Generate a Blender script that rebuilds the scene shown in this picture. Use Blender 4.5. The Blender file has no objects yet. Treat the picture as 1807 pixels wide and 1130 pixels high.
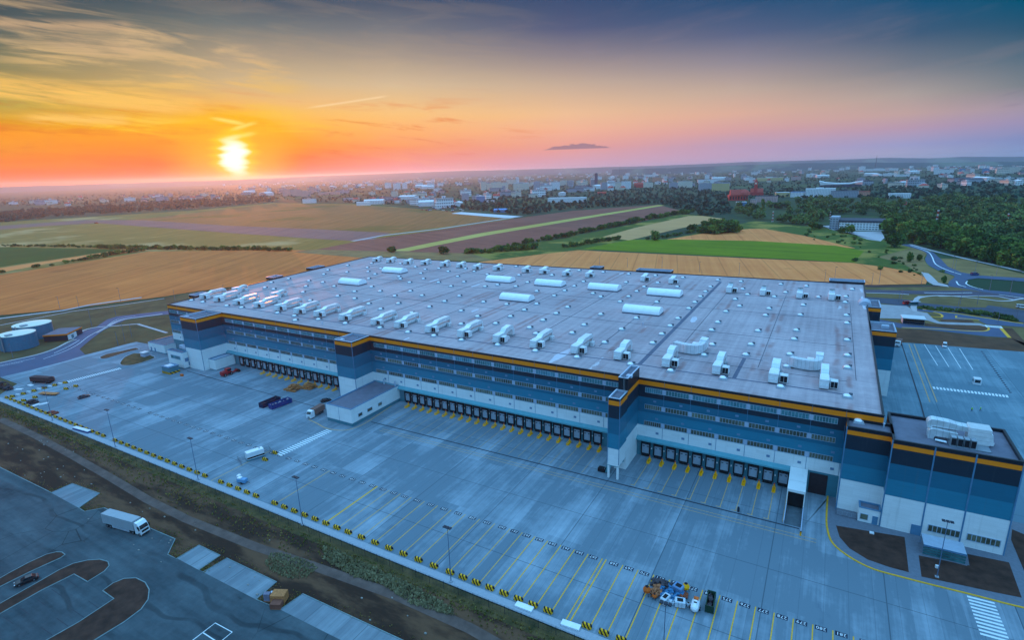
import bpy, math, random
import numpy as np
from mathutils import Vector, Matrix
random.seed(7)
rng = np.random.default_rng(7)
SC = bpy.context.scene
COL = SC.collection
PI = math.pi

# ------------------------------------------------------------------ camera
FPX, PITCH, ROLL, YAW, CAMH, CAMY = 979.868, 0.26175812, -0.03065379, 0.5227012, 90.70825, 162.02762
IW, IH = 1807.0, 1130.0
_cy, _sy = math.cos(YAW), math.sin(YAW)
FW = Vector((-_sy*math.cos(PITCH), _cy*math.cos(PITCH), -math.sin(PITCH)))
_r = Vector((_cy, _sy, 0)); _u = _r.cross(FW)
RT = _r*math.cos(ROLL) + _u*math.sin(ROLL)
UP = -_r*math.sin(ROLL) + _u*math.cos(ROLL)
CP = Vector((0, -CAMY, CAMH))
cd = bpy.data.cameras.new('camera'); cam = bpy.data.objects.new('camera', cd); COL.objects.link(cam)
cd.sensor_width = 36; cd.lens = 36*FPX/IW; cd.clip_start = 1; cd.clip_end = 60000
cam.matrix_world = Matrix(((RT.x, UP.x, -FW.x, CP.x), (RT.y, UP.y, -FW.y, CP.y), (RT.z, UP.z, -FW.z, CP.z), (0, 0, 0, 1)))
SC.camera = cam

def ray(px, py):
    return FW*FPX + RT*(px-IW/2) - UP*(py-IH/2)
def gp(px, py, z=0.0):                       # the point of the plane at height z seen at a pixel of the photograph
    d = ray(px, py); t = (z-CP.z)/d.z
    return CP + d*t
def fp(px, py, y=0.0):                       # the point of the facade plane at depth y
    d = ray(px, py); t = (y-CP.y)/d.y
    return CP + d*t
def zoomer(ox, oy, s=4.0156):
    return lambda a, b: (ox+a/s, oy+b/s)
def gps(pts, z=0.0): return [gp(a, b, z) for a, b in pts]

# ------------------------------------------------------------------ colour and nodes
def lin(r, g, b):
    f = lambda c: (c/255/12.92) if c/255 <= .04045 else ((c/255+.055)/1.055)**2.4
    return (f(r), f(g), f(b), 1)
class NT:
    def __init__(s, tree): s.t = tree; s.n = tree.nodes; s.l = tree.links
    def new(s, typ, **kw):
        o = s.n.new(typ)
        for k, v in kw.items(): setattr(o, k, v)
        return o
    def put(s, sock, v):
        if hasattr(v, 'is_output') or hasattr(v, 'links'): s.l.new(v, sock)
        else: sock.default_value = v
    def m(s, op, a, b=None, c=None, clamp=False):
        o = s.new('ShaderNodeMath', operation=op, use_clamp=clamp); s.put(o.inputs[0], a)
        if b is not None: s.put(o.inputs[1], b)
        if c is not None: s.put(o.inputs[2], c)
        return o.outputs[0]
    def vm(s, op, a, b=None):
        o = s.new('ShaderNodeVectorMath', operation=op); s.put(o.inputs[0], a)
        if b is not None: s.put(o.inputs[1], b)
        return o.outputs['Value'] if op in ('DOT_PRODUCT', 'LENGTH') else o.outputs[0]
    def mix(s, f, a, b, blend='MIX'):
        o = s.new('ShaderNodeMix', data_type='RGBA', blend_type=blend); s.put(o.inputs[0], f); s.put(o.inputs[6], a); s.put(o.inputs[7], b)
        return o.outputs[2]
    def ramp(s, f, stops, interp='LINEAR'):
        o = s.new('ShaderNodeValToRGB'); e = o.color_ramp.elements; o.color_ramp.interpolation = interp
        while len(e) < len(stops): e.new(.5)
        for q, (p, c) in zip(e, stops): q.position = p; q.color = c if len(c) == 4 else (*c, 1)
        s.put(o.inputs[0], f); return o.outputs[0]
    def noise(s, vec, scale, detail=3, rough=.55, w=None):
        o = s.new('ShaderNodeTexNoise'); s.put(o.inputs['Vector'], vec); o.inputs['Scale'].default_value = scale
        o.inputs['Detail'].default_value = detail; o.inputs['Roughness'].default_value = rough
        return o.outputs[0]
    def mapping(s, vec, scale=(1, 1, 1), rot=(0, 0, 0), loc=(0, 0, 0)):
        o = s.new('ShaderNodeMapping'); s.put(o.inputs[0], vec); o.inputs['Location'].default_value = loc
        o.inputs['Rotation'].default_value = rot; o.inputs['Scale'].default_value = scale; return o.outputs[0]
    def sstep(s, x, a, b, lo=0.0, hi=1.0):
        o = s.new('ShaderNodeMapRange', interpolation_type='SMOOTHSTEP'); s.put(o.inputs[0], x)
        o.inputs[1].default_value = a; o.inputs[2].default_value = b; o.inputs[3].default_value = lo; o.inputs[4].default_value = hi
        return o.outputs[0]
    def lstep(s, x, a, b, lo=0.0, hi=1.0):
        o = s.new('ShaderNodeMapRange', interpolation_type='LINEAR'); s.put(o.inputs[0], x)
        o.inputs[1].default_value = a; o.inputs[2].default_value = b; o.inputs[3].default_value = lo; o.inputs[4].default_value = hi
        return o.outputs[0]
    def comb(s, x, y, z=0.0):
        o = s.new('ShaderNodeCombineXYZ'); s.put(o.inputs[0], x); s.put(o.inputs[1], y); s.put(o.inputs[2], z); return o.outputs[0]

# ------------------------------------------------------------------ sky, sun, exposure
d_sun = ray(417, 289).normalized()
SUN_EL = math.asin(d_sun.z)
d_sun_az = math.atan2(d_sun.x, d_sun.y)        # clockwise from +Y
FH = Vector((-_sy, _cy, 0)); RH = Vector((_cy, _sy, 0))
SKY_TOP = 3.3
world = bpy.data.worlds.new('World'); SC.world = world; world.use_nodes = True
W = NT(world.node_tree); W.n.clear()
tc = W.new('ShaderNodeTexCoord').outputs['Generated']
sep = W.new('ShaderNodeSeparateXYZ'); W.put(sep.inputs[0], tc)
el = W.m('MULTIPLY', W.m('ARCSINE', sep.outputs[2]), 180/PI)
az = W.m('MULTIPLY', W.m('ARCTAN2', W.vm('DOT_PRODUCT', tc, RH), W.vm('DOT_PRODUCT', tc, FH)), 180/PI)
f30 = W.m('DIVIDE', el, 30.0, clamp=True)
def skyramp(cols):                              # (degrees of elevation, sRGB)
    return W.ramp(f30, [(e/30, lin(*c)) for e, c in cols])
COLS = [
 (0, [(0,(52,70,78)),(25,(60,80,86)),(60,(90,100,92)),(110,(125,125,92)),(150,(166,148,90)),(185,(184,164,84)),(205,(215,165,70)),(235,(252,156,4)),(265,(248,146,0)),(285,(252,128,0)),(310,(252,112,14)),(330,(252,108,36))]),
 (250, [(0,(66,84,94)),(45,(98,108,104)),(90,(146,138,114)),(140,(188,164,115)),(180,(232,180,95)),(215,(245,175,65)),(240,(252,158,0)),(275,(252,122,0)),(300,(252,104,0)),(322,(252,90,18))]),
 (417, [(0,(72,88,100)),(40,(105,115,116)),(90,(165,152,130)),(140,(205,180,140)),(180,(240,190,120)),(215,(255,190,60)),(250,(255,162,0)),(280,(255,118,0)),(300,(255,88,0)),(317,(255,44,0))]),
 (700, [(0,(72,86,108)),(50,(118,120,126)),(100,(168,154,140)),(150,(215,190,155)),(200,(250,200,135)),(230,(255,185,120)),(260,(250,158,112)),(285,(244,150,138)),(307,(232,150,162))]),
 (1000, [(0,(62,80,115)),(50,(88,95,125)),(100,(145,135,140)),(150,(200,175,155)),(200,(240,195,155)),(230,(245,185,155)),(260,(235,165,155)),(285,(215,165,180)),(299,(205,165,190))]),
 (1300, [(0,(42,80,118)),(60,(92,102,132)),(110,(145,138,148)),(160,(195,172,158)),(200,(222,178,158)),(230,(215,165,165)),(255,(190,160,185)),(289,(195,165,195))]),
 (1600, [(0,(28,82,118)),(60,(66,92,120)),(120,(120,125,135)),(165,(172,160,155)),(200,(195,165,160)),(225,(185,155,175)),(255,(160,160,200)),(281,(175,175,200))]),
 (1807, [(0,(5,82,112)),(50,(42,85,112)),(100,(85,108,125)),(150,(120,128,135)),(190,(165,150,165)),(215,(160,148,180)),(245,(135,145,190)),(275,(140,160,200))])]
sky = None; prev = None
for cx_, st_ in COLS:
    stops = []
    for y_, c_ in reversed(st_):
        e_ = math.degrees(math.asin(ray(cx_, y_).normalized().z)); stops.append((max(0, e_), c_))
    stops[0] = (0, stops[0][1]); stops += [(24, (52,84,124)), (30, (50,82,128))]
    r_ = skyramp(stops); d_ = ray(cx_, 200); a_ = math.degrees(math.atan2(d_.dot(RH), d_.dot(FH)))
    sky = r_ if sky is None else W.mix(W.lstep(az, prev, a_), sky, r_); prev = a_
R5 = skyramp([(0, (150,178,204)), (4, (138,178,212)), (9, (126,174,216)), (15, (118,170,218)), (24, (112,166,218)), (30, (110,166,220))])  # unseen sky behind the camera, brightened blue to light the walls
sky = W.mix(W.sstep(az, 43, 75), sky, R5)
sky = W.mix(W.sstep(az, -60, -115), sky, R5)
sun_az = math.degrees(math.atan2(d_sun.dot(RH), d_sun.dot(FH))); sun_el = math.degrees(SUN_EL)
# thin streaked clouds, stretched along the horizon and slightly tilted
cv = W.comb(W.m('MULTIPLY', az, .055), W.m('ADD', W.m('MULTIPLY', el, .42), W.m('MULTIPLY', az, .035)), 3.1)
warp = W.noise(cv, .9, 2)
cv2 = W.comb(W.m('ADD', W.m('MULTIPLY', az, .055), warp), W.m('ADD', W.m('MULTIPLY', el, .42), W.m('ADD', W.m('MULTIPLY', az, .03), warp)), 0.4)
st = W.noise(cv2, 2.6, 7, .6)
leftness = W.sstep(az, 9, -6)
hi = W.sstep(st, .42, .66)
lobe = None
for (px_, py_, ra, re_, tl) in ((140, 165, 13, 1.3, -.06), (110, 45, 9, .9, -.02), (190, 100, 9, 3.0, -.2), (60, 160, 9, 1.0, 0), (400, 120, 6, 2.0, -.15), (330, 185, 9, .9, -.07), (180, 212, 6, .5, 0), (330, 225, 12, .8, 0)):
    q_ = ray(px_, py_).normalized(); ca_ = math.degrees(math.atan2(q_.dot(RH), q_.dot(FH))); ce_ = math.degrees(math.asin(q_.z))
    u_ = W.m('SUBTRACT', az, ca_); w_ = W.m('SUBTRACT', W.m('SUBTRACT', el, ce_), W.m('MULTIPLY', u_, tl))
    g_ = W.sstep(W.m('ADD', W.m('POWER', W.m('DIVIDE', u_, ra), 2.0), W.m('POWER', W.m('DIVIDE', w_, re_), 2.0)), 1.6, .1)
    lobe = g_ if lobe is None else W.m('MAXIMUM', lobe, g_)
cloudband = W.m('ADD', W.m('MULTIPLY', lobe, 1.0), .10)
warmcl = W.mix(W.sstep(el, 4, 11), lin(255,205,84), lin(212,182,140))
sky = W.mix(W.m('MULTIPLY', W.m('MULTIPLY', hi, leftness), W.m('MULTIPLY', cloudband, .82)), sky, warmcl)
dk = W.m('MULTIPLY', W.sstep(st, .47, .30), W.m('MULTIPLY', leftness, W.m('MULTIPLY', W.sstep(el, .8, 2.4), W.sstep(el, 9, 4))))
sky = W.mix(W.m('MULTIPLY', dk, .45), sky, lin(226,98,36))
# faint veil to the right, one small dark cloud, one contrail
veil = W.m('MULTIPLY', W.sstep(W.noise(W.comb(W.m('MULTIPLY', az, .05), W.m('SUBTRACT', W.m('MULTIPLY', el, .30), W.m('MULTIPLY', az, .04)), 7.7), 2.0, 6, .6), .52, .75), W.sstep(el, 20, 8))
sky = W.mix(W.m('MULTIPLY', veil, .05), sky, lin(232,184,170))
da, de = ray(1018, 259), ray(1018, 262)
c_az = math.degrees(math.atan2(da.dot(RH), da.dot(FH))); c_el = math.degrees(math.asin(de.normalized().z))
cn = W.noise(W.comb(W.m('MULTIPLY', az, 1.0), W.m('MULTIPLY', el, 2.0), 0), 1.2, 5, .6)
cx = W.m('DIVIDE', W.m('SUBTRACT', az, c_az), 3.3); cyy = W.m('SUBTRACT', el, c_el)
thick = W.m('MULTIPLY', W.m('SUBTRACT', 1.0, W.m('MULTIPLY', cx, cx)), W.m('MULTIPLY', cn, .95))
small = W.m('MULTIPLY', W.sstep(W.m('SUBTRACT', thick, cyy), 0.0, .12), W.sstep(cyy, -.10, .02))
sky = W.mix(W.m('MULTIPLY', small, .85), sky, lin(150,122,138))
for (xa, ya, xb, yb, wd, st_) in ((-60, 140, 375, 190, .7, .7), (-60, 158, 330, 196, .3, .6), (-60, 38, 245, 46, .35, .7), (60, 70, 260, 92, .6, .4), (20, 208, 240, 212, .4, .8), (530, 192, 690, 168, .10, .5), (1750, 172, 1812, 158, .10, -.35), (1755, 190, 1812, 181, .12, -.4)):
    A = ray(xa, ya).normalized(); B = ray(xb, yb).normalized()
    ea, eb = math.degrees(math.asin(A.z)), math.degrees(math.asin(B.z))
    aa, ab = math.degrees(math.atan2(A.dot(RH), A.dot(FH))), math.degrees(math.atan2(B.dot(RH), B.dot(FH)))
    dist = W.m('ABSOLUTE', W.m('SUBTRACT', el, W.m('ADD', ea, W.m('MULTIPLY', W.m('SUBTRACT', az, aa), (eb-ea)/(ab-aa)))))
    on = W.m('MULTIPLY', W.sstep(dist, wd*1.6, 0), W.m('MULTIPLY', W.sstep(az, aa, aa+2), W.sstep(az, ab, ab-1.2)))
    if wd > .2: on = W.m('MULTIPLY', on, W.sstep(W.noise(W.comb(W.m('MULTIPLY', az, .18), W.m('MULTIPLY', W.m('ADD', el, W.m('MULTIPLY', az, .11)), 2.2), ya*.1), 1.6, 6, .62), .28, .56))
    sky = W.mix(W.m('MULTIPLY', on, abs(st_)), sky, (lin(255,204,116) if ya > 100 else lin(206,174,138)) if wd > .2 else lin(255,226,180) if st_ > 0 else lin(92,92,130))
# the sun's blown-out glow, broken by cloud streaks
gx = W.m('SUBTRACT', az, sun_az)
gy = W.m('SUBTRACT', el, sun_el)
jag = W.m('MULTIPLY', W.m('SUBTRACT', W.noise(W.comb(W.m('MULTIPLY', az, .10), W.m('MULTIPLY', el, 1.1), 9.2), 1.4, 2, .45), .5), 2.0)
gxx = W.m('ADD', gx, jag)
r1 = W.m('SQRT', W.m('ADD', W.m('POWER', W.m('DIVIDE', gxx, 1.0), 2.0), W.m('POWER', W.m('DIVIDE', W.m('SUBTRACT', gy, .55), 1.45), 2.0)))
glow = W.m('SQRT', W.m('ADD', W.m('POWER', W.m('DIVIDE', gx, 1.6), 2.0), W.m('POWER', W.m('DIVIDE', W.m('SUBTRACT', gy, .5), 1.35), 2.0)))
sky = W.mix(W.m('MULTIPLY', W.sstep(glow, 4.2, .6), .9), sky, lin(255,184,0))
up = None
for (g0, tl_, th_, x0_, hw_) in ((2.30, .18, .42, .3, 2.1), (2.95, .28, .30, .7, 1.7), (3.6, -.16, .26, -.1, 1.9)):
    ln_ = W.m('ABSOLUTE', W.m('SUBTRACT', W.m('SUBTRACT', gy, W.m('MULTIPLY', gx, tl_)), W.m('ADD', g0, W.m('MULTIPLY', jag, .22))))
    on_ = W.m('MULTIPLY', W.sstep(ln_, th_, .02), W.sstep(W.m('ABSOLUTE', W.m('SUBTRACT', gxx, x0_)), hw_, hw_*.2)); up = on_ if up is None else W.m('MAXIMUM', up, on_)
sky = W.mix(W.m('MULTIPLY', W.sstep(r1, 2.3, .8), .75), sky, lin(255,226,30))
sky = W.mix(W.m('MULTIPLY', up, .6), sky, (1.0, .84, .26, 1))
sky = W.mix(W.sstep(r1, 1.45, .5), sky, (1.3, 1.25, 1.05, 1))
# overhead, out of the picture, a dusk sky brightened to light the yard
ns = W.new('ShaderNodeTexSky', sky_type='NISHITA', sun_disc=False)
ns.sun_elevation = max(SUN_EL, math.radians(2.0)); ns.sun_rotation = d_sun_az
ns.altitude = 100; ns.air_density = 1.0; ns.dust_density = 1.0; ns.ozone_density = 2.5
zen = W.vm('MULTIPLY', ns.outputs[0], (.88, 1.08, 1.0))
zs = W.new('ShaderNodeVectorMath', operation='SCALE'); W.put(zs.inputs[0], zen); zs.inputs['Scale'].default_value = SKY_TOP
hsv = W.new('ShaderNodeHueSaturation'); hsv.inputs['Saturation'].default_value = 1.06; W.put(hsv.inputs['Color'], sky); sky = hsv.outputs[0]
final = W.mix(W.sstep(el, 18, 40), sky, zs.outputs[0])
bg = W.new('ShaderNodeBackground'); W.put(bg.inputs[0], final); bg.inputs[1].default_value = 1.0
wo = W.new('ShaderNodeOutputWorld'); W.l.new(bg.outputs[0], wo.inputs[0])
world.cycles.sampling_method = 'MANUAL'; world.cycles.sample_map_resolution = 512

sl = bpy.data.lights.new('sun', 'SUN'); so = bpy.data.objects.new('sun', sl); COL.objects.link(so)
sl.energy = 3.0; sl.angle = math.radians(.5); sl.color = (1.0, .27, .08)
so.rotation_euler = d_sun.to_track_quat('Z', 'Y').to_euler()
SC.view_settings.view_transform = 'Standard'; SC.view_settings.look = 'None'; SC.view_settings.exposure = 0; SC.view_settings.gamma = 1
cy = SC.cycles; cy.use_denoising = True; cy.max_bounces = 4; cy.diffuse_bounces = 2; cy.glossy_bounces = 2; cy.transmission_bounces = 2
cy.volume_bounces = 1; cy.transparent_max_bounces = 6; cy.caustics_reflective = False; cy.caustics_refractive = False

# ------------------------------------------------------------------ meshes and objects
class MB:
    def __init__(s): s.v = []; s.f = []; s.mi = []
    def add(s, vs, fs, m=0):
        o = len(s.v); s.v += [tuple(x) for x in vs]; s.f += [tuple(i+o for i in q) for q in fs]; s.mi += [m]*len(fs); return s
    def box(s, x0, y0, z0, x1, y1, z1, m=0):
        return s.add([(x0,y0,z0),(x1,y0,z0),(x1,y1,z0),(x0,y1,z0),(x0,y0,z1),(x1,y0,z1),(x1,y1,z1),(x0,y1,z1)],
                     [(0,3,2,1),(4,5,6,7),(0,1,5,4),(1,2,6,5),(2,3,7,6),(3,0,4,7)], m)
    def bev(s, x0, y0, z0, x1, y1, z1, c, m=0):           # a box with its upright and top edges cut
        P = lambda k: [(x0+k,y0,0),(x1-k,y0,0),(x1,y0+k,0),(x1,y1-k,0),(x1-k,y1,0),(x0+k,y1,0),(x0,y1-k,0),(x0,y0+k,0)]
        a = [(x,y,z0) for x,y,_ in P(c)]; b = [(x,y,z1-c) for x,y,_ in P(c)]
        q = [(x0+c+c*.4,y0+c),(x1-c-c*.4,y0+c),(x1-c,y0+c+c*.4),(x1-c,y1-c-c*.4),(x1-c-c*.4,y1-c),(x0+c+c*.4,y1-c),(x0+c,y1-c-c*.4),(x0+c,y0+c+c*.4)]
        t = [(x,y,z1) for x,y in q]
        fs = [tuple(reversed(range(8))), tuple(range(16,24))]
        for k in range(8):
            n = (k+1) % 8; fs += [(k,n,8+n,8+k), (8+k,8+n,16+n,16+k)]
        return s.add(a+b+t, fs, m)
    def prism(s, pts, z0, z1, m=0, top=True, bottom=True):
        n = len(pts); A = sum(pts[i][0]*pts[(i+1)%n][1]-pts[(i+1)%n][0]*pts[i][1] for i in range(n))
        if A < 0: pts = pts[::-1]
        vs = [(p[0],p[1],z0) for p in pts]+[(p[0],p[1],z1) for p in pts]
        fs = [(k,(k+1)%n,n+(k+1)%n,n+k) for k in range(n)]
        if top: fs.append(tuple(range(n,2*n)))
        if bottom: fs.append(tuple(reversed(range(n))))
        return s.add(vs, fs, m)
    def extr(s, prof, axis, a, b, m=0):                   # profile of (u, z) swept along x or y
        n = len(prof)
        if axis == 'y': vs = [(u,a,z) for u,z in prof]+[(u,b,z) for u,z in prof]
        else: vs = [(a,u,z) for u,z in prof]+[(b,u,z) for u,z in prof]
        fs = [(k,(k+1)%n,n+(k+1)%n,n+k) for k in range(n)]+[tuple(reversed(range(n))), tuple(range(n,2*n))]
        return s.add(vs, fs, m)
    def cyl(s, p, q, r0, r1=None, n=8, m=0, caps=True):
        p, q = Vector(p), Vector(q); r1 = r0 if r1 is None else r1
        ax = (q-p).normalized(); h = Vector((1,0,0)) if abs(ax.x) < .8 else Vector((0,1,0))
        u = ax.cross(h).normalized(); w = ax.cross(u)
        vs = [p+(u*math.cos(2*PI*k/n)+w*math.sin(2*PI*k/n))*r0 for k in range(n)]+[q+(u*math.cos(2*PI*k/n)+w*math.sin(2*PI*k/n))*r1 for k in range(n)]
        fs = [(k,(k+1)%n,n+(k+1)%n,n+k) for k in range(n)]
        if caps: fs += [tuple(reversed(range(n))), tuple(range(n,2*n))]
        return s.add(vs, fs, m)
    def lathe(s, c, prof, n=16, m=0):                     # (radius, z) profile about an upright axis
        vs = [(c[0]+r*math.cos(2*PI*k/n), c[1]+r*math.sin(2*PI*k/n), c[2]+z) for r, z in prof for k in range(n)]
        fs = [(i*n+k, i*n+(k+1)%n, (i+1)*n+(k+1)%n, (i+1)*n+k) for i in range(len(prof)-1) for k in range(n)]
        fs += [tuple(reversed(range(n))), tuple(range((len(prof)-1)*n, len(prof)*n))]
        return s.add(vs, fs, m)
    def loft(s, rings, m=0, caps=True):
        n = len(rings[0]); vs = [p for r in rings for p in r]
        fs = [(i*n+k, i*n+(k+1)%n, (i+1)*n+(k+1)%n, (i+1)*n+k) for i in range(len(rings)-1) for k in range(n)]
        if caps: fs += [tuple(reversed(range(n))), tuple(range((len(rings)-1)*n, len(rings)*n))]
        return s.add(vs, fs, m)
    def quad(s, a, b, c, d, m=0): return s.add([a,b,c,d], [(0,1,2,3)], m)
    def mesh(s, name, mats):
        me = bpy.data.meshes.new(name); me.from_pydata(s.v, [], s.f)
        for x in (mats if isinstance(mats, (list, tuple)) else [mats]): me.materials.append(x)
        if isinstance(mats, (list, tuple)) and len(mats) > 1: me.polygons.foreach_set('material_index', s.mi)
        me.update(); return me
    def build(s, name, mats, parent=None, smooth=False, loc=None, rz=0):
        me = s.mesh(name, mats)
        if smooth: me.polygons.foreach_set('use_smooth', [True]*len(me.polygons))
        o = bpy.data.objects.new(name, me); COL.objects.link(o)
        if parent: o.parent = parent
        if loc is not None: o.location = loc
        o.rotation_euler.z = rz
        return o
def tag(o, label=None, cat=None, group=None, kind=None):
    for k, v in (('label', label), ('category', cat), ('group', group), ('kind', kind)):
        if v: o[k] = v
    return o
def empty(name, loc=(0,0,0), rz=0, label=None, cat=None, group=None):
    o = bpy.data.objects.new(name, None); COL.objects.link(o); o.location = loc; o.rotation_euler.z = rz; o.empty_display_size = .5
    return tag(o, label, cat, group)
def copy_tree(o, parent=None):
    c = o.copy(); COL.objects.link(c)
    if parent: c.parent = parent; c.matrix_parent_inverse = o.matrix_parent_inverse
    for ch in list(o.children): copy_tree(ch, c)
    return c
def place(proto, used, loc, rz=0, label=None, group=None, scale=None):
    o = proto if not used else copy_tree(proto)
    o.location = loc; o.rotation_euler.z = rz
    if scale: o.scale = scale
    if label: o['label'] = label
    if group: o['group'] = group
    PL[0] = o
    return o
PL = [None]
ORD = ['first','second','third','fourth','fifth','sixth','seventh','eighth','ninth','tenth','eleventh','twelfth','thirteenth','fourteenth','fifteenth','sixteenth','seventeenth','eighteenth','nineteenth','twentieth']
def ordn(k):                                   # 1-based
    if k <= 20: return ORD[k-1]
    tens = {2:'twenty',3:'thirty',4:'forty',5:'fifty',6:'sixty',7:'seventy',8:'eighty',9:'ninety'}[k//10]
    return (tens[:-1]+'ieth') if k % 10 == 0 else tens+'-'+ORD[k%10-1]

# ------------------------------------------------------------------ materials
MATS = {}
def mat(name, rgb, rough=.8, metal=0, var=.12, scale=.8, stretch=(1,1,1), tint=None, bump=0, spec=.3, emit=None, rnd=0):
    m = bpy.data.materials.new(name); m.use_nodes = True; MATS[name] = m
    N = NT(m.node_tree); b = N.n['Principled BSDF']
    base = lin(*rgb)
    vec = N.new('ShaderNodeTexCoord').outputs['Object']
    if stretch != (1,1,1): vec = N.mapping(vec, stretch)
    nz = N.noise(vec, scale, 5, .6)
    lo = tuple(c*(1-var) for c in base[:3]); hi = tuple(min(1, c*(1+var)) for c in base[:3])
    if tint: hi = lin(*tint)[:3]
    col = N.ramp(nz, [(.3, lo), (.7, hi)])
    if rnd:
        oi = N.new('ShaderNodeObjectInfo'); hs = N.new('ShaderNodeHueSaturation')
        N.put(hs.inputs['Value'], N.lstep(oi.outputs['Random'], 0, 1, 1-rnd, 1+rnd)); N.put(hs.inputs['Hue'], N.lstep(oi.outputs['Random'], 0, 1, .485, .515)); N.put(hs.inputs['Color'], col); col = hs.outputs[0]
    N.put(b.inputs['Base Color'], col); b.inputs['Roughness'].default_value = rough; b.inputs['Metallic'].default_value = metal
    b.inputs['Specular IOR Level'].default_value = spec
    if bump:
        bp = N.new('ShaderNodeBump'); bp.inputs['Strength'].default_value = bump; N.put(bp.inputs['Height'], nz); N.l.new(bp.outputs[0], b.inputs['Normal'])
    return m
# ------------------------------------------------------------------ ground materials
def ground_mat(name, build, rough=.9, spec=.15):
    m = bpy.data.materials.new(name); m.use_nodes = True; N = NT(m.node_tree); b = N.n['Principled BSDF']
    vec = N.new('ShaderNodeTexCoord').outputs['Object']
    N.put(b.inputs['Base Color'], build(N, vec)); b.inputs['Roughness'].default_value = rough; b.inputs['Specular IOR Level'].default_value = spec
    MATS[name] = m; return m
def field_mat(name, c1, c2, ang, tram=22, dark=.82, c3=None):
    def f(N, v):
        r = N.mapping(v, (1,1,1), (0,0,math.radians(ang)))
        s1 = N.noise(N.mapping(r, (.004,.16,1)), 1.0, 6, .6); s2 = N.noise(v, .012, 6, .68); bare = N.sstep(N.noise(N.mapping(v, loc=(40,7,0)), .02, 6, .68), .60, .70)
        c = N.ramp(N.m('ADD', N.m('MULTIPLY', s1, .55), N.m('MULTIPLY', s2, .45)), [(.36, lin(*c1)), (.64, lin(*c2))])
        c = N.mix(N.m('MULTIPLY', bare, .4), c, tuple(x*.6 for x in lin(*c1)[:3])+(1,))
        if c3: c = N.mix(N.sstep(N.noise(v, .006, 4, .6), .52, .66), c, lin(*c3))
        sp = N.new('ShaderNodeSeparateXYZ'); N.put(sp.inputs[0], r)
        md = N.m('ABSOLUTE', N.m('SUBTRACT', N.m('MODULO', N.m('ADD', sp.outputs[1], 9000.0), tram), tram/2))
        line = N.m('MULTIPLY', N.sstep(md, .9, .3), 1-dark)
        return N.mix(line, c, tuple(x*.45 for x in lin(*c1)[:3])+(1,))
    return ground_mat(name, f)
def concrete(name, c1, c2, joint, sx=4.6, sy=24.0, streak=.55):
    def f(N, v):
        sp = N.new('ShaderNodeSeparateXYZ'); N.put(sp.inputs[0], v); x, y = sp.outputs[0], sp.outputs[1]
        wn = N.new('ShaderNodeTexWhiteNoise', noise_dimensions='2D')
        N.put(wn.inputs['Vector'], N.comb(N.m('FLOOR', N.m('DIVIDE', x, sx)), N.m('FLOOR', N.m('DIVIDE', N.m('ADD', y, 3.0), sy))))
        s1 = N.noise(N.mapping(v, (.42,.022,1)), 1.0, 6, .62)
        s2 = N.noise(v, .05, 4, .6); s3 = N.noise(v, .6, 4, .65); s4 = N.noise(N.mapping(v, (1.6,.05,1)), 1.0, 4, .6)
        k = N.m('ADD', N.m('ADD', N.m('MULTIPLY', s1, .5*streak), N.m('MULTIPLY', s2, .42)), N.m('ADD', N.m('MULTIPLY', wn.outputs[0], .10), N.m('ADD', N.m('MULTIPLY', s3, .10), N.m('MULTIPLY', s4, .22*streak))))
        c = N.ramp(N.m('DIVIDE', k, 1.1+.2*streak), [(.40, lin(*c1)), (.60, lin(*c2))])
        # pale dust drifts and dark tyre stains
        du = N.sstep(N.noise(N.mapping(v, (.16,.03,1), loc=(5,9,0)), 1.0, 6, .68), .60, .76)
        c = N.mix(N.m('MULTIPLY', du, .42), c, lin(176,186,200))
        oil = N.sstep(N.noise(N.mapping(v, (.11,.05,1), loc=(31,3,0)), 1.0, 5, .65), .64, .76)
        c = N.mix(N.m('MULTIPLY', oil, .35), c, lin(58,78,100))
        jx = N.sstep(N.m('ABSOLUTE', N.m('SUBTRACT', N.m('MODULO', N.m('ADD', x, 4600.0), sx), sx/2)), .10, .04)
        jy = N.sstep(N.m('ABSOLUTE', N.m('SUBTRACT', N.m('MODULO', N.m('ADD', y, 4800.0+3.0), sy), sy/2)), .13, .05)
        jb = N.sstep(N.m('ABSOLUTE', N.m('SUBTRACT', N.m('MODULO', N.m('ADD', x, 4600.0-7.0), sx*5), sx*2.5)), .16, .05)
        c = N.mix(N.m('ADD', N.m('MULTIPLY', jx, .22), N.m('MULTIPLY', N.m('MAXIMUM', jy, jb), .62), clamp=True), c, lin(*joint))
        return c
    return ground_mat(name, f, .85, .25)
M_yard = concrete('yard_concrete', (100,117,129), (160,174,186), (44,58,70))
M_yard2 = concrete('rear_yard_concrete', (88,116,130), (132,156,168), (54,78,94), 6.0, 30)
M_asph = mat('asphalt', (62,70,86), .9, var=.22, scale=.12)
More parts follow.
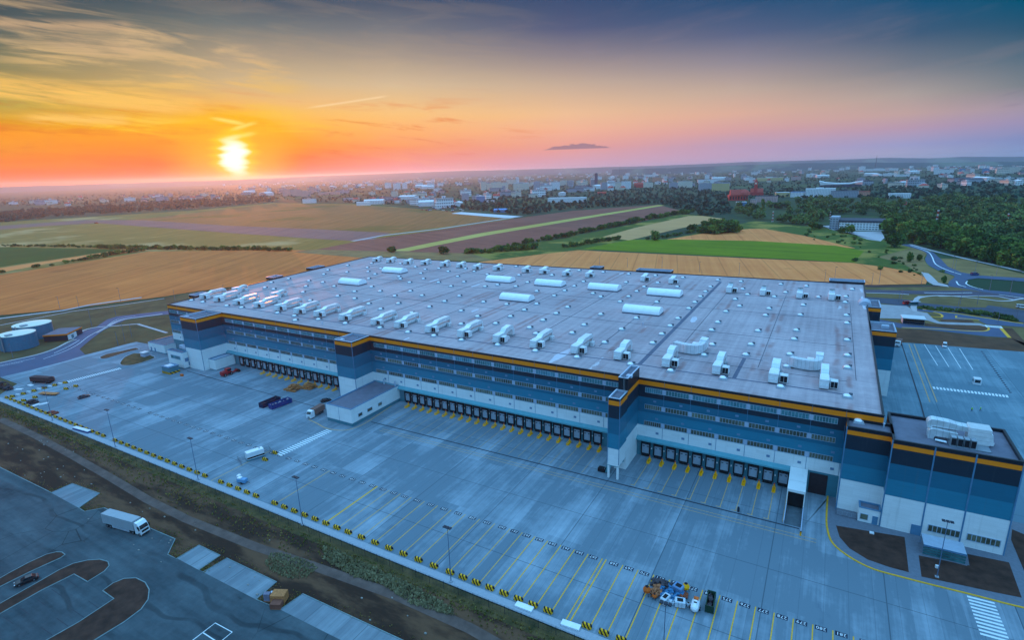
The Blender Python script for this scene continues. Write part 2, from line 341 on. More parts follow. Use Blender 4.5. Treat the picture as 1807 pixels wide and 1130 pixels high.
def lot_f(N, v):
    s1 = N.noise(v, .045, 5, .62); s2 = N.noise(v, .5, 5, .7); s3 = N.noise(N.mapping(v, (.03,.35,1), (0,0,.5)), 1.0, 4, .6)
    c = N.ramp(N.m('ADD', N.m('ADD', N.m('MULTIPLY', s1, .45), N.m('MULTIPLY', s2, .2)), N.m('MULTIPLY', s3, .35)), [(.38, lin(50,60,66)), (.62, lin(84,96,102))])
    w = N.noise(v, .06, 2); wv = N.new('ShaderNodeTexWave', wave_type='RINGS'); N.put(wv.inputs['Vector'], N.mapping(v, (1,1,1), loc=(150,110,0))); wv.inputs['Scale'].default_value = .035; wv.inputs['Distortion'].default_value = 6; wv.inputs['Detail'].default_value = 2
    tr = N.m('MULTIPLY', N.sstep(wv.outputs['Fac'], .93, .99), N.sstep(w, .45, .6)); c = N.mix(N.m('MULTIPLY', tr, .5), c, lin(34,40,44))
    vo = N.new('ShaderNodeTexVoronoi', feature='DISTANCE_TO_EDGE'); N.put(vo.inputs['Vector'], v); vo.inputs['Scale'].default_value = .09
    ck = N.m('MULTIPLY', N.sstep(vo.outputs['Distance'], .012, .003), N.sstep(N.noise(v, .03, 3), .5, .6)); c = N.mix(N.m('MULTIPLY', ck, .6), c, lin(28,32,36))
    oil = N.sstep(N.noise(N.mapping(v, (.25,.25,1), loc=(9,1,0)), 1.0, 4, .6), .66, .74)
    return N.mix(N.m('MULTIPLY', oil, .4), c, lin(30,34,38))
M_asph2 = ground_mat('lot_asphalt', lot_f, .95, .15)
M_road = mat('road_asphalt', (70,82,108), .85, var=.12, scale=.1)
M_pave = mat('paving', (104,110,122), .9, var=.12, scale=1.5)
M_pale = mat('pale_path', (170,166,170), .9, var=.1, scale=.5)
M_pad = concrete('parking_paver', (104,115,124), (142,154,162), (74,84,92), 2.6, 40, .7)
M_soil = mat('bare_soil', (66,44,36), 1, var=.45, scale=.35)
M_soil2 = mat('verge_soil', (84,58,40), 1, var=.4, scale=.12)
M_dirt = ground_mat('strip_dirt', lambda N, v: N.mix(N.sstep(N.noise(N.mapping(v, (.05,.16,1)), 1.0, 6, .65), .42, .62), lin(54,38,30), lin(98,70,52)))
M_track = mat('track_dirt', (96,78,72), 1, var=.3, scale=.3)
M_grass = mat('verge_grass', (52,64,28), 1, var=.6, scale=.25, tint=(104,84,52))
M_drygrass = mat('dry_grass', (128,104,62), 1, var=.3, scale=.05)
M_olive = field_mat('airfield_grass', (124,84,38), (160,104,58), 62, 60, .95, (106,88,34))
M_olive2 = field_mat('airfield_green', (112,96,38), (140,112,52), 62, 50, .95, (168,140,90))
M_runway = field_mat('runway_tarmac', (112,82,78), (138,102,92), 62, 30, .95)
M_gold = field_mat('ripe_wheat', (188,94,42), (220,122,58), 62, 24, .62)
M_gold2 = field_mat('pale_wheat', (216,118,62), (238,144,80), 76, 20, .7)
M_green = field_mat('green_crop', (84,100,0), (114,128,0), 8, 26, .75)
M_dkgreen = field_mat('dark_green_crop', (22,62,8), (40,80,12), 66, 28, .9)
M_brown = field_mat('ploughed_soil', (114,66,54), (144,88,72), 20, 16, .8)
M_lime = field_mat('unmown_strip', (166,146,70), (192,170,92), 20, 40, .95)
M_tan = field_mat('tan_stubble', (180,130,84), (204,152,98), 20, 18, .92)
M_meadow = ground_mat('meadow', lambda N, v: N.mix(N.sstep(N.noise(v, .016, 6, .65), .48, .60), N.mix(N.noise(v, .12, 5, .6), lin(38,66,18), lin(84,100,34)), lin(140,122,54)))
def farland(N, v):
    vo = N.new('ShaderNodeTexVoronoi'); N.put(vo.inputs['Vector'], N.mapping(v, (.7,1.3,1), (0,0,.4))); vo.inputs['Scale'].default_value = .0026
    sp = N.new('ShaderNodeSeparateColor'); N.put(sp.inputs[0], vo.outputs['Color'])
    c = N.ramp(sp.outputs[0], [(0, lin(40,62,40)), (.45, lin(48,70,44)), (.46, lin(66,84,48)), (.62, lin(120,100,66)), (.63, lin(52,72,44)), (1, lin(88,86,58))], 'CONSTANT')
    return N.mix(N.sstep(N.noise(v, .01, 5, .6), .45, .6), c, lin(38,58,40))
M_far = ground_mat('countryside', farland)
M_hill = ground_mat('wooded_hills', lambda N, v: N.mix(N.sstep(N.noise(N.mapping(v, (.0012,.0004,.004)), 1.0, 5, .6), .52, .6), lin(30,60,62), lin(84,100,84)))
M_white = mat('road_paint_white', (214,220,224), .7, var=.12, scale=3)
M_yellow = mat('road_paint_yellow', (214,160,40), .7, var=.25, scale=2.5)
M_ochre = mat('worn_paint', (190,150,100), .8, var=.3, scale=2)
M_plate = mat('stall_number_ground', (16,30,54), .8, var=.2, scale=3)
M_kerb = mat('kerb_stone', (150,156,166), .9, var=.1, scale=2)
M_kerb2 = mat('dull_kerb_stone', (116,132,134), .9, var=.2, scale=1)
M_dark = mat('drain_iron', (30,40,54), .6, var=.2, scale=1)

LAY = {}
def sheet(name, pts, z, m, pix=True, kind='structure'):
    P = [gp(a, b, 0) if pix else Vector((a, b, 0)) for a, b in pts]
    A = sum(P[i].x*P[(i+1)%len(P)].y-P[(i+1)%len(P)].x*P[i].y for i in range(len(P)))
    if A < 0: P = P[::-1]
    me = bpy.data.meshes.new(name); me.from_pydata([(p.x, p.y, z) for p in P], [], [tuple(range(len(P)))]); me.materials.append(m); me.update()
    o = bpy.data.objects.new(name, me); COL.objects.link(o); return tag(o, kind=kind)
def smooth(pts, n=5, closed=False):            # Catmull-Rom through the given points
    P = [Vector((a, b)) for a, b in pts]; out = []; L = len(P); rngk = range(L if closed else L-1)
    for i in rngk:
        p0 = P[(i-1) % L] if closed or i > 0 else P[i]; p1 = P[i]; p2 = P[(i+1) % L]; p3 = P[(i+2) % L] if closed or i+2 < L else p2
        for k in range(n):
            t = k/n; out.append(tuple(.5*((2*p1)+(p2-p0)*t+(2*p0-5*p1+4*p2-p3)*t*t+(3*p1-p0-3*p2+p3)*t**3)))
    if not closed: out.append(tuple(P[-1]))
    return out
def w2(pts): return [(p.x, p.y) for p in gps(pts)]
def ribbon(mb, pts, w, z0, z1=None, m=0):      # a strip along world points, flat or raised
    P = [Vector((a, b, 0)) for a, b in pts]; n = len(P); L, R = [], []
    for i in range(n):
        d = (P[min(i+1,n-1)]-P[max(i-1,0)]).normalized(); q = Vector((-d.y, d.x, 0))*w/2; L.append(P[i]+q); R.append(P[i]-q)
    for i in range(n-1):
        if z1 is None: mb.quad((R[i].x,R[i].y,z0),(R[i+1].x,R[i+1].y,z0),(L[i+1].x,L[i+1].y,z0),(L[i].x,L[i].y,z0), m)
        else: mb.prism([(R[i].x,R[i].y),(R[i+1].x,R[i+1].y),(L[i+1].x,L[i+1].y),(L[i].x,L[i].y)], z0, z1, m)
    return mb

# ------------------------------------------------------------------ the land
G = 15600
sheet('ground', [(-G,-G),(G,-G),(G,G),(-G,G)], -.40, M_far, False)
def ridge(name, sky, dist, wide, mtl, bump):
    xs = np.linspace(sky[0][0], sky[-1][0], 150); ys = np.interp(xs, [a for a, b in sky], [b for a, b in sky])
    vs = []; fs = []; prof = [(-1, 0), (-.72, .22), (-.4, .62), (-.15, .92), (0, 1), (.3, .7), (.6, 0)]
    for i, (x, y) in enumerate(zip(xs, ys)):
        d = ray(x, y); h = math.hypot(d.x, d.y); top = max(4, CP.z+d.z/h*dist+bump*math.sin(i*.7)*math.sin(i*.23+1)+bump*.5*math.sin(i*1.9))
        for u, v in prof:
            q = dist+u*wide; vs.append((CP.x+d.x/h*q, CP.y+d.y/h*q, -.45+v*top))
    n = len(prof)
    for i in range(len(xs)-1):
        for k in range(n-1): fs.append((i*n+k, (i+1)*n+k, (i+1)*n+k+1, i*n+k+1))
    me = bpy.data.meshes.new(name); me.from_pydata(vs, [], fs); me.materials.append(mtl); me.polygons.foreach_set('use_smooth', [True]*len(fs)); me.update()
    o = bpy.data.objects.new(name, me); COL.objects.link(o); tag(o, kind='structure')
ridge('hills', [(-500,345),(0,330.5),(200,324),(417,317.5),(600,309),(800,302),(900,299.5),(1000,297),(1150,292.5),(1220,290),(1300,286.5),(1400,283.5),(1500,281),(1560,278.5),(1640,279),(1700,276.5),(1807,276.5),(2300,262)], 14400, 700, M_hill, 3.0)
ridge('hills', [(1080,299),(1200,295.5),(1300,291.5),(1400,288),(1500,286.5),(1650,287),(1807,285),(2300,272)], 8200, 420, M_hill, 1.6)

Zb = zoomer(500, 260); Zc = zoomer(900, 260); Zl = zoomer(0, 180, 3.0117); Zr = zoomer(1420, 400, 4.669); Zt = zoomer(0, 540, 6.279)
# fields and the airfield, from the farthest layer up
sheet('field', [(-400,470),(-300,420),(0,392),(330,372),(480,358),(620,360),(760,370),(870,378),(908,385),(690,440),(520,452),(0,500)], -.30, M_olive2)
sheet('field', [(235,388),(480,359.5),(600,361),(750,369),(862,379),(905,385),(800,398),(690,411),(560,405),(400,398)], -.26, M_olive)
sheet('runway', [(-200,418),(-60,403),(0,398.5),(150,388),(250,388.5),(400,398),(560,404.5),(690,411),(640,426),(560,421.5),(420,412),(170,393.5),(60,400),(0,405)], -.22, M_runway)
sheet('apron', [Zb(a,b) for a,b in ((1190,468),(1260,458),(1680,488),(1640,498),(1560,500))], -.20, mat('pale_apron', (206,200,206), .8))
mb = MB(); ribbon(mb, w2([Zb(490,664),Zb(700,625),Zb(1100,578),Zb(1560,508),Zb(1690,488)]), 8, -.18); ribbon(mb, w2([Zb(560,655),Zb(760,636),Zb(1200,582),Zb(1560,530)]), 3, -.17); tag(mb.build('taxiway', M_pale), kind='structure')
sheet('field', [(-300,500),(-200,445),(0,436),(216,440),(0,471),(-150,500)], -.24, M_dkgreen)
sheet('field', [(-150,505),(0,473),(216,440.5),(262,441),(100,462),(0,481),(-150,512)], -.22, M_gold2)
sheet('field', [(-260,600),(-150,515),(0,485),(120,466),(262,443.5),(520,441),(660,447),(700,470),(345,514),(290,523),(110,546),(0,556)], -.20, M_gold)
sheet('field', [(520,444),(560,440),(640,424),(760,408),(905,386),(1010,372),(1160,361),(1210,374),(1100,397),(900,433),(790,450),(700,458),(650,447)], -.17, M_brown)
sheet('field', [(690,443),(760,428.5),(850,411),(1000,387),(1163,361.5),(1172,362.5),(1005,390.5),(860,415),(770,433),(722,443)], -.14, M_lime)
sheet('field', [(560,440.5),(660,443),(830,447),(880,462),(640,455),(520,445)], -.16, M_drygrass)
sheet('field', [(1063,418),(1120,402),(1215,381),(1240,381),(1278,386),(1200,403),(1110,424)], -.18, M_tan)
sheet('field', [(760,470),(860,440),(1000,420),(1200,378),(1260,382),(1110,424),(1060,438),(880,470)], -.19, M_meadow)
sheet('meadow', [(1165,425),(1330,390),(1480,405),(1560,424),(1640,440),(1700,500),(1560,470),(1200,440)], -.17, M_meadow)
sheet('field', [(1160,425),(1240,412),(1325,403.5),(1350,404),(1420,416),(1510,438),(1470,436),(1300,425)], -.14, M_gold2)
sheet('field', [(1026,439),(1075,430),(1115,423),(1190,422.5),(1330,425),(1475,433.5),(1525,443),(1507,463),(1300,453)], -.12, M_green)
sheet('field', [(700,482),(880,458),(960,448),(1020,441.5),(1240,452),(1505,464),(1560,471),(1615,481),(1637,492),(1634,501),(1530,503),(1400,515),(1000,520)], -.10, M_gold2)
sheet('verge', [Zr(a,b) for a,b in ((600,250),(900,170),(1020,205),(980,260),(1010,320),(1120,375),(1235,410),(1190,470),(1030,470),(940,380),(800,300))], -.13, M_drygrass)
sheet('verge', [Zr(a,b) for a,b in ((1110,262),(1300,265),(2000,440),(2000,450),(1440,405),(1290,380),(1160,328))], -.12, M_drygrass)
sheet('verge', [Zr(a,b) for a,b in ((380,520),(480,480),(1000,482),(1190,490),(1370,520),(1900,600),(2300,700),(2300,1130),(760,1000),(480,560))], -.16, mat('rough_verge', (104,88,52), 1, var=.35, scale=.08))
sheet('verge', [(-100,600),(0,560),(110,549),(290,526),(345,515),(345,600),(290,640),(0,700)], -.16, mat('rough_verge_west', (80,70,42), 1, var=.4, scale=.07))
sheet('wood_floor', [(1385,398),(1330,390),(1285,376),(1300,360),(1440,350),(1900,350),(2000,520),(1807,486),(1700,455),(1600,428),(1480,404)], -.20, mat('wood_floor_green', (44,62,28), 1, var=.5, scale=.03))
sheet('clearing', [(1738,418),(1760,411),(1830,409),(1830,424),(1770,424)], -.12, M_dkgreen)
# roads to the east
sheet('road', [Zr(a,b) for a,b in smooth([(790,148),(930,186),(1005,222),(992,270),(1022,318),(1120,368),(1235,408),(1192,450),(1187,488),(1260,502),(1370,520),(1500,543),(1807,580),(2300,640)], 4)]+[Zr(a,b) for a,b in ((2300,600),(1807,556),(1690,538),(1520,524),(1400,506),(1330,482),(1318,455),(1350,435),(1430,424),(1807,452),(2300,490),(2300,460),(1807,424),(1440,402),(1290,376),(1180,330),(1125,270),(1060,212),(870,146))], -.08, M_road)
sheet('road', [Zr(a,b) for a,b in ((300,480),(480,520),(980,528),(1360,526),(1500,545),(1807,582),(2300,650),(2300,690),(1807,606),(1480,572),(900,556),(505,546),(300,520))], -.07, mat('old_asphalt', (74,70,84), .9, var=.15, scale=.1))
sheet('road', [Zr(a,b) for a,b in ((500,478),(760,484),(1000,486),(1185,488),(1190,494),(980,497),(500,500))], -.06, mat('track_earth', (70,52,50), 1, var=.2, scale=.1))
for q in ([(960,375),(1010,450),(1060,480),(1190,497),(1175,480),(1100,460),(1050,410),(1020,385)],):
    sheet('track', [Zr(a,b) for a,b in q], -.05, M_pale)
sheet('lot', [Zr(a,b) for a,b in ((500,580),(820,600),(905,610),(930,625),(1300,662),(1490,668),(1510,648),(1807,690),(2300,760),(2300,860),(1807,790),(1500,740),(920,668),(620,630),(500,620))], -.05, M_asph)
sheet('lot', [Zr(a,b) for a,b in ((920,672),(1290,722),(1807,800),(2300,870),(2300,905),(1807,828),(1500,806),(1420,768),(1140,764),(1130,725),(1060,706),(930,694))], -.04, M_road)
sheet('paving', [Zr(a,b) for a,b in ((620,640),(840,655),(900,690),(1010,712),(1060,760),(1110,785),(1440,797),(1508,818),(1480,832),(1100,800),(980,765),(620,755))], -.035, mat('pale_paving', (150,148,152), .9, var=.14, scale=.3))
sheet('paving', [Zr(a,b) for a,b in ((870,665),(880,630),(905,590),(935,572),(1010,574),(990,582),(955,590),(925,620),(925,700),(890,695))], -.03, M_pale)
mb = MB(); ribbon(mb, w2([Zr(a,b) for a,b in smooth([(960,580),(1100,568),(1280,578),(1500,600),(1600,612),(1700,610),(1807,592),(2200,560)],4)]), 2.2, -.025)
ribbon(mb, w2([Zr(a,b) for a,b in smooth([(1100,574),(1300,572),(1560,572),(1640,585),(1720,602)],4)]), 1.8, -.02)
ribbon(mb, w2([Zr(a,b) for a,b in smooth([(505,545),(760,553),(860,560)],4)]), 1.8, -.02)
ribbon(mb, w2([Zr(a,b) for a,b in smooth([(870,146),(1060,200),(1300,258),(1807,372),(2200,470)],4)]), 4.0, -.02)
tag(mb.build('footpath', M_pale), kind='structure')
mb = MB(); ribbon(mb, w2([Zr(a,b) for a,b in smooth([(1060,705),(1120,722),(1128,745),(1040,742)],5)]), 1.2, -.02)
ribbon(mb, w2([Zr(a,b) for a,b in ((1440,770),(1245,752),(1250,735))]), 1.2, -.02)
ribbon(mb, w2([Zr(a,b) for a,b in ((940,676),(1290,722),(1800,800))]), 1.0, -.02)
ribbon(mb, w2([Zr(a,b) for a,b in smooth([(800,832),(1100,845),(1380,862),(1490,860),(1518,842),(1500,826)],5)]), 1.0, .0)
ribbon(mb, w2([Zr(a,b) for a,b in ((1612,832),(1688,916))]), 1.6, .0)
tag(mb.build('kerb', M_yellow), kind='structure')
mb = MB()
for q in ([(870,155),(1010,205),(1050,250),(1080,310),(1180,360),(1290,395)], [(1250,450),(1270,480),(1330,497)], [(1600,560),(1807,590)], [(985,545),(1180,548),(1380,545)], [(1340,450),(1330,470),(1380,495),(1470,518)]):
    ribbon(mb, w2([Zr(a,b) for a,b in smooth(q,4)]), .9, -.03)
for k in range(7): 
    a = 1492+k*19; ribbon(mb, w2([Zr(a,812+k*1.5),Zr(a+16,830+k*1.5)]), 1.3, .03)
tag(mb.build('road_marking', M_white), kind='structure')
sheet('lot', [Zr(a,b) for a,b in ((620,765),(800,800),(1000,822),(1300,850),(1420,858),(1500,838),(1518,820),(1610,824),(1692,916),(1500,905),(1000,848),(780,835),(620,800))], -.02, M_road)
sheet('soil_bed', [Zr(a,b) for a,b in ((985,795),(1110,805),(1440,815),(1490,826),(1510,845),(1480,860),(1300,852),(1000,822))], -.01, M_soil2)
sheet('soil_bed', [Zr(a,b) for a,b in ((1110,765),(1380,772),(1400,795),(1130,785))], -.015, M_soil2)
sheet('soil_bed', [Zr(a,b) for a,b in ((560,835),(1000,852),(1500,912),(1700,922),(1640,836),(1710,838),(1807,940),(2300,1250),(2300,1120),(1807,1034),(900,962),(560,945))], -.01, M_soil2)
# the yard behind the building on the east side
P = w2([Zr(620,945),Zr(900,962),Zr(1807,1034),(1960,650)])
sheet('rear_yard', [(20,8)]+[(20,P[0][1])]+P+[(P[3][0]+10, 6), (60,4)], .0, M_yard2, False)
mb = MB(); Z5 = zoomer(1357, 430)
for q in (((990,712),(1140,1124)), ((1028,712),(1190,1124))): ribbon(mb, w2([Z5(*q[0]),Z5(*q[1])]), .35, .012)
tag(mb.build('lane_marking', M_ochre), kind='structure')
mb = MB()
for q in ((1100,715),(1180,725),(1265,735),(1350,745)): ribbon(mb, w2([Z5(*q),Z5(q[0]+95,q[1]+150)]), .25, .012)
for k in range(22):
    a, b = 1165+k*24.6, 1022+k*2.85; ribbon(mb, w2([Z5(a,b-7),Z5(a+9,b+10)]), .7, .014)
tag(mb.build('road_marking', M_white), kind='structure')
mb = MB(); ribbon(mb, w2([Z5(940,712),Z5(1072,1124),(1640,770)]), .5, .01)
tag(mb.build('drain_channel', M_dark), kind='structure')
mb = MB()
for k in range(22):
    a, b = 1500+k*9.6, 765+k*13.8; ribbon(mb, w2([Z5(a,b),Z5(a+17,b+3)]), 1.3, .012)
tag(mb.build('stall_marking', M_plate), kind='structure')
# road and yards to the west
sheet('road', [Zt(a,b) for a,b in smooth([(-300,690),(0,637),(150,605),(400,550),(600,490),(750,420),(850,375)],3)]+[Zt(a,b) for a,b in ((800,368),(900,292),(1060,238),(1185,152),(1290,118),(1507,92),(1700,70),(2000,40),(2000,80),(1700,112),(1507,135),(1400,152),(1280,205),(1150,268),(1010,370),(880,480),(945,542),(750,606),(350,712),(0,792),(-300,870))], -.02, M_road)
mb = MB(); ribbon(mb, w2([Zt(a,b) for a,b in smooth([(-300,690),(0,633),(150,600),(400,545),(600,480),(760,400),(850,372)],4)]), 1.6, -.005, .06)
ribbon(mb, w2([Zt(a,b) for a,b in smooth([(790,372),(900,285),(1050,240),(1250,225),(1507,202),(1560,212),(1850,300)],4)]), 1.8, .0)
ribbon(mb, w2([Zt(a,b) for a,b in smooth([(1060,300),(1180,235),(1280,180),(1380,148),(1507,130),(1800,90)],4)]), 2.2, .0)
tag(mb.build('footpath', M_pale), kind='structure')
mb = MB()
for q in ([(0,660),(200,620),(390,580)], [(480,590),(700,510),(860,430),(980,340),(1150,245),(1300,150),(1507,110)], [(600,525),(760,450),(880,380)], [(0,672),(250,622)]):
    ribbon(mb, w2([Zt(a,b) for a,b in smooth(q,4)]), .35, .0)
tag(mb.build('road_marking', M_white), kind='structure')
mb = MB(); ribbon(mb, w2([Zt(-200,180),Zt(0,140),Zt(300,100),Zt(700,50),(160,538),(250,525)]), 4, -.05); tag(mb.build('farm_track', M_pale), kind='structure')
mb = MB(); ribbon(mb, w2([Zt(0,215),Zt(150,185),Zt(800,60),Zt(1200,10),(290,527)]), 1.6, -.05); tag(mb.build('footpath', M_pale), kind='structure')

# ------------------------------------------------------------------ the truck yard
KY = gp(600, 945).y                            # the line of the kerb with the barriers
left = w2([Zt(1507,400),Zt(1380,430),Zt(1200,480),Zt(950,542),Zt(750,606),Zt(350,712),Zt(0,792)])
kx0 = gp(0, 706).x - 6
rc = w2(smooth([(1463,850),(1459,900),(1460,935),(1475,966),(1530,1001),(1600,1022),(1720,1052),(1807,1074),(1960,1106)], 5))
RX0, RX1 = fp(*zoomer(1050,640)(1385,750), 0).x, fp(*zoomer(1050,640)(1508,770), 0).x; RY = gp(*zoomer(1050,850)(1342,300)).y
yard_pts = [(rc[0][0]+1, 2), (RX1, 2), (RX1, RY), (RX0, RY), (RX0, 2), (-320, 2)] + left + [(kx0-12, KY+12), (kx0, KY)] + [(rc[-1][0]+20, KY), (rc[-1][0]+20, rc[-1][1])] + rc[::-1]
sheet('truck_yard', yard_pts, .0, M_yard, False)
sheet('pavement', rc + [(rc[-1][0]+40, rc[-1][1]), (rc[-1][0]+40, 8), (rc[0][0], 8)], .13, M_pave, False)
mb = MB(); ribbon(mb, rc, .42, -.05, .15); tag(mb.build('kerb', M_yellow), kind='structure')
Z4 = zoomer(1357, 850)
M_bed = M_soil
for q in ([(475,318),(960,400),(990,650),(850,612),(700,560),(570,480),(500,400)], [(1060,530),(1420,602),(1405,520),(1700,580),(1790,830),(1600,792),(1080,680)], [(1722,345),(1807,380),(2000,480),(2000,700),(1807,640),(1715,420)]):
    sheet('soil_bed', [Z4(a,b) for a,b in q], .165, M_bed)
# stall lines, numbers, kerb line
mb = MB(); GX = {}
DIG = {}
def digit_polys():
    for ch in '0123456789':
        cu = bpy.data.curves.new('digit', 'FONT'); cu.body = ch; cu.resolution_u = 2
        o = bpy.data.objects.new('digit', cu); COL.objects.link(o)
        bpy.context.view_layer.update()
        me = o.evaluated_get(bpy.context.evaluated_depsgraph_get()).to_mesh()
        vs = [tuple(v.co) for v in me.vertices]; fs = [tuple(p.vertices) for p in me.polygons]
        DIG[ch] = (vs, fs, max(v[0] for v in vs), min(v[0] for v in vs)); bpy.data.objects.remove(o); bpy.data.curves.remove(cu)
digit_polys()
def number_mesh(n, x, y, h):                   # read from the building side, so upside down in the photograph
    b = MB(); s = str(n); w = h*.74; tot = w*len(s)
    b.quad((x-tot/2-.14,y-h*.72,.012),(x+tot/2+.14,y-h*.72,.012),(x+tot/2+.14,y+h*.72,.012),(x-tot/2-.14,y+h*.72,.012), 0)
    for k, ch in enumerate(s):
        vs, fs, x1, x0 = DIG[ch]; cx = x+tot/2-w*(k+.5)
        b.add([(cx-(v[0]-(x0+x1)/2)*h*1.38, y-(v[1]-.35)*h*1.38, .018) for v in vs], fs, 1)
    return b
PX = {253:(714,877),260:(886.3,931.7),265:(998.5,968.8),267:(1047,984.5),268:(1083,996),270:(1137,1013),275:(1282.8,1059),278:(1380,1090),281:(1484.6,1121)}
kn = sorted(PX); kx = [gp(*PX[k]).x for k in kn]; ky = [gp(*PX[k]).y for k in kn]
pit = (kx[4-1]-kx[0])/(kn[3]-kn[0])
def stall(n):
    if n < kn[0]: return kx[0]-(kn[0]-n)*pit, ky[0]
    if n > kn[-1]: return kx[-1]+(n-kn[-1])*pit, ky[-1]
    return float(np.interp(n, kn, kx)), float(np.interp(n, kn, ky))
lines = MB()
for n in range(205, 284):
    x, y = stall(n)
    if n != 220: number_mesh(n, x, y, .84).build('stall_number', [M_plate, M_white])['kind'] = 'structure'
    if n >= 251 or n in (238, 245):
        wd = .17 if n < 262 else .24
        ribbon(lines, [(x+pit/2, y+.6), (x+pit/2, KY+1.0)], wd, .008)
x1, y1 = stall(267); x2, y2 = stall(268)
ribbon(lines, [(x2-pit/2, y2+.6), (x2-pit/2, KY+1.0)], .3, .008)
xa, ya = stall(251); ribbon(lines, [(xa-pit/2-.6, ya+.6), (xa-pit/2-.6, KY+1)], .5, .010)
ribbon(lines, [(kx0+3, KY+.55), (40, KY+.55)], .30, .009)
tag(lines.build('stall_marking', M_yellow), kind='structure')
mb = MB(); ribbon(mb, [(kx0, KY-.4), (50, KY-.4)], 2.1, -.06, .11); tag(mb.build('kerb', M_kerb), kind='structure')
# drain channel, zebra crossings, dock lane lines
mb = MB(); ribbon(mb, w2([(330,655),(420,681)]), .45, .01); DR = w2([(655,745),(1410,934)]); ribbon(mb, DR, .5, .01); ribbon(mb, w2([(352,662),(600,730)]), .35, .012)
tag(mb.build('drain_channel', M_dark), kind='structure')
def zebra(a, b, n, w, duty=.5):
    z = MB(); A, B = gp(*a), gp(*b); d = (B-A)/n; q = Vector((-d.y, d.x, 0)).normalized()*w/2
    for k in range(n):
        s = A+d*k; e = s+d*duty; z.quad(*[(p.x,p.y,.016) for p in (s-q, e-q, e+q, s+q)])
    tag(z.build('zebra_crossing', M_white), kind='structure')
zebra((492,803), (583,759), 21, 3.2); zebra((120,674), (214,650), 26, 3.4); zebra((1730,1058), (1758,1132), 11, 4.6); zebra((1758,1138), (1770,1170), 4, 4.6)
mb = MB()
ribbon(mb, w2(smooth([(545,741),(560,748),(575,756),(600,760),(622,757),(650,744),(700,710)],5)), .4, .012)
for d in (.8, 2.2): ribbon(mb, [(DR[0][0]+8, DR[0][1]-d-2.0), (DR[1][0]+4, DR[1][1]-d-2.0)], .16, .011)
tag(mb.build('lane_marking', M_ochre), kind='structure')
# islands of grass and soil near the west gate
Z1 = zoomer(0, 400)
for nm, q, mm in (('soil_bed', [(710,925),(760,905),(880,880),(960,862),(985,872),(900,892),(760,935),(715,938)], M_soil2), ('grass_bed', [(850,970),(880,930),(950,900),(1040,905),(1100,930),(1010,965),(930,985),(865,985)], M_grass)):
    P_ = [Z1(a,b) for a,b in q]; o = sheet(nm, P_, .14, mm)
    mb = MB(); ribbon(mb, w2(smooth(P_,3,True)+[P_[0]]), .35, -.02, .16); tag(mb.build('kerb', M_kerb), kind='structure')

# ------------------------------------------------------------------ strip of rough land and the car park
xr = 120.0
sheet('grass_strip', [(kx0-60, KY-1.7), (xr, KY-1.7), (xr, KY-5.2), (kx0-60, KY-5.2)], -.05, M_grass, False)
sheet('rough_strip', [(kx0-120, KY-4.2), (xr, KY-4.2), (xr, KY-60), (kx0-120, KY-60)], -.08, M_dirt, False)
t0 = w2([(0,740),(60,768),(130,806),(200,846),(260,882),(330,917),(450,965),(560,1002),(700,1052),(830,1110),(900,1150)])
mb = MB(); ribbon(mb, t0, 2.6, -.03); tag(mb.build('dirt_track', M_track), kind='structure')
lot = [(-250,700),(0,825.5),(90,870),(127,854),(175.6,871.5),(139,897),(149,903.5),(184,897),(274,937),(309,952),(296,979.5),(311,987),(351,963),(388.5,981),(351,1007),(358.6,1010.6),(400,986),(488,1028),(452,1059),(494.5,1076.6),(534,1049),(706,1129),(900,1220),(700,1500),(-600,1500),(-700,800)]
sheet('car_park', lot, -.03, M_asph2)
lw = w2(lot[:23]); mb = MB(); ribbon(mb, lw, .2, -.06, .09); tag(mb.build('kerb', M_kerb2), kind='structure')
for q in ([(90,870),(127,854),(175.6,871.5),(139,897)], [(351,963),(388.5,981),(351,1007),(313,986.5)], [(400,986),(488,1028),(452,1059),(359,1010.6)], [(534,1049),(720,1135),(900,1220),(860,1260),(640,1150),(494.5,1076.6)]):
    sheet('parking_pad', q, -.015, M_pad)
Z6 = zoomer(0, 850)
for q in ([(-120,730),(0,690),(60,655),(200,580),(330,520),(400,503),(440,505),(462,522),(430,545),(330,590),(200,650),(0,750),(-120,800)], [(-120,930),(0,870),(150,785),(300,700),(420,630),(520,585),(620,562),(710,556),(765,572),(775,600),(740,640),(620,714),(525,660),(300,772),(0,942),(-120,1000)], [(250,1180),(340,1124),(560,1000),(808,835),(728,778),(800,725),(880,692),(965,688),(1030,720),(1058,770),(1050,840),(1000,910),(880,1000),(700,1110),(560,1200)]):
    P_ = [Z6(a,b) for a,b in q]; sheet('soil_bed', P_, .10, M_soil)
    mb = MB(); ribbon(mb, w2(P_+[P_[0]]), .22, -.06, .13); tag(mb.build('kerb', M_kerb2), kind='structure')
mb = MB(); Zq = lambda a, b: Z6(a, b)
for q in ([(1290,1190),(1370,1124),(1525,1005),(1645,1070),(1500,1190)], [(1440,1075),(1570,1160)]): ribbon(mb, w2([Zq(a,b) for a,b in q]), .22, -.01)
tag(mb.build('bay_marking', M_white), kind='structure')
mb = MB()
for k in range(6):
    a, b = 20+k*115, 960-k*65; ribbon(mb, w2([Z6(a,b),Z6(a+75,b+52)]), .14, -.012)
for k in range(4):
    a, b = 290+k*112, 1035-k*62; ribbon(mb, w2([Z6(a,b),Z6(a+80,b+55)]), .14, -.012)
tag(mb.build('bay_marking', M_dark), kind='structure')
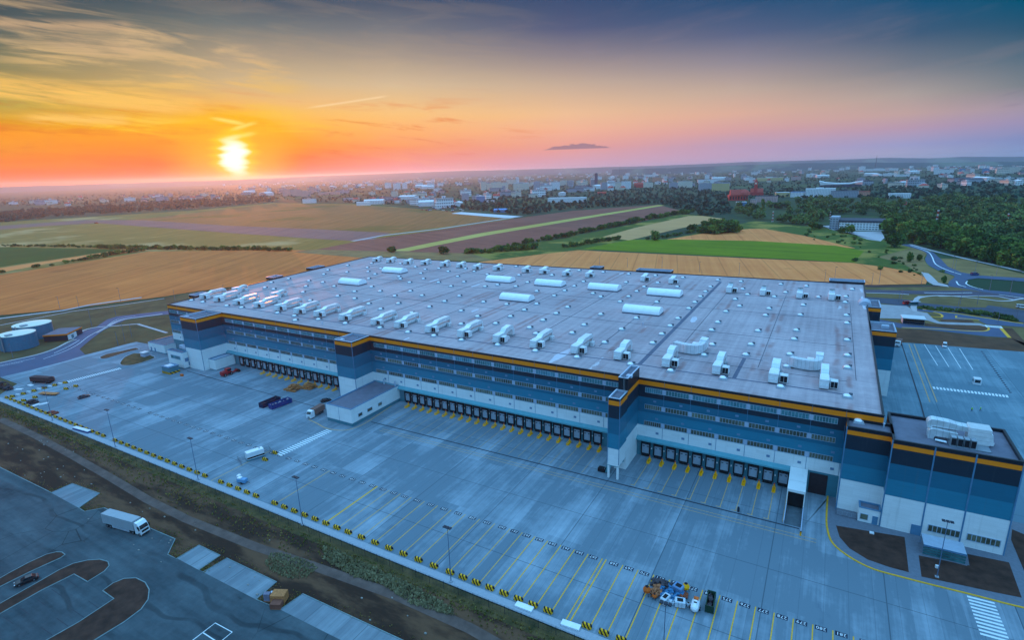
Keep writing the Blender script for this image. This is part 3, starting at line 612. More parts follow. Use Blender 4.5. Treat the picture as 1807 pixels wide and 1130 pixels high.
# ------------------------------------------------------------------ the warehouse
HT = 26.6
def panel_mat(name, rgb, joint=4.1, rough=.45):
    def f(N, v):
        sp = N.new('ShaderNodeSeparateXYZ'); N.put(sp.inputs[0], v)
        c = N.mix(N.m('MULTIPLY', N.noise(v, .35, 4, .6), .35), lin(*rgb), tuple(x*.72 for x in lin(*rgb)[:3])+(1,))
        wn = N.new('ShaderNodeTexWhiteNoise', noise_dimensions='3D'); N.put(wn.inputs['Vector'], N.comb(N.m('FLOOR', N.m('DIVIDE', sp.outputs[0], joint)), N.m('FLOOR', N.m('DIVIDE', sp.outputs[1], joint)), N.m('FLOOR', N.m('DIVIDE', sp.outputs[2], 1.1))))
        c = N.mix(N.m('MULTIPLY', wn.outputs[0], .16), c, tuple(x*.55 for x in lin(*rgb)[:3])+(1,))
        stn = N.sstep(N.noise(N.mapping(v, (1.1,1.1,.05)), 1.0, 4, .65), .55, .75)
        c = N.mix(N.m('MULTIPLY', stn, .16), c, lin(92,98,104))
        hz = N.sstep(N.m('ABSOLUTE', N.m('SUBTRACT', N.m('MODULO', sp.outputs[2], 1.1), .55)), .05, .02)
        return N.mix(N.m('MULTIPLY', hz, .18), c, tuple(x*.45 for x in lin(*rgb)[:3])+(1,))
    return ground_mat(name, f, rough, .4)
M_navy = panel_mat('navy_panel', (22, 40, 56)); M_black = panel_mat('coping_panel', (16, 24, 34))
M_mid = panel_mat('dark_blue_panel', (20, 102, 130)); M_light = panel_mat('mid_blue_panel', (34, 124, 152))
M_wpan = panel_mat('white_panel', (226, 230, 232)); M_orange = mat('orange_panel', (255, 132, 0), .5, var=.05, spec=.4)
M_base = panel_mat('plinth_panel', (60, 124, 140)); M_ledge = mat('ledge_metal', (84, 150, 164), .5, var=.08)
M_cap = mat('coping_metal', (176, 190, 208), .4, .3, var=.08)
M_frame = mat('window_frame', (150, 170, 188), .5); M_glass = mat('window_glass', (84, 88, 74), .12, var=.5, scale=.5, spec=.9, rnd=.45)  # both glasses: random brightness per window painted in as differing reflections
M_glass_up = mat('blue_green_glass', (64, 116, 126), .12, var=.45, scale=.4, spec=.9, rnd=.35)
M_pier = mat('pier_panel', (160, 174, 196), .5); M_joint = mat('joint_cover', (80, 124, 156), .5)
M_door = mat('dock_door', (140, 152, 166), .6, var=.1); M_rub = mat('dock_rubber', (18, 20, 26), .8, var=.3, scale=2)
M_steel = mat('galvanised', (150, 160, 170), .45, .5); M_grey = mat('grey_roofing', (104, 104, 118), .9, var=.15, scale=.4)
def roofing(N, v):
    sp = N.new('ShaderNodeSeparateXYZ'); N.put(sp.inputs[0], v); x, y = sp.outputs[0], sp.outputs[1]
    s1 = N.noise(N.mapping(v, (.55,.018,1)), 1.0, 5, .6); s2 = N.noise(v, .03, 4, .6); s3 = N.noise(N.mapping(v, (.03,.6,1)), 1.0, 4, .6); s4 = N.noise(v, .5, 3, .6)
    k = N.m('ADD', N.m('ADD', N.m('MULTIPLY', s1, .30), N.m('MULTIPLY', s2, .34)), N.m('ADD', N.m('MULTIPLY', s3, .22), N.m('MULTIPLY', s4, .14)))
    c = N.ramp(k, [(.38, lin(140,124,130)), (.62, lin(186,168,172))])
    # rusty run-off lines along the valleys and dried puddles beside them
    vl = N.m('ABSOLUTE', N.m('SUBTRACT', N.m('MODULO', N.m('ADD', x, 4804.0), 24.0), 12.0))
    wob = N.m('MULTIPLY', N.noise(N.mapping(v, (.1,.06,1)), 1.0, 4, .6), 3.2)
    rust = N.m('MULTIPLY', N.sstep(N.m('ABSOLUTE', N.m('SUBTRACT', vl, wob)), 1.5, .1), N.sstep(N.noise(v, .05, 4, .6), .44, .62))
    c = N.mix(N.m('MULTIPLY', rust, .62), c, lin(134,84,80))
    pud = N.m('MULTIPLY', N.sstep(vl, 3.0, .6), N.sstep(N.noise(N.mapping(v, (.16,.045,1), loc=(3,8,0)), 1.0, 5, .65), .64, .67))
    c = N.mix(N.m('MULTIPLY', pud, .7), c, lin(206,200,206))
    seam = N.sstep(N.m('ABSOLUTE', N.m('SUBTRACT', N.m('MODULO', N.m('ADD', y, 300.0), 1.9), .95)), .09, .03)
    return N.mix(N.m('MULTIPLY', seam, .32), c, lin(104,102,122))
M_roof = ground_mat('roof_membrane', roofing, .7, .35)
M_cable = mat('roof_cable', (70,74,88), .7)
M_strip = mat('walkway_membrane', (92, 94, 112), .8, var=.15, scale=1)
WH = empty('warehouse', (-150, 0, 0), 0, 'huge grey roofed warehouse with blue panel walls and an orange stripe below the eaves', 'warehouse')
WH.location = (0,0,0)
A_, B_, C_, D_ = gp(290,538,HT), gp(1561,735,HT), gp(1525,501.5,HT), gp(652,452.5,HT)
X0 = A_.x; X1 = B_.x
MAIN = [(A_.x, .0), (X1, .0), (C_.x, C_.y), (D_.x, D_.y)]
def part(b, name, m, parent=WH, **k): return b.build(name, m, parent, **k)
BANDS = [('white_wall', .0, 10.7, M_wpan), ('mid_blue_wall', 10.7, 15.3, M_light), ('dark_blue_wall', 15.3, 20.4, M_mid), ('navy_wall', 20.4, 24.5, M_navy), ('orange_stripe', 24.5, 25.95, M_orange), ('coping', 25.95, HT, M_black)]
def tower(name, pts, parent, bands, base=None, roofz=None, m_roof=None, par=.35, capm=None):
    """walls in bands, a roof set below a parapet with a metal cap"""
    for nm, z0, z1, mm in bands:
        last = z1 == bands[-1][2]
        MB().prism(pts, z0, z1-(0 if not last else .0), top=False, bottom=False).build(nm, mm, parent)
    zt = bands[-1][2]; rz = zt-.5 if roofz is None else roofz
    P = [Vector((a,b,0)) for a,b in pts]; n = len(P); Ar = sum(P[i].x*P[(i+1)%n].y-P[(i+1)%n].x*P[i].y for i in range(n))
    if Ar < 0: P = P[::-1]
    def inset(k):
        out = []
        for i in range(n):
            a = (P[i]-P[i-1]).normalized(); c = (P[(i+1)%n]-P[i]).normalized(); na = Vector((-a.y,a.x,0)); nc = Vector((-c.y,c.x,0))
            bis = (na+nc); bis = bis/max(.35, bis.length_squared)*2; out.append(P[i]+bis*k)
        return out
    I = inset(par); O = inset(-.06)
    cp = MB()
    for i in range(n):
        j = (i+1) % n
        cp.quad((O[i].x,O[i].y,zt+.06),(O[j].x,O[j].y,zt+.06),(I[j].x,I[j].y,zt+.06),(I[i].x,I[i].y,zt+.06))
        cp.quad((O[i].x,O[i].y,zt-.12),(O[j].x,O[j].y,zt-.12),(O[j].x,O[j].y,zt+.06),(O[i].x,O[i].y,zt+.06))
        cp.quad((I[j].x,I[j].y,rz),(I[i].x,I[i].y,rz),(I[i].x,I[i].y,zt+.06),(I[j].x,I[j].y,zt+.06))
    cp.build('parapet_cap', capm or M_cap, parent)
    r = MB(); r.add([(q.x,q.y,rz) for q in I], [tuple(range(n))]); r.build('roof', m_roof or M_grey, parent)
RZ = HT-.35
tower('body', MAIN, WH, [BANDS[0][:1]+(6.0,)+BANDS[0][2:]]+BANDS[1:] if False else [('white_wall',6.9,10.7,M_wpan)]+BANDS[1:], roofz=RZ, m_roof=M_roof, par=.45, capm=M_black)
MB().prism(MAIN, -.05, 6.9, top=False, bottom=False).build('plinth_wall', M_base, WH)
# stair towers of the front
def rel(pts): return pts
def corner(px, py, z=HT): return gp(px, py, z)
T = []
for (f0, fc, bi) in (((322,557.2),(344.6,563.2),(374.5,553)), ((588.7,599.5),(619.8,604.4),(651,599)), ):
    c = corner(*fc); l = corner(*f0); T.append((l.x, c.x, c.y))
c3 = gp(1104, 829, 0); T3R = c3.x; T3Y = gp(1104.5, 707, 26.2).y; T3L = fp(1073, 735, T3Y).x
def stair(name, x0, x1, y0, bands=BANDS, lab=None):
    t = empty(name); t.parent = WH
    tower(name, [(x0, .2), (x0, y0), (x1, y0), (x1, .2)], t, bands, roofz=HT-.8)
    for (x, y) in ((x0, y0), (x1, y0)): MB().box(x-.09, y-.09, 0, x+.09, y+.09, HT-.1).build('corner_trim', M_joint, t)
    MB().bev(x0+1.4, y0+1.6, HT-.8, x0+3.0, y0+3.0, HT-.1, .12).build('smoke_vent', M_cap, t)
    MB().cyl((x1-1.6, y0*.5, HT-.8), (x1-1.6, y0*.5, HT+.7), .16).build('vent_pipe', M_steel, t)
    return t
TOW = []
for (x0, x1, y0) in T: TOW.append(stair('stair_tower', x0, x1, y0))
# the middle tower stands on columns over an outside stair and has a taller rear block
t = empty('stair_tower'); t.parent = WH; TOW.append(t)
T3M = T3Y*.62
tb = [('white_wall', 4.4, 10.0, M_wpan)]+[('mid_blue_wall', 10.0, 14.8, M_light), ('dark_blue_wall', 14.8, 19.8, M_mid), ('navy_wall', 19.8, 23.9, M_navy), ('orange_stripe', 23.9, 25.35, M_orange), ('coping', 25.35, 26.2, M_black)]
tower('front_block', [(T3L, T3M), (T3L, T3Y), (T3R, T3Y), (T3R, T3M)], t, tb, roofz=25.7)
tb2 = [('white_wall', 0, 10.7, M_wpan)]+BANDS[1:4]+[('orange_stripe', 24.5, 25.95, M_orange), ('penthouse_wall', 25.95, 30.2, M_black)]
xl2 = T3L+.6
tower('rear_block', [(xl2, .3), (xl2, T3M+.02), (T3R+.02, T3M+.02), (T3R+.02, .3)], t, tb2, roofz=29.6)
MB().box(T3L+.1, T3Y+.1, 4.15, T3R-.1, T3M, 4.4).build('soffit', M_ledge, t)
for (x, y) in ((T3L+.35, T3Y+.35), (T3R-.35, T3Y+.35), (T3L+.35, T3M-.5)): MB().box(x-.3, y-.3, 0, x+.3, y+.3, 4.15).build('column', M_wpan, t)
b = MB()
for k in range(14): b.box(T3L-1.6, T3M-1-.28*k, 2.9-.2*k, T3L-.2, T3M-.72-.28*k, 3.06-.2*k)
b.box(T3L-1.7, T3M-1, 2.9, T3R-.5, T3M-.1, 3.06); b.build('stair_flight', M_ledge, t)
b = MB()
for k in range(8): b.cyl((T3L-1.6, T3M-1-.5*k, 3.0-.36*k), (T3L-1.6, T3M-1-.5*k, 4.0-.36*k), .03, n=5)
b.cyl((T3L-1.6, T3M-1, 4.0), (T3L-1.6, T3M-4.9, 1.2), .035, n=5); b.build('handrail', M_steel, t)
MB().bev(T3L+2.2, T3M+2, 29.6, T3L+4, T3M+3.6, 30.35, .15).build('smoke_vent', M_cap, t)
b = MB()
for s in (0, .45): b.cyl((T3L+2.2+s, T3M-.10, 25.8), (T3L+2.2+s, T3M-.10, 31), .035, n=5)
for k in range(14): b.cyl((T3L+2.2, T3M-.10, 25.6+.4*k), (T3L+2.65, T3M-.10, 25.6+.4*k), .025, n=4)
b.build('access_ladder', M_steel, t)
for (x, y) in ((T3L, T3Y), (T3R, T3Y)): MB().box(x-.08, y-.08, 5, x+.08, y+.08, 26.1).build('corner_trim', M_joint, t)

# front facade: windows, piers, joints, ledge, docks
SEG = [(X0+.4, T[0][0], 'west'), (T[0][1], T[1][0], 'a'), (T[1][1], xl2, 'b'), (T3R, fp(1490,760,0).x, 'c')]
def window(x0, x1, z0, z1, m, panes=8):
    f = MB(); t_ = .09
    f.box(x0, -.10, z0, x1, .02, z0+t_); f.box(x0, -.10, z1-t_, x1, .02, z1); f.box(x0, -.10, z0+t_, x0+t_, .02, z1-t_); f.box(x1-t_, -.10, z0+t_, x1, .02, z1-t_)
    for k in range(1, panes):
        x = x0+(x1-x0)*k/panes; f.box(x-.04, -.085, z0+t_, x+.04, .02, z1-t_)
    w = f.build('window', M_frame, WH)
    MB().box(x0+t_, -.05, z0+t_, x1-t_, -.02, z1-t_).build('glass', m, w)
piers = MB(); joints = MB(); vents = MB()
for (sa, sb, nm) in SEG:
    L = sb-sa; n = max(2, round(L/8.25)); pw = L/n
    for k in range(n):
        a, c = sa+k*pw, sa+(k+1)*pw
        x0, x1 = a+.55+(1.6 if k == 0 and nm != 'west' else 0), c-.55-(1.2 if k == n-1 and nm == 'c' else 0)
        if nm == 'a' and k == 3: joints.box(a+.4, -.06, 8.5, c-.4, .02, 24.3) if False else None
        window(x0, x1, 22.05, 23.75, M_glass_up, 8); window(x0, x1, 16.45, 18.05, M_glass, 8); window(x0, x1, 10.8, 12.4, M_glass, 8)
        if k < n-1:
            for z0, z1 in ((22.05, 23.75), (16.45, 18.05), (10.8, 12.4)): piers.box(c-.5, -.05, z0, c+.5, .03, z1)
        joints.box(c-.05, -.055, 18.1, c+.05, .02, 22.0); joints.box(c-.04, -.05, 24.5, c+.04, .02, HT-.1); joints.box(c-.06, -.055, 7.0, c+.06, .02, 10.7)
        vents.box(a+pw*.74, -.07, 8.3, a+pw*.74+.9, .02, 9.0)
        vents.box(a+pw*.7, -.06, 13.3, a+pw*.7+.9, .02, 13.9); vents.box(a+pw*.6, -.06, 19.1, a+pw*.6+.9, .02, 19.7)
M_wg = mat('wall_grille', (100,130,160), .6)
for bb, nm_, mm_ in ((piers, 'window_pier', M_pier), (joints, 'panel_joint', M_joint), (vents, 'wall_grille', M_wg)):
    boxes = [bb.v[i:i+8] for i in range(0, len(bb.v), 8)]
    for bx in boxes:
        q_ = MB(); (x0,y0,z0), (x1,y1,z1) = bx[0], bx[6]; q_.box(x0,y0,z0,x1,y1,z1).build(nm_, mm_, WH)
def dock(x, w=2.95):
    b = MB()
    b.box(x-w/2, -.70, .95, x-w/2+.32, 0, 4.9); b.box(x+w/2-.32, -.70, .95, x+w/2, 0, 4.9); b.box(x-w/2, -.72, 4.45, x+w/2, 0, 5.15)
    b.box(x-w/2+.2, -.55, .25, x+w/2-.2, 0, 1.15)
    s = b.build('dock_shelter', M_rub, WH)
    d = MB(); d.box(x-w/2+.32, -.40, 1.15, x+w/2-.32, .0, 4.45)
    d.box(x-.95, -.43, 3.5, x-.35, -.39, 3.75, 1); d.box(x+.35, -.43, 3.5, x+.95, -.39, 3.75, 1)
    d.build('dock_door', [M_door, M_rub], s)
Za = zoomer(1050, 640); Zb7 = zoomer(700, 640); Z2 = zoomer(250, 430)
seg3 = [fp(*Za(a,b), 0).x for a,b in ((360,640),(454,655),(538,670),(628,695),(722,715),(820,740),(920,770),(1020,790),(1125,812),(1230,835),(1330,855))]
s3a, s3b = seg3[0], seg3[-1]; D3 = [s3a+(s3b-s3a)*k/10 for k in range(11)]
s2a, s2b = fp(*Zb7(85,262), 0).x, fp(*Zb7(1425,560), 0).x; D2 = [s2a+(s2b-s2a)*k/22 for k in range(23)]
s1a, s1b = fp(*Z2(640,835), 0).x, fp(*Z2(1385,1000), 0).x; D1 = [s1a+(s1b-s1a)*k/17 for k in range(18)]
D1 = [x for x in D1 if x > T[0][1]+6.6]
dk = 0
for D in (D1, D2, D3):
    for x in D: dock(x)
lights = MB()
for D in (D1, D2, D3):
    for q, x in enumerate(D): lights.box(x+1.75, -.35, 2.9, x+2.0, -.05, 3.3)
part(lights, 'dock_signal', mat('signal_white', (225,225,225), .4))
lg = MB()
for a, c in ((T[0][1]+.02, T[1][0]-.02), (T[1][1]+.02, xl2-.02), (T3R+.04, D3[-1]+1.7)): lg.extr([(.0, 5.5), (-1.2, 5.6), (-1.2, 6.1), (0, 6.9)], 'x', a, c)
part(lg, 'ledge', M_ledge)
# low offices and sheds against the facade
def shed(name, pts, h, wall=M_wpan, roof=M_grey, plinth=1.3):
    t = empty(name); t.parent = WH
    MB().prism(pts, 0, plinth, top=False, bottom=False).build('plinth', M_base, t)
    tower('walls', pts, t, [('wall', plinth, h, wall)], roofz=h-.35, m_roof=roof, capm=M_joint)
    return t
Z7 = zoomer(350, 640)
oc = gp(*Z7(1085,445)); oh = 7.0
ofr = gp(*Z7(1080,335), oh); ofl = gp(*Z7(895,295), oh); obr = gp(*Z7(1420,165), oh)
OX0, OX1, OY = ofl.x, ofr.x, ofr.y
of = shed('office_block', [(OX0, .3), (OX0, OY), (OX1, OY), (OX1, .3)], oh)
for (y0, y1) in ((.12,.2),(.3,.4),(.52,.6)):
    MB().box(OX1-.02, OY*(1-y0), 2.6, OX1+.12, OY*(1-y1), 4.0).box(OX1+.121, OY*(1-y0)+.15, 2.75, OX1+.15, OY*(1-y1)-.15, 3.85, 1).build('window', [M_frame, M_glass], of)
MB().box(OX0+(OX1-OX0)*.5-.06, OY-.05, 1.3, OX0+(OX1-OX0)*.5+.06, OY+.02, oh-.1).build('panel_joint', M_joint, of)
for q in (.8, .9): MB().cyl((OX1-1-(q-.8)*60, -1.2, oh-.35), (OX1-1-(q-.8)*60, -1.2, oh+2.0), .3, n=10).build('vent_pipe', M_cap, of)
MB().extr([(OY*.18, oh+.01), (OY*.18, oh+.1), (0, oh+.1), (0, oh+.01)], 'x', OX0+1, OX1-2).build('roof_strip', M_strip, of) if False else None
Z3_ = zoomer(230, 560, 8.605)
lc = gp(*Z3_(805,790)); lh = 8.6
lfl = gp(*Z3_(555,495), lh); lfr = gp(*Z3_(780,545), lh); lbr = gp(*Z3_(1060,470), lh)
gb = shed('gate_block', [(lfl.x, T[0][2]-.2), (lfl.x, lfr.y), (lfr.x, lfr.y), (lfr.x, T[0][2]-.2)], lh, plinth=.6)
gw = lfr.x-lfl.x
w = MB().box(lfl.x+gw*.2, lfr.y-.12, 4.6, lfl.x+gw*.85, lfr.y+.02, 6.6).box(lfl.x+gw*.22, lfr.y-.15, 4.8, lfl.x+gw*.83, lfr.y-.121, 6.4, 1).build('window', [M_frame, M_glass_up], gb)
for y in (.12, .5): MB().box(lfr.x-.02, lfr.y+y*4+.4, 4.4-y*6, lfr.x+.15, lfr.y+y*4+2.2, 6.2-y*6).build('door', M_joint, gb)
v = MB(); v.bev(lfl.x+2, lfr.y+5, lh-.35, lfl.x+5.5, lfr.y+7, lh+1.3, .2); v.bev(lfl.x+5.5, lfr.y+4.5, lh-.35, lfl.x+9, lfr.y+6, lh+.9, .2); v.build('roof_fan', M_cap, gb)
al = gp(*Z3_(1180,785)); ar = gp(*Z3_(1475,700)); ah = 5.6
ax0, ax1 = T[0][1]+.15, T[0][1]+5.2
ay = gp(*Z3_(1160,625), ah).y
aw = shed('loading_shed', [(ax0, -.2), (ax0, ay), (ax1, ay), (ax1, -.2)], ah, roof=M_cap, plinth=.4)
hl = gp(*Z3_(250,380), 5.0); hr = gp(*Z3_(510,430), 5.0); hb = gp(*Z3_(640,270), 5.0)
ho = shed('plant_house', [(hl.x, hr.y+26), (hl.x, hr.y), (hr.x, hr.y), (hr.x, hr.y+26)], 5.0, plinth=.4)
for q in (.12, .35): MB().box(hl.x+(hr.x-hl.x)*q, hr.y-.08, .05, hl.x+(hr.x-hl.x)*q+1.2, hr.y+.02, 2.4).build('door', M_joint, ho)
MB().bev(hl.x-4, hr.y+6, 0, hl.x-.3, hr.y+24, 4.2, .1).build('side_shed', M_orange, ho)
# ramp doors in the third bay
rd = [fp(*Za(a,b), 0) for a,b in ((1525,760),(1652,800),(1525,865),(1650,890))]
MB().box(rd[0].x, -.12, .02, rd[1].x, .02, 6.3).build('ramp_door', mat('dark_brown_door', (48,36,40), .7), WH)  # the door's own dark brown
cl = fp(*Za(1385,750), 0).x; cr = fp(*Za(1508,770), 0).x
cy0 = gp(*Za(1375,895), 5.5).y
b = MB(); b.extr([(-.05, 6.9), (-.05, 6.6), (cy0, 5.2), (cy0, 5.5)], 'x', cl, cr); b.box(cl, cy0, 0, cl+.25, -.05, 5.2); b.box(cr-.25, cy0, 0, cr, -.05, 5.2); b.box(cl, cy0-.05, 4.7, cr, cy0+.2, 5.45)
b.build('ramp_canopy', M_wpan, WH)
MB().box(cl+.25, cy0+1.2, -.3, cr-.25, cy0+1.4, 5.2).build('ramp_shade_panel', M_rub, WH)  # dark panel standing in for the shade inside the covered ramp
rf = MB(); rf.quad((cl, RY, .0), (cr, RY, .0), (cr, cy0+1.5, -.3), (cl, cy0+1.5, -.3)); rf.quad((cl, RY, .0), (cl, cy0+1.5, -.3), (cl, 2, -.3), (cl, 2, 0)); rf.quad((cr, RY, .0), (cr, 2, 0), (cr, 2, -.3), (cr, cy0+1.5, -.3)); rf.build('ramp_floor', mat('ramp_concrete', (78,90,98), .9, var=.2, scale=.6), WH)
# annex at the right end
HA = 24.5
b1l, b1r = gp(*zoomer(1357,700)(555,205), HA), gp(*zoomer(1357,700)(868,250), HA)
b1l.y = -5.9; b2l, b2r = gp(1576.6, 777.5, HA), gp(1808, 815.5, HA)
AN1 = [(b1l.x, .3), (b1l.x, b1l.y), (b1r.x+.5, b1l.y), (b1r.x+.5, .3)]
AN2Y = (b2l.y+b2r.y)/2; bk = gp(1785, 765, HT)
AN2 = [(b2l.x, 8.5), (b2l.x, AN2Y), (b2r.x, AN2Y), (b2r.x, 8.5)]
an = empty('office_annex'); an.parent = WH
ab = [('white_wall', .0, 9.4, M_wpan), ('mid_blue_wall', 9.4, 13.9, M_light), ('dark_blue_wall', 13.9, 18.2, M_mid), ('navy_wall', 18.2, 22.3, M_navy), ('orange_stripe', 22.3, 23.5, M_orange), ('coping', 23.5, HA, M_black)]
def box_annex(pts):
    for nm, z0, z1, mm in ab: MB().prism(pts, z0, z1, top=False, bottom=False).build(nm, mm, an)
    tower('cap', pts, an, [('coping', HA-.02, HA, M_black)], roofz=HA-.7, m_roof=M_grey, par=.5, capm=M_black)
box_annex(AN1); box_annex(AN2)
jx = MB()
for q_ in (.345, .66): jx.box(b2l.x+(b2r.x-b2l.x)*q_-.1, AN2Y-.12, 9.4, b2l.x+(b2r.x-b2l.x)*q_+.1, AN2Y-.095, HA-.1)
wA = b2r.x-b2l.x
for q in (.345, .66): 
    x = b2l.x+wA*q; jx.box(x-.16, AN2Y-.09, 0, x+.16, AN2Y+.02, HA-.1)
for x, y in ((b2l.x, AN2Y), (b2r.x, AN2Y), (b1l.x, b1l.y)): jx.box(x-.14, y-.1, 0, x+.14, y+.14, HA-.05)
jx.build('panel_joint', M_joint, an)
ZA = zoomer(1357, 700)
def strip_window(x0, x1, z0, z1, y, n):
    f = MB(); f.box(x0, y-.12, z0, x1, y+.02, z0+.14); f.box(x0, y-.12, z1-.14, x1, y+.02, z1)
    for k in range(n+1):
        x = x0+(x1-x0-.14)*k/n; f.box(x, y-.11, z0+.14, x+.14, y+.02, z1-.14)
    f.box(x0+.05, y-.06, z0+.1, x1-.05, y-.03, z1-.1, 1).build('window', [M_frame, M_glass], an)
q0, q1 = fp(*ZA(1122,940), AN2Y), fp(*ZA(1350,1000), AN2Y); strip_window(q0.x, q1.x, 2.0, 3.9, AN2Y, 7)
q0, q1 = fp(*ZA(1398,1000), AN2Y), fp(*ZA(1638,1060), AN2Y); strip_window(q0.x, q1.x, 2.0, 3.9, AN2Y, 7)
q0, q1 = fp(*ZA(1005,930), AN2Y), fp(*ZA(1065,985), AN2Y); MB().box(q0.x, AN2Y-.12, .14, q1.x, AN2Y+.02, 2.9).build('door', M_joint, an)
# entrance lobby and landing
e0, e1 = gp(*ZA(640,785), 4.2), gp(*ZA(805,805), 4.2); e1.x = min(e1.x, b2l.x-.1); e0.y = -9.3
lb = shed('entrance_lobby', [(e0.x, b1l.y+.05), (e0.x, e0.y), (e1.x, e0.y), (e1.x, b1l.y+.05)], 4.2, plinth=.2)
w = MB().box(e0.x+.4, e0.y-.1, .9, e0.x+2.2, e0.y+.02, 2.6).box(e0.x+.52, e0.y-.13, 1.02, e0.x+2.08, e0.y-.101, 2.48, 1).build('window', [M_frame, M_glass], lb)
MB().box(e0.x+3.1, e0.y-.1, .14, e0.x+4.3, e0.y+.02, 2.5).build('door', M_joint, lb)
MB().box(b1l.x+.1, e0.y+.3, .13, e0.x-.1, b1l.y+.02, .55).build('landing', M_pave, WH)
b = MB()
for k in range(5): x = b1l.x+.3+k*(e0.x-b1l.x-.6)/4; b.cyl((x, e0.y+.4, .5), (x, e0.y+.4, 1.6), .03, n=5)
b.cyl((b1l.x+.3, e0.y+.4, 1.6), (e0.x-.3, e0.y+.4, 1.6), .03, n=5); b.build('handrail', M_steel, WH)
# bicycle shelter in front of the windows is a thing of its own; see below
# towers of the east wall
for (pl_, pr_, zz, nm) in ((Z5(735,612), Z5(906,628), HT, 1), (Z5(706,448), Z5(796,455), HT, 2)):
    a, c = gp(*pl_, zz), gp(*pr_, zz); y0 = (a.y+c.y)/2; dep = 14 if nm == 1 else 16
    t = empty('stair_tower'); t.parent = WH
    tower('body', [(X1-.3+ (C_.x-X1)*.5, y0), (c.x, y0), (c.x, y0+dep), (X1-.3+(C_.x-X1)*.5, y0+dep)], t, BANDS, roofz=HT-.8)
    if nm == 1: MB().box(c.x-4.5, y0+7, HT-.8, c.x-2, y0+9, HT+.3).build('smoke_vent', M_cap, t)
    else:
        r = [(c.x-6+2.6*math.cos(PI*k/10), HT-.8+2.2*math.sin(PI*k/10)) for k in range(11)]
        MB().extr(r[::-1], 'y', y0+4, y0+12).build('duct_hood', M_cap, t)
# towers seen as rims beyond the west and north edges
def ln(a, c, q): return (a[0]+(c[0]-a[0])*q, a[1]+(c[1]-a[1])*q)
for q0, q1 in ((.10,.15),(.42,.47),(.63,.70)):
    p0, p1 = ln((A_.x,0),(D_.x,D_.y),q0), ln((A_.x,0),(D_.x,D_.y),q1)
    t = empty('stair_tower'); t.parent = WH; tower('body', [(p0[0]+.2,p0[1]),(p1[0]+.2,p1[1]),(p1[0]-7,p1[1]),(p0[0]-7,p0[1])], t, BANDS[:5]+[('coping',25.95,HT+.9,M_black)], roofz=HT-.2)
for a, c in (((1040.8,474.5),(1066,472.5)), ((1124,478),(1184,482)), ((1463,498.5),(1526,500.5))):
    p0, p1 = gp(*a, HT), gp(*c, HT); yb0 = np.interp(p0.x, [D_.x, C_.x], [D_.y, C_.y]); yb1 = np.interp(p1.x, [D_.x, C_.x], [D_.y, C_.y])
    t = empty('stair_tower'); t.parent = WH; tower('body', [(p0.x,yb0-.2),(p1.x,yb1-.2),(p1.x,yb1+7),(p0.x,yb0+7)], t, BANDS[:5]+[('coping',25.95,HT+1.0,M_black)], roofz=HT-.2)
# membrane walkways on the roof, as thin sheets
zr = RZ
st = MB()
def rline(pts, w, z=.012): ribbon(st, [(p.x,p.y) for p in (gp(a,b,zr) for a,b in pts)], w, zr+z)
Z44 = zoomer(950, 430); Z33 = zoomer(550, 430)
rline([Z44(1293,272), Z44(712,862)], 1.5)
rline([Z2(470,440), Z2(700,455), Z33(60,543), Z33(560,610), Z33(1000,672), Z33(1740,778), Z44(560,832), Z44(1000,905), Z44(1620,990), Z5(350,1042), Z5(580,1078)], .75, .018)
rline([Z44(1462,812), Z44(1385,958)], 1.2); rline([Z44(1160,772), Z44(1590,830)], .6, .018); rline([Z44(1710,848), Z5(185,858)], .5, .018)
rline([Z44(1230,348), Z44(1807,392)], .4, .018); rline([Z44(330,175), Z44(1290,270)], .4, .018); rline([Z5(0,380), Z5(400,408)], .4, .018)
part(st, 'roof_walkway', M_strip)
M_pud = mat('dried_puddle', (196,190,200), .8, var=.1, scale=.6)
for q in ([Z44(72,842),Z44(120,790),Z44(222,745),Z44(236,760),Z44(190,800),Z44(80,850)], [Z44(1075,548),Z44(1090,522),Z44(1120,518),Z44(1126,535),Z44(1110,556),Z44(1085,560)], [Z33(1128,480),Z33(1180,462),Z33(1186,468),Z33(1136,487)], [Z33(1128,305),Z33(1188,285),Z33(1192,290),Z33(1134,310)], [Z33(832,268),Z33(898,250),Z33(902,256),Z33(838,272)], [Z33(650,682),Z33(690,664),Z33(694,670),Z33(656,686)], [Z33(362,408),Z33(412,392),Z33(415,398),Z33(366,411)], [Z5(650,380),Z5(662,372),Z5(690,420),Z5(688,468),Z5(668,462),Z5(652,410)], [Z5(640,322),Z5(662,320),Z5(668,345),Z5(655,345)], [Z44(570,212),Z44(600,206),Z44(606,212),Z44(575,218)]):
    P_ = [gp(a,b,zr) for a,b in q]; MB().add([(p.x,p.y,zr+.008) for p in P_], [tuple(range(len(P_)))]).build('roof_patch', M_pud, WH)


cb = MB()                                        # cable trays and lightning tapes across the membrane
for k in range(12):
    x = X0+18+k*27.5; cb.box(x-.06, 26, zr, x+.06, 150-6*(k%3), zr+.10)
for y in (24, 62, 101, 140): cb.box(X0+10, y-.05, zr, X1-8, y+.05, zr+.08)
part(cb, 'cable_tray', M_cable)
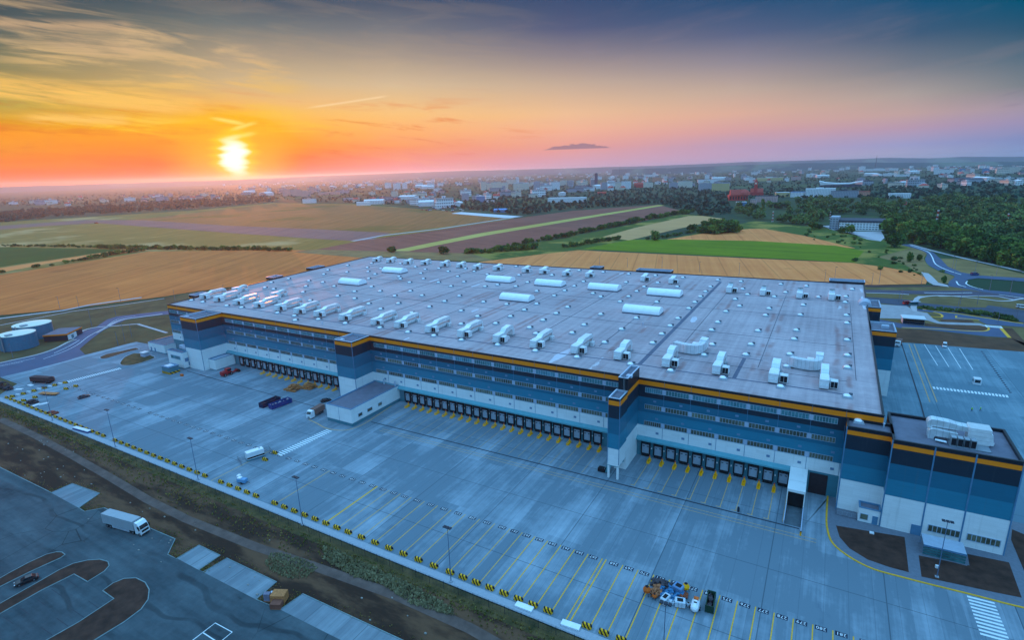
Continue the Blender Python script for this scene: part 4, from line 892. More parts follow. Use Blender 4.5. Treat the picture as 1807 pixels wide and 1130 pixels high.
# ------------------------------------------------------------------ rooftop plant
def ribbed(name, rgb, axis=1, pitch=1.25, metal=.35, rough=.42):
    def f(N, v):
        sp = N.new('ShaderNodeSeparateXYZ'); N.put(sp.inputs[0], v)
        r = N.sstep(N.m('ABSOLUTE', N.m('SUBTRACT', N.m('MODULO', N.m('ADD', sp.outputs[axis], 100.0), pitch), pitch/2)), .09, .02)
        c = N.ramp(N.noise(v, .9, 3, .6), [(.3, tuple(x*.82 for x in lin(*rgb)[:3])), (.7, lin(*rgb)[:3])])
        return N.mix(N.m('MULTIPLY', r, .45), c, tuple(x*.35 for x in lin(*rgb)[:3])+(1,))
    m = ground_mat(name, f, rough, .5); m.node_tree.nodes['Principled BSDF'].inputs['Metallic'].default_value = metal; return m
M_silver = ribbed('silver_ducting', (232,238,242), 1, 1.25, .3, .35); M_cab = ribbed('cabinet_sheet', (232,236,240), 2, 1.0, .1, .45); M_grille = mat('fan_grille', (20,24,32), .6, var=.3, scale=4)
M_silx = ribbed('silver_ducting_cross', (226,234,240), 0, 1.25, .4, .35)
def base_frame(u, w, l):
    b = MB()
    for x in (.15, w-.15): b.box(x-.1, .1, 0, x+.1, l, .28)
    for k in range(int(l/2.2)+1): b.box(.25, .3+k*2.2, .05, w-.25, .48+k*2.2, .22)
    b.build('base_frame', M_steel, u)
def condenser(u, x, y, w=2.1, l=2.4, h=2.2):
    c = MB().bev(x, y, .35, x+w, y+l, .35+h, .06).build('condenser', M_cab, u)
    g = MB(); g.box(x+.14, y-.03, .55, x+w*.49, y+.02, .15+h); g.box(x+w*.53, y-.03, .55, x+w-.14, y+.02, .15+h)
    g.build('fan_grille', M_grille, c)
    MB().box(x-.4, y+l*.4, .7, x+.02, y+l*.4+.3, 1.0).build('refrigerant_pipe', M_steel, u)
def unit_long(L=15.2, rise=3.9, kind=0):
    u = empty('rooftop_air_handler', cat='air handler')
    base_frame(u, 2.6, L*.92)
    MB().bev(0, 0, .3, 2.6, 4.6, 3.1, .08).build('cabinet', M_cab, u)
    MB().box(.12, -.5, .45, 2.48, -.003, 1.5).build('intake_hood', M_silver, u)
    if kind == 0:
        p = [(4.6,1.7),(4.6,2.9),(5.6,3.2),(7.0,rise),(L-1.0,rise+.1),(L,rise-.7),(L,2.3),(L-.8,2.5),(7.2,2.5)]
        d = MB().extr(p, 'x', .1, 2.5).build('supply_duct', M_silver, u)
        MB().extr([(4.61,.4),(4.61,1.65),(L-2.2,1.75),(L-1.1,1.3),(L-.9,.0),(L-2.4,.0),(L-2.9,.4)], 'x', .35, 2.25).build('return_duct', M_silver, u)
        MB().box(.2, L-.35, 0, 2.4, L+.3, 2.28).build('duct_elbow', M_silver, u)
        MB().bev(2.5, L-3, .0, 3.8, L-1.2, 1.5, .1).build('exhaust_box', M_silver, u)
    else:
        n = 9; L2 = L*.86
        arc = [(L2-2.6+2.6*math.sin(PI/2*k/n), rise-2.0+2.6*math.cos(PI/2*k/n)) for k in range(n+1)]
        inn = [(L2-2.4+1.0*math.sin(PI/2*k/n), rise-2.0+.8*math.cos(PI/2*k/n)) for k in range(n, -1, -1)]
        p = [(4.6,.8),(4.6,2.9),(5.4,3.0),(6.6,rise+.2)]+arc+[(L2, .35),(L2-1.5,.35)]+inn+[(7.4,2.4),(6.2,.8)]
        MB().extr(p, 'x', .2, 2.4).build('supply_duct', M_silver, u)
        MB().box(-.1, L2-1.9, 0, 2.7, L2+.3, .34).build('duct_curb', M_steel, u)
        MB().extr([(4.61,.4),(4.61,1.4),(7.0,1.4),(7.8,.0),(6.6,.0)], 'x', 2.4, 3.5).build('return_duct', M_silver, u)
    condenser(u, 2.95, .9)
    return u
RA = zr if False else RZ
def rpos(px, py): p = gp(px, py, RA); return (p.x, p.y, RA+.01)
def jig(o):
    s = 1+random.uniform(-.04,.04); o.scale = (1+random.uniform(-.05,.05), s, 1+random.uniform(-.06,.06)); o.rotation_euler.z = random.gauss(0,.012)
ua = unit_long(); ub = unit_long(kind=1); used = {0: False, 1: False}
front = [(Z2(412,397),0),(Z2(512,415),0),(Z2(648,437),0),(Z2(792,458),0),(Z2(943,477),0),(Z2(1078,500),0),(Z2(1220,522),0),(Z2(1398,547),0),(Z33(418,580),0),(Z33(585,602),0),(Z33(803,634),0),(Z33(1032,668),0),(Z33(1283,706),1),(Z33(1545,742),0),(Z44(228,782),0),(Z44(532,824),1),(Z44(872,877),1),(Z44(1228,928),1),(Z44(1625,988),1),(Z5(352,1030),1)]
NF = len(front)
for k, (q, kd) in enumerate(front):
    place(ub if kd else ua, used[kd], rpos(*q), 0, 'silver ducted air handler, %s from the left in the front roof row' % ordn(k+1), 'air handlers along the front of the roof'); jig(PL[0]); used[kd] = True
uc = unit_long(9.6, 3.5, 0); ud = unit_long(9.0, 4.2, 1); usedc = {0: False, 1: False}
back = [(Z33(430,131),0),(Z33(527,138),0),(Z33(650,150),0),(Z33(770,154),0),(Z33(908,166),0),(Z33(1024,174),0),(Z33(1138,186),0),(Z33(1283,193),0),(Z33(1487,208),0),(Z33(1610,216),0),(Z44(5,217),0),(Z44(166,232),0),(Z44(330,241),0),(Z44(722,270),0),(Z44(920,286),0),(Z44(1328,352),1),(Z44(1566,370),1),(Z5(190,390),1),(Z5(417,404),1)]
for k, (q, kd) in enumerate(back):
    place(ud if kd else uc, usedc[kd], rpos(*q), 0, 'small silver air handler, %s from the left in the far roof row' % ordn(k+1), 'air handlers along the back of the roof'); jig(PL[0]); usedc[kd] = True
for k, q in enumerate((Z2(640,348), Z2(915,385))):
    place(uc, True, rpos(*q), 0, 'silver air handler set behind the front row near the left roof corner, %s one' % ('left' if k == 0 else 'right'), 'air handlers behind the front row')
# two bulky cranked ducts without condensers
def cranked(lab):
    u = empty('cranked_roof_duct', cat='roof duct'); u['label'] = lab
    def arm(pts, w, z0, z1, nm):
        P = [Vector((a,b,0)) for a,b in smooth(pts, 5)]; rings = []
        for i, p in enumerate(P):
            d = (P[min(i+1,len(P)-1)]-P[max(i-1,0)]).normalized(); q = Vector((-d.y,d.x,0))*w/2
            rings.append([(p.x-q.x,p.y-q.y,z0),(p.x+q.x,p.y+q.y,z0),(p.x+q.x,p.y+q.y,z1),(p.x-q.x,p.y-q.y,z1)])
        MB().loft(rings).build(nm, M_silx, u)
    arm([(-5.5,0),(-2.5,-1.2),(1.5,-1.4),(3.2,.8),(3.4,4.6)], 2.3, .5, 3.6, 'duct')
    MB().box(2.2, 4.6, .3, 4.6, 8.6, 3.9).build('cabinet', M_cab, u)
    c = MB().bev(-.4, 4.2, .3, 1.8, 6.4, 2.3, .08).build('condenser', M_cab, u); MB().box(-.2, 4.17, .5, 1.6, 4.2, 2.0).build('fan_grille', M_grille, c)
    b = MB()
    for y in (-2.2, .2, 4, 8): b.box(-4, y, 0, 4.4, y+.2, .3)
    b.build('base_frame', M_steel, u)
    return u
cr1 = cranked('bulky cranked silver duct behind the first air handler right of the middle tower'); cr1.location = rpos(*Z44(1075,775))
cr2 = cranked('bulky cranked silver duct standing between the last two front air handlers at the right'); cr2.location = rpos(*Z5(270,890)); cr2.scale = (.92,.9,1)
# the long plant on the annex roof
u = empty('annex_air_handler', label='long silver and white air handling plant with four dark fans on the annex roof', cat='air handler')
q = gp(*zoomer(1600,720,8.69)(300,480), HA-.7); q1 = gp(*zoomer(1600,720,8.69)(1290,570), HA-.7); LA = q1.x-q.x; u.location = (q.x, q.y, HA-.69)
k = LA/15.0
def arc2(x0, z0, r, n=8): return [(x0-r*math.sin(PI*i/n), z0+r*math.cos(PI*i/n)) for i in range(n+1)]
up = [(9.2*k,4.0),(7*k,4.1),(5*k,4.5),(1.4*k,4.7)]+[(1.4*k-1.3*math.sin(PI/2*i/6), 3.4+1.3*math.cos(PI/2*i/6)) for i in range(1,7)]+[(.1*k,2.4),(.9*k,2.4),(1.3*k,2.9),(9.2*k,2.8)]
MB().extr(up, 'y', 1.8, 4.2).build('upper_duct', M_silx, u)
lo = [(7*k,2.3),(1.6*k,2.7)]+[(1.6*k-1.2*math.sin(PI/2*i/6), 1.5+1.2*math.cos(PI/2*i/6)) for i in range(1,7)]+[(.4*k,0),(1.7*k,0),(1.9*k,.9),(7*k,.9)]
MB().extr(lo, 'y', .6, 2.6).build('lower_duct', M_silx, u)
MB().bev(9.2*k, .8, .35, 14.2*k, 4.2, 4.5, .12).build('cabinet', M_cab, u)
MB().extr([(14.2*k,.5),(14.2*k,3.4),(14.6*k,3.2),(14.9*k,1.6),(15.2*k,1.2),(15.0*k,.5)], 'y', 1.0, 4.0).build('intake_hood', M_cab, u)
MB().box(5*k, -2.3, 0, 14*k, 4.2, .3).build('base_frame', M_steel, u)
for i in range(4):
    x = (5.1+i*1.45)*k; c = MB().bev(x, -2.2, .3, x+1.25*k, -.6, 2.5, .06).build('condenser', M_steel, u); MB().box(x+.1, -2.24, .5, x+1.15*k, -2.2, 2.2).build('fan_grille', M_grille, c)
b = MB()
for i in range(2): b.cyl((1.9*k, -.5-i*.35, .5), (4.4*k, -.9-i*.35, .5), .2, n=8)
b.build('pipe_run', M_silx, u)
# barrel skylights
M_acr = mat('opal_acrylic', (238,242,246), .35, var=.05, scale=.6, spec=.5)
dm = empty('barrel_skylight', cat='skylight'); DL, DW, DH = 16.8, 7.2, 2.9
MB().box(-.15, -.15, 0, DL+.15, DW+.15, .55).build('skylight_kerb', M_strip, dm)
pr = [(DW/2-DW/2*math.cos(PI*i/12), .55+DH*math.sin(PI*i/12)**.8) for i in range(13)]
MB().extr(pr[::-1], 'x', .0, DL).build('skylight_vault', M_acr, dm)
b = MB()
for i in range(8):
    x = i*DL/7
    pr2 = [(DW/2-(DW/2+.05)*math.cos(PI*j/12), .53+(DH+.06)*math.sin(PI*j/12)**.8) for j in range(13)]
    b.extr(pr2[::-1], 'x', x-.06, x+.06)
b.build('glazing_bar', M_acr, dm)
for k, (q, lab) in enumerate(((Z33(190,288),'white barrel skylight nearest the left edge of the roof'), (Z33(497,206),'white barrel skylight farthest back on the roof, below the rear air handlers'), (Z33(1233,270),'white barrel skylight left of centre in the back line of four'), (Z33(1330,402),'white barrel skylight standing alone in front of the back line at the roof centre'), (Z33(1578,298),'white barrel skylight second in the back line, at the roof centre'), (Z44(350,328),'white barrel skylight third in the back line of four'), (Z44(768,368),'white barrel skylight at the right end of the back line of four'), (Z44(595,492),'large looking white barrel skylight nearest the viewer, left of the dark roof strip'))):
    place(dm, k > 0, rpos(*q), 0, lab, 'barrel skylights on the warehouse roof')
# little roof vents
M_vk = mat('vent_sheet', (150,156,166), .6, var=.1); M_flap = mat('vent_flap', (84,90,102), .6, var=.1)
def vent():
    u = empty('roof_vent', cat='roof vent')
    MB().add([(-1.05,-1.05,0),(1.05,-1.05,0),(1.05,1.05,0),(-1.05,1.05,0),(-.85,-.85,.4),(.85,-.85,.4),(.85,.85,.4),(-.85,.85,.4)], [(0,3,2,1),(4,5,6,7),(0,1,5,4),(1,2,6,5),(2,3,7,6),(3,0,4,7)]).build('vent_kerb', M_vk, u)
    MB().lathe((-.12,-.1,.38), [(.78,0),(.76,.12),(.55,.3),(.2,.4)], 10).build('vent_dome', M_acr, u)
    MB().extr([(.45,.38),(.85,.38),(.95,.75),(.7,.9)], 'x', .25, 1.0).build('vent_flap', M_flap, u)
    return u
vp = []
vp += [Z2(a,b) for a,b in ((355,407),(435,420),(605,447),(710,460),(965,497),(1085,518),(1090,550),(1255,543),(1445,572),(875,318),(937,328),(1042,255),(920,282),(1185,270),(1165,308),(1145,350),(1195,410),(1292,223),(1320,193),(1285,280),(1460,160),(1455,207),(1365,308),(1390,378),(1510,346),(1510,396),(1610,433),(1695,470),(1630,145),(1600,175),(1605,204),(1655,222),(1610,254),(1630,312),(1690,343),(1695,182))]
vp += [Z33(a,b) for a,b in ((620,240),(630,255),(630,147),(735,170),(805,188),(903,181),(775,216),(793,255),(695,281),(700,342),(590,377),(783,374),(615,430),(835,455),(710,497),(900,280),(968,203),(1035,238),(1080,277),(988,308),(1047,377),(943,415),(1060,483),(1177,523),(1060,577),(1152,202),(1090,183),(1245,224),(1470,228),(1530,280),(1318,298),(1230,310),(1448,310),(1595,343),(1218,420),(1382,437),(1595,434),(1508,477),(1410,523),(1305,573),(1590,645),(1545,603),(1640,550),(1735,502),(1720,376),(1705,230),(1450,167),(485,603),(683,635),(868,660),(1063,690),(1320,725),(1587,767))]
vp += [Z44(a,b) for a,b in ((97,228),(290,196),(460,208),(640,221),(830,233),(1025,247),(1272,264),(255,307),(320,275),(187,340),(113,376),(388,360),(443,383),(208,457),(127,502),(35,550),(240,640),(325,583),(443,508),(470,708),(590,614),(695,535),(840,421),(580,418),(640,381),(697,344),(750,312),(622,280),(847,284),(985,312),(1220,312),(1185,346),(1150,382),(1110,422),(1067,466),(990,537),(935,590),(875,648),(810,712),(1436,275),(1447,327),(1483,367),(1672,383),(1718,294),(1752,352),(1395,401),(1426,449),(1635,467),(1330,488),(1610,515),(1272,564),(1556,625),(1228,620),(1180,683),(1232,723),(1507,722),(1175,797),(1470,795),(1760,877),(275,812),(938,908),(1310,960),(1718,1022),(655,862))]
vp += [Z5(a,b) for a,b in ((265,307),(350,385),(243,442),(222,512),(193,621),(178,684),(148,792),(545,382),(540,422),(590,330),(548,515),(552,570),(553,690),(555,800),(555,885),(555,1090))]
vv = vent(); vv.location = rpos(*vp[0]); vv.scale = (1.25,1.25,1.25)
VL = 'small square roof vent with a pale dome on the grey warehouse roof'
vv['label'] = VL; vv['group'] = 'smoke vents over the warehouse roof'
for q in vp[1:]: place(vv, True, rpos(*q), 0)
for q, h in ((zoomer(1357,700)(635,182), HA-.7), (zoomer(1357,700)(628,128), HA-.7)):
    o = place(vv, True, tuple(gp(*q, h)), 0, 'small white smoke vent on the roof of the narrow annex block, %s' % ('nearer the eaves' if q[1] > 740 else 'behind the other'))
for q in (Z2(1280,575), Z44(740,580), zoomer(1357,700)(812,222)):
    rz_ = HA-.7 if q[0] > 1500 else RA; p = gp(*q, rz_); t = empty('roof_pipe', (p.x, p.y, rz_), 0, {0:''}.get(1) or 'short white vent pipe on the %s' % ('front left part of the warehouse roof' if q[0] < 700 else 'roof just left of the dark strip' if q[0] < 1300 else 'edge of the annex roof'), 'vent pipe')
    MB().cyl((0,0,0),(0,0,1.0),.18,n=8).build('pipe', M_cap, t); MB().lathe((0,0,1.0), [(.3,0),(.3,.2),(.05,.4)], 8).build('cowl', M_cap, t)

# ------------------------------------------------------------------ yard furniture
def striped(name):
    def f(N, v):
        sp = N.new('ShaderNodeSeparateXYZ'); N.put(sp.inputs[0], v)
        k = N.m('MODULO', N.m('ADD', N.m('ADD', sp.outputs[0], N.m('MULTIPLY', sp.outputs[2], .6)), N.m('ADD', N.m('MULTIPLY', sp.outputs[1], .5), 50.0)), .86)
        return N.mix(N.sstep(k, .42, .46), lin(226,168,14), lin(22,22,24))
    return ground_mat(name, f, .7, .3)
M_str = striped('hazard_stripes')
def barrier_mesh():
    return MB().extr([(-.45,0),(.45,0),(.40,.35),(.26,.92),(-.26,.92),(-.40,.35)], 'x', -1.0, 1.0).add([(-.7,-.46,0),(-.3,-.46,0),(-.3,-.46,.16),(-.7,-.46,.16)], [(0,1,2,3)])
bar = barrier_mesh().build('barrier_block', M_str); bused = False
Z8 = zoomer(700, 850)
bref = gp(*Z8(967,885))
n0 = round((bref.x-stall(267)[0])/pit)
dx = bref.x-stall(267+n0)[0]
by = bref.y
for n in range(190, 284):
    x = stall(n)[0]+dx
    # the pixel column tells which ones the photograph leaves out
    d = Vector((x, by, 0))-CP; pxx = IW/2+FPX*d.dot(RT)/d.dot(FW)
    if x < kx0+4 or x > 32 or any(a < pxx < c for a, c in ((183,199),(370,384),(466,482),(978,1030))): continue
    o = place(bar, bused, (x, by, 0), 0); bused = True
    if n >= 205: o['label'] = 'yellow and black barrier block on the kerb at the end of bay %d' % n
    else: o['label'] = 'yellow and black barrier block on the kerb, %s from the far left corner' % ordn(max(1, n-190))
    o['category'] = 'barrier'; o['group'] = 'barrier blocks along the yard kerb'
for k, (a, b) in enumerate(((140,1012),(262,982),(380,950),(495,917),(610,887),(725,860))):
    p = gp(*Zt(a,b)); place(bar, True, (p.x, p.y, 0), .35, 'striped barrier block in the line closing off the west yard, %s from the kerb corner' % ordn(k+1), 'barrier blocks closing off the west yard')
for k, (a, b) in enumerate(((265,1058),(390,1022),(733,927),(842,897))):
    p = gp(*Zt(a,b)); place(bar, True, (p.x, p.y, 0), .35, 'striped barrier block in the loose second row near the lone car, %s from the kerb' % ordn(k+1), 'barrier blocks in the second row')
wb = None
for k, (a, b) in enumerate(((200,997),(320,965),(435,933),(555,903),(670,873))):
    p = gp(*Zt(a,b)); lab = 'white concrete block between striped barriers, %s from the kerb corner' % ordn(k+1)
    if wb is None: wb = MB().bev(-1,-.35,0,1,.35,.8,.08).build('white_block', mat('white_concrete', (200,206,212), .9)); tag(wb, lab, 'block', 'white blocks between the barriers'); wb.location = p; wb.rotation_euler.z = .35
    else: place(wb, True, (p.x,p.y,0), .35, lab)
for k, q in enumerate(((485,801),(468,813))):
    p = gp(*q); place(bar, True, (p.x, p.y, 0), .1, 'striped barrier block at the head of the zebra crossing, %s the caged generator' % ('farther from' if k == 0 else 'right beside'), 'barrier blocks by the generator')
# yellow wheel guides before the docks
M_yel = mat('yellow_steel', (250,170,0), .5, var=.1); M_redt = mat('red_tip', (190,70,56), .6)
wg = empty('wheel_guide', cat='wheel guide'); wg.scale = (1.35,1.2,1.3)
b = MB(); b.box(-.35,-1.1,0,.35,1.1,.06)
for s in (-1, 1):
    b.cyl((s*.25,-1.0,.05),(s*.25,-.8,.5),.09,n=6); b.cyl((s*.25,-.8,.5),(s*.25,.9,.5),.09,n=6); b.cyl((s*.25,.9,.5),(s*.25,1.0,.05),.09,n=6)
b.build('guide_rail', M_yel, wg)
MB().cyl((0,.7,0),(0,.7,1.15),.16,n=8).build('bollard', M_yel, wg); MB().cyl((0,.7,1.15),(0,.7,1.45),.16,.13,n=8).build('bollard_cap', M_redt, wg)
gused = False; gy = gp(*Za(650,768)).y
for nm, D in (('left', D1[4:]), ('middle', D2), ('right', D3)):
    for k in range(len(D)-1 if nm == 'right' else len(D)):
        x = D[k]+2.03
        if nm == 'middle' and k == len(D)-1: x = D[k]+1.9
        place(wg, gused, (x, gy, 0), 0, 'yellow wheel guide before the %s dock doors, %s from the left' % (nm, ordn(k+1)), 'wheel guides before the dock doors'); gused = True
mb = MB()
for D in (D3,):
    for x in D[:-1]: ribbon(mb, [(x+2.03, gy-1.6), (x+2.03, DR[1][1]+.8)], .2, .008); ribbon(mb, [(x+.9, DR[1][1]+.9), (x+2.3, DR[1][1]+.9)], .25, .009)
for x in D2: ribbon(mb, [(x+2.03, gy-1.6), (x+2.03, DR[0][1]+1.5)], .12, .008)
ribbon(mb, w2([Za(1368,890), Za(1330,1130)]), .25, .009)
tag(mb.build('lane_marking', M_ochre), kind='structure')
b = MB(); p1 = gp(*Za(1360,890)); p2 = gp(*Za(1485,905)); p3 = gp(*Za(1470,1000+330*.4)); 
# lamp posts
M_pole = mat('lamp_pole', (96,120,150), .5, .4); M_head = mat('lamp_head', (30,38,54), .5)
def lamp(h=14.4):
    u = empty('lamp_post', cat='lamp post')
    MB().cyl((0,0,0),(0,0,h),.11,.06,n=7).build('pole', M_pole, u); MB().box(-.35,-.35,0,.35,.35,.3).build('footing', M_kerb, u)
    hd = MB()
    for s in (-1, 0, 1): hd.bev(s*.75-.32,-.45,h-.02,s*.75+.32,.4,h+.16,.05)
    hd.cyl((-1.0,0,h-.04),(1.0,0,h-.04),.06,n=5)
    hd.build('lamp_head', M_head, u); return u
lp = lamp(); first = True
for (px, py, lab) in ((796,1028,'tall yard lamp post on the kerb nearest the middle of the picture'), (534,927,'tall yard lamp post on the kerb beside the double yellow line'), (350,848,'tall yard lamp post on the kerb by the small blue machine'), (204,790,'tall yard lamp post on the kerb beside the blue and white panel stack'), (93,743,'tall yard lamp post farthest left on the kerb'), (1653,1020,'thin lamp post in the soil bed before the bicycle shelter')):
    p = gp(px, py); place(lp, not first, (p.x, p.y, 0), 0, lab, 'lamp posts around the yard'); first = False
p = gp(796,1028); q = gp(534,927); place(lp, True, (p.x+(p.x-q.x), p.y, 0), 0, 'tall yard lamp post on the kerb beyond the heap of site gear', 'lamp posts around the yard')
sp = empty('street_pole', cat='street pole'); MB().cyl((0,0,0),(0,0,10),.13,.07,n=5).build('pole', M_pole, sp); MB().box(-.2,-1.2,9.9,.2,.2,10.05).build('lamp_head', M_head, sp)
spots = [(106,545),(213,532),(309,530),(395,520),(140,545)]+[Zr(a,b) for a,b in ((165,450),(245,442),(612,470),(960,480),(553,475),(770,640),(796,605),(1255,705),(1280,640),(1215,350),(1232,388),(1403,370),(1578,400),(1690,560),(1540,290),(1590,800),(1740,770),(1522,530),(1420,640))]
spots += [(1058,468),(1107,472),(1168,476),(1234,480),(1304,486)]
spots += [Zt(a,b) for a,b in ((145,575),(1385,395),(1310,440),(1020,230),(1290,130),(1460,340))]
for k, q in enumerate(spots):
    p = gp(*q); place(sp, k > 0, (p.x, p.y, -.1), random.random()*6, 'thin grey street pole standing beside the roads and fields around the warehouse', 'street poles around the warehouse', scale=(1,1,.75+.4*random.random()))
# mesh fence on the strip
fn = empty('mesh_fence', label='long dark wire mesh fence along the grass strip between yard and car park', cat='fence')
fy = gp(*zoomer(350,850)(1060,480)).y; fx0, fx1 = kx0-10, 40
pm = MB().cyl((0,0,0),(0,0,2.2),.05,n=5).mesh('post', M_dark)
npst = 92
for k in range(npst+1):
    o = bpy.data.objects.new('post', pm); COL.objects.link(o); o.parent = fn; o.location = (fx0+(fx1-fx0)*k/npst, fy, -.1)
w = MB()
for z in (.1,.5,.9,1.3,1.7,2.1): w.box(fx0, fy-.012, z-.012, fx1, fy+.012, z+.012)
for k in range(npst*4): x = fx0+(fx1-fx0)*k/(npst*4); w.box(x-.012, fy-.008, 0, x+.012, fy+.008, 2.1)
w.build('wire_mesh', M_dark, fn)
# ------------------------------------------------------------------ vehicles
M_tyre = mat('tyre_rubber', (20,20,24), .9); M_wind = mat('tinted_glass', (16,22,32), .08, var=.1, spec=.9); M_rim = mat('wheel_rim', (120,126,134), .4, .5)
M_hl = mat('headlamp_glass', (214,222,228), .15, spec=.8); M_tl = mat('tail_lamp', (150,20,20), .3)
def paint(name, rgb, rough=.3): return mat(name, rgb, rough, .1, var=.05, spec=.6)
def wheel(u, x, y, r, w=.22):
    t = MB().cyl((x, y-w/2, r), (x, y+w/2, r), r, n=14).build('wheel', M_tyre, u)
    MB().cyl((x, y-w/2-.01, r), (x, y+w/2+.01, r), r*.6, n=10).build('rim', M_rim, t)
def car(label, loc, rz, m, kind='saloon', cat='car'):
    u = empty('parked_car', loc, rz, label, cat); L = 4.5 if kind == 'saloon' else 4.9; Wd = 1.8
    H = 1.45 if kind == 'saloon' else 2.0
    if kind == 'saloon':
        st = [(-2.25,.42,.70,.62),(-2.1,.28,.88,.84),(-1.4,.24,.98,.9),(.9,.24,.94,.9),(1.75,.26,.82,.87),(2.15,.32,.70,.76),(2.25,.4,.6,.6)]
        gl = [(-1.85,.90,.80),(-1.15,1.42,.66),(.1,1.45,.66),(1.0,.93,.78)]
    else:
        st = [(-2.45,.42,1.1,.84),(-2.4,.3,1.15,.9),(-1.4,.26,1.15,.92),(1.1,.26,1.1,.92),(2.2,.3,.98,.86),(2.45,.42,.78,.7)]
        gl = [(-2.4,1.1,.88),(-2.3,1.95,.76),(.7,1.95,.76),(1.6,1.1,.84)]
    rings = [[(x,-w,z0),(x,w,z0),(x,w*1.0,(z0+z1)/2+.1),(x,w*.92,z1),(x,-w*.92,z1),(x,-w*1.0,(z0+z1)/2+.1)] for x,z0,z1,w in st]
    MB().loft(rings).build('body', m, u)
    a,b,c,d = gl
    g = MB().loft([[(x,-w,z-.02),(x,w,z-.02),(x,w*.99,z-.0),(x,-w*.99,z)] for x,z,w in (a,)] + [[(b[0],-b[2]-.1,a[1]-.02),(b[0],b[2]+.1,a[1]-.02),(b[0],b[2],b[1]-.06),(b[0],-b[2],b[1]-.06)],[(c[0],-c[2]-.1,a[1]-.02),(c[0],c[2]+.1,a[1]-.02),(c[0],c[2],c[1]-.06),(c[0],-c[2],c[1]-.06)],[(d[0],-d[2],d[1]-.02),(d[0],d[2],d[1]-.02),(d[0],d[2]*.98,d[1]),(d[0],-d[2]*.98,d[1])]])
    g.build('window_glass', M_wind, u)
    r = MB(); r.loft([[(b[0]-.05,-b[2],b[1]-.07),(b[0]-.05,b[2],b[1]-.07),(b[0]+.02,b[2]-.08,b[1]),(b[0]+.02,-b[2]+.08,b[1])],[(c[0]+.05,-c[2],c[1]-.07),(c[0]+.05,c[2],c[1]-.07),(c[0]-.02,c[2]-.08,c[1]),(c[0]-.02,-c[2]+.08,c[1])]])
    for x in (b[0]+.35, (b[0]+c[0])/2+.1):
        for s in (-1, 1): r.add([(x-.05,s*(b[2]+.11),a[1]),(x+.05,s*(b[2]+.11),a[1]),(x+.05,s*(b[2]+.01),b[1]-.05),(x-.05,s*(b[2]+.01),b[1]-.05)], [(0,1,2,3)])
    r.build('roof', m, u)
    for s in (-1, 1):
        MB().bev(L/2-.28, s*.58-.2, .55, L/2-.03, s*.58+.2, .72, .04).build('headlight', M_hl, u); MB().bev(-L/2+.02, s*.6-.16, .62, -L/2+.2, s*.6+.16, .8, .04).build('tail_light', M_tl, u)
        MB().bev(.65, s*1.0-.1, .92, .85, s*1.0+.1, 1.06, .03).build('wing_mirror', m, u)
        for x in (-1.35, 1.35): wheel(u, x, s*.82, .33)
    return u
def heading(a, b):                              # ground pixels rear -> front
    p, q = gp(*a), gp(*b); return (p+q)/2, math.atan2(q.y-p.y, q.x-p.x)
P_blk, P_sil, P_wht, P_red, P_blu = paint('black_paint', (24,26,32)), paint('silver_paint', (150,158,170)), paint('white_paint', (216,220,226)), paint('red_paint', (170,20,26)), paint('blue_paint', (28,56,120))
c, r = heading((136,706),(161,699)); car('dark saloon car with a shiny roof, alone on the open west yard', c, r, paint('dark_grey_paint', (54,60,72), .2))
c, r = heading(Z6(255,690), Z6(125,740)); car('dark car parked between the soil islands of the car park', c, r, P_blk)
c, r = heading((563,712),(588,706)); car('black car beside the end wall of the low white office', c, r, P_blk)
c, r = heading(Z5(1247,712), Z5(1240,752)); car('white van with its blunt nose to the viewer on the rear yard', c, r, P_wht, 'van', 'van')
c, r = heading(Zr(1362,402), Zr(1440,398)); o = car('small blue car driving away on the road by the roundabout', c, r, P_blu, 'van'); o.scale = (1.3,1.2,1.2)
c, r = heading(Zr(1755,668), Zr(1830,676)); o = car('white car on the dark car park at the right edge', c, r, P_wht, 'van'); o.scale = (1.25,1.2,1.1)
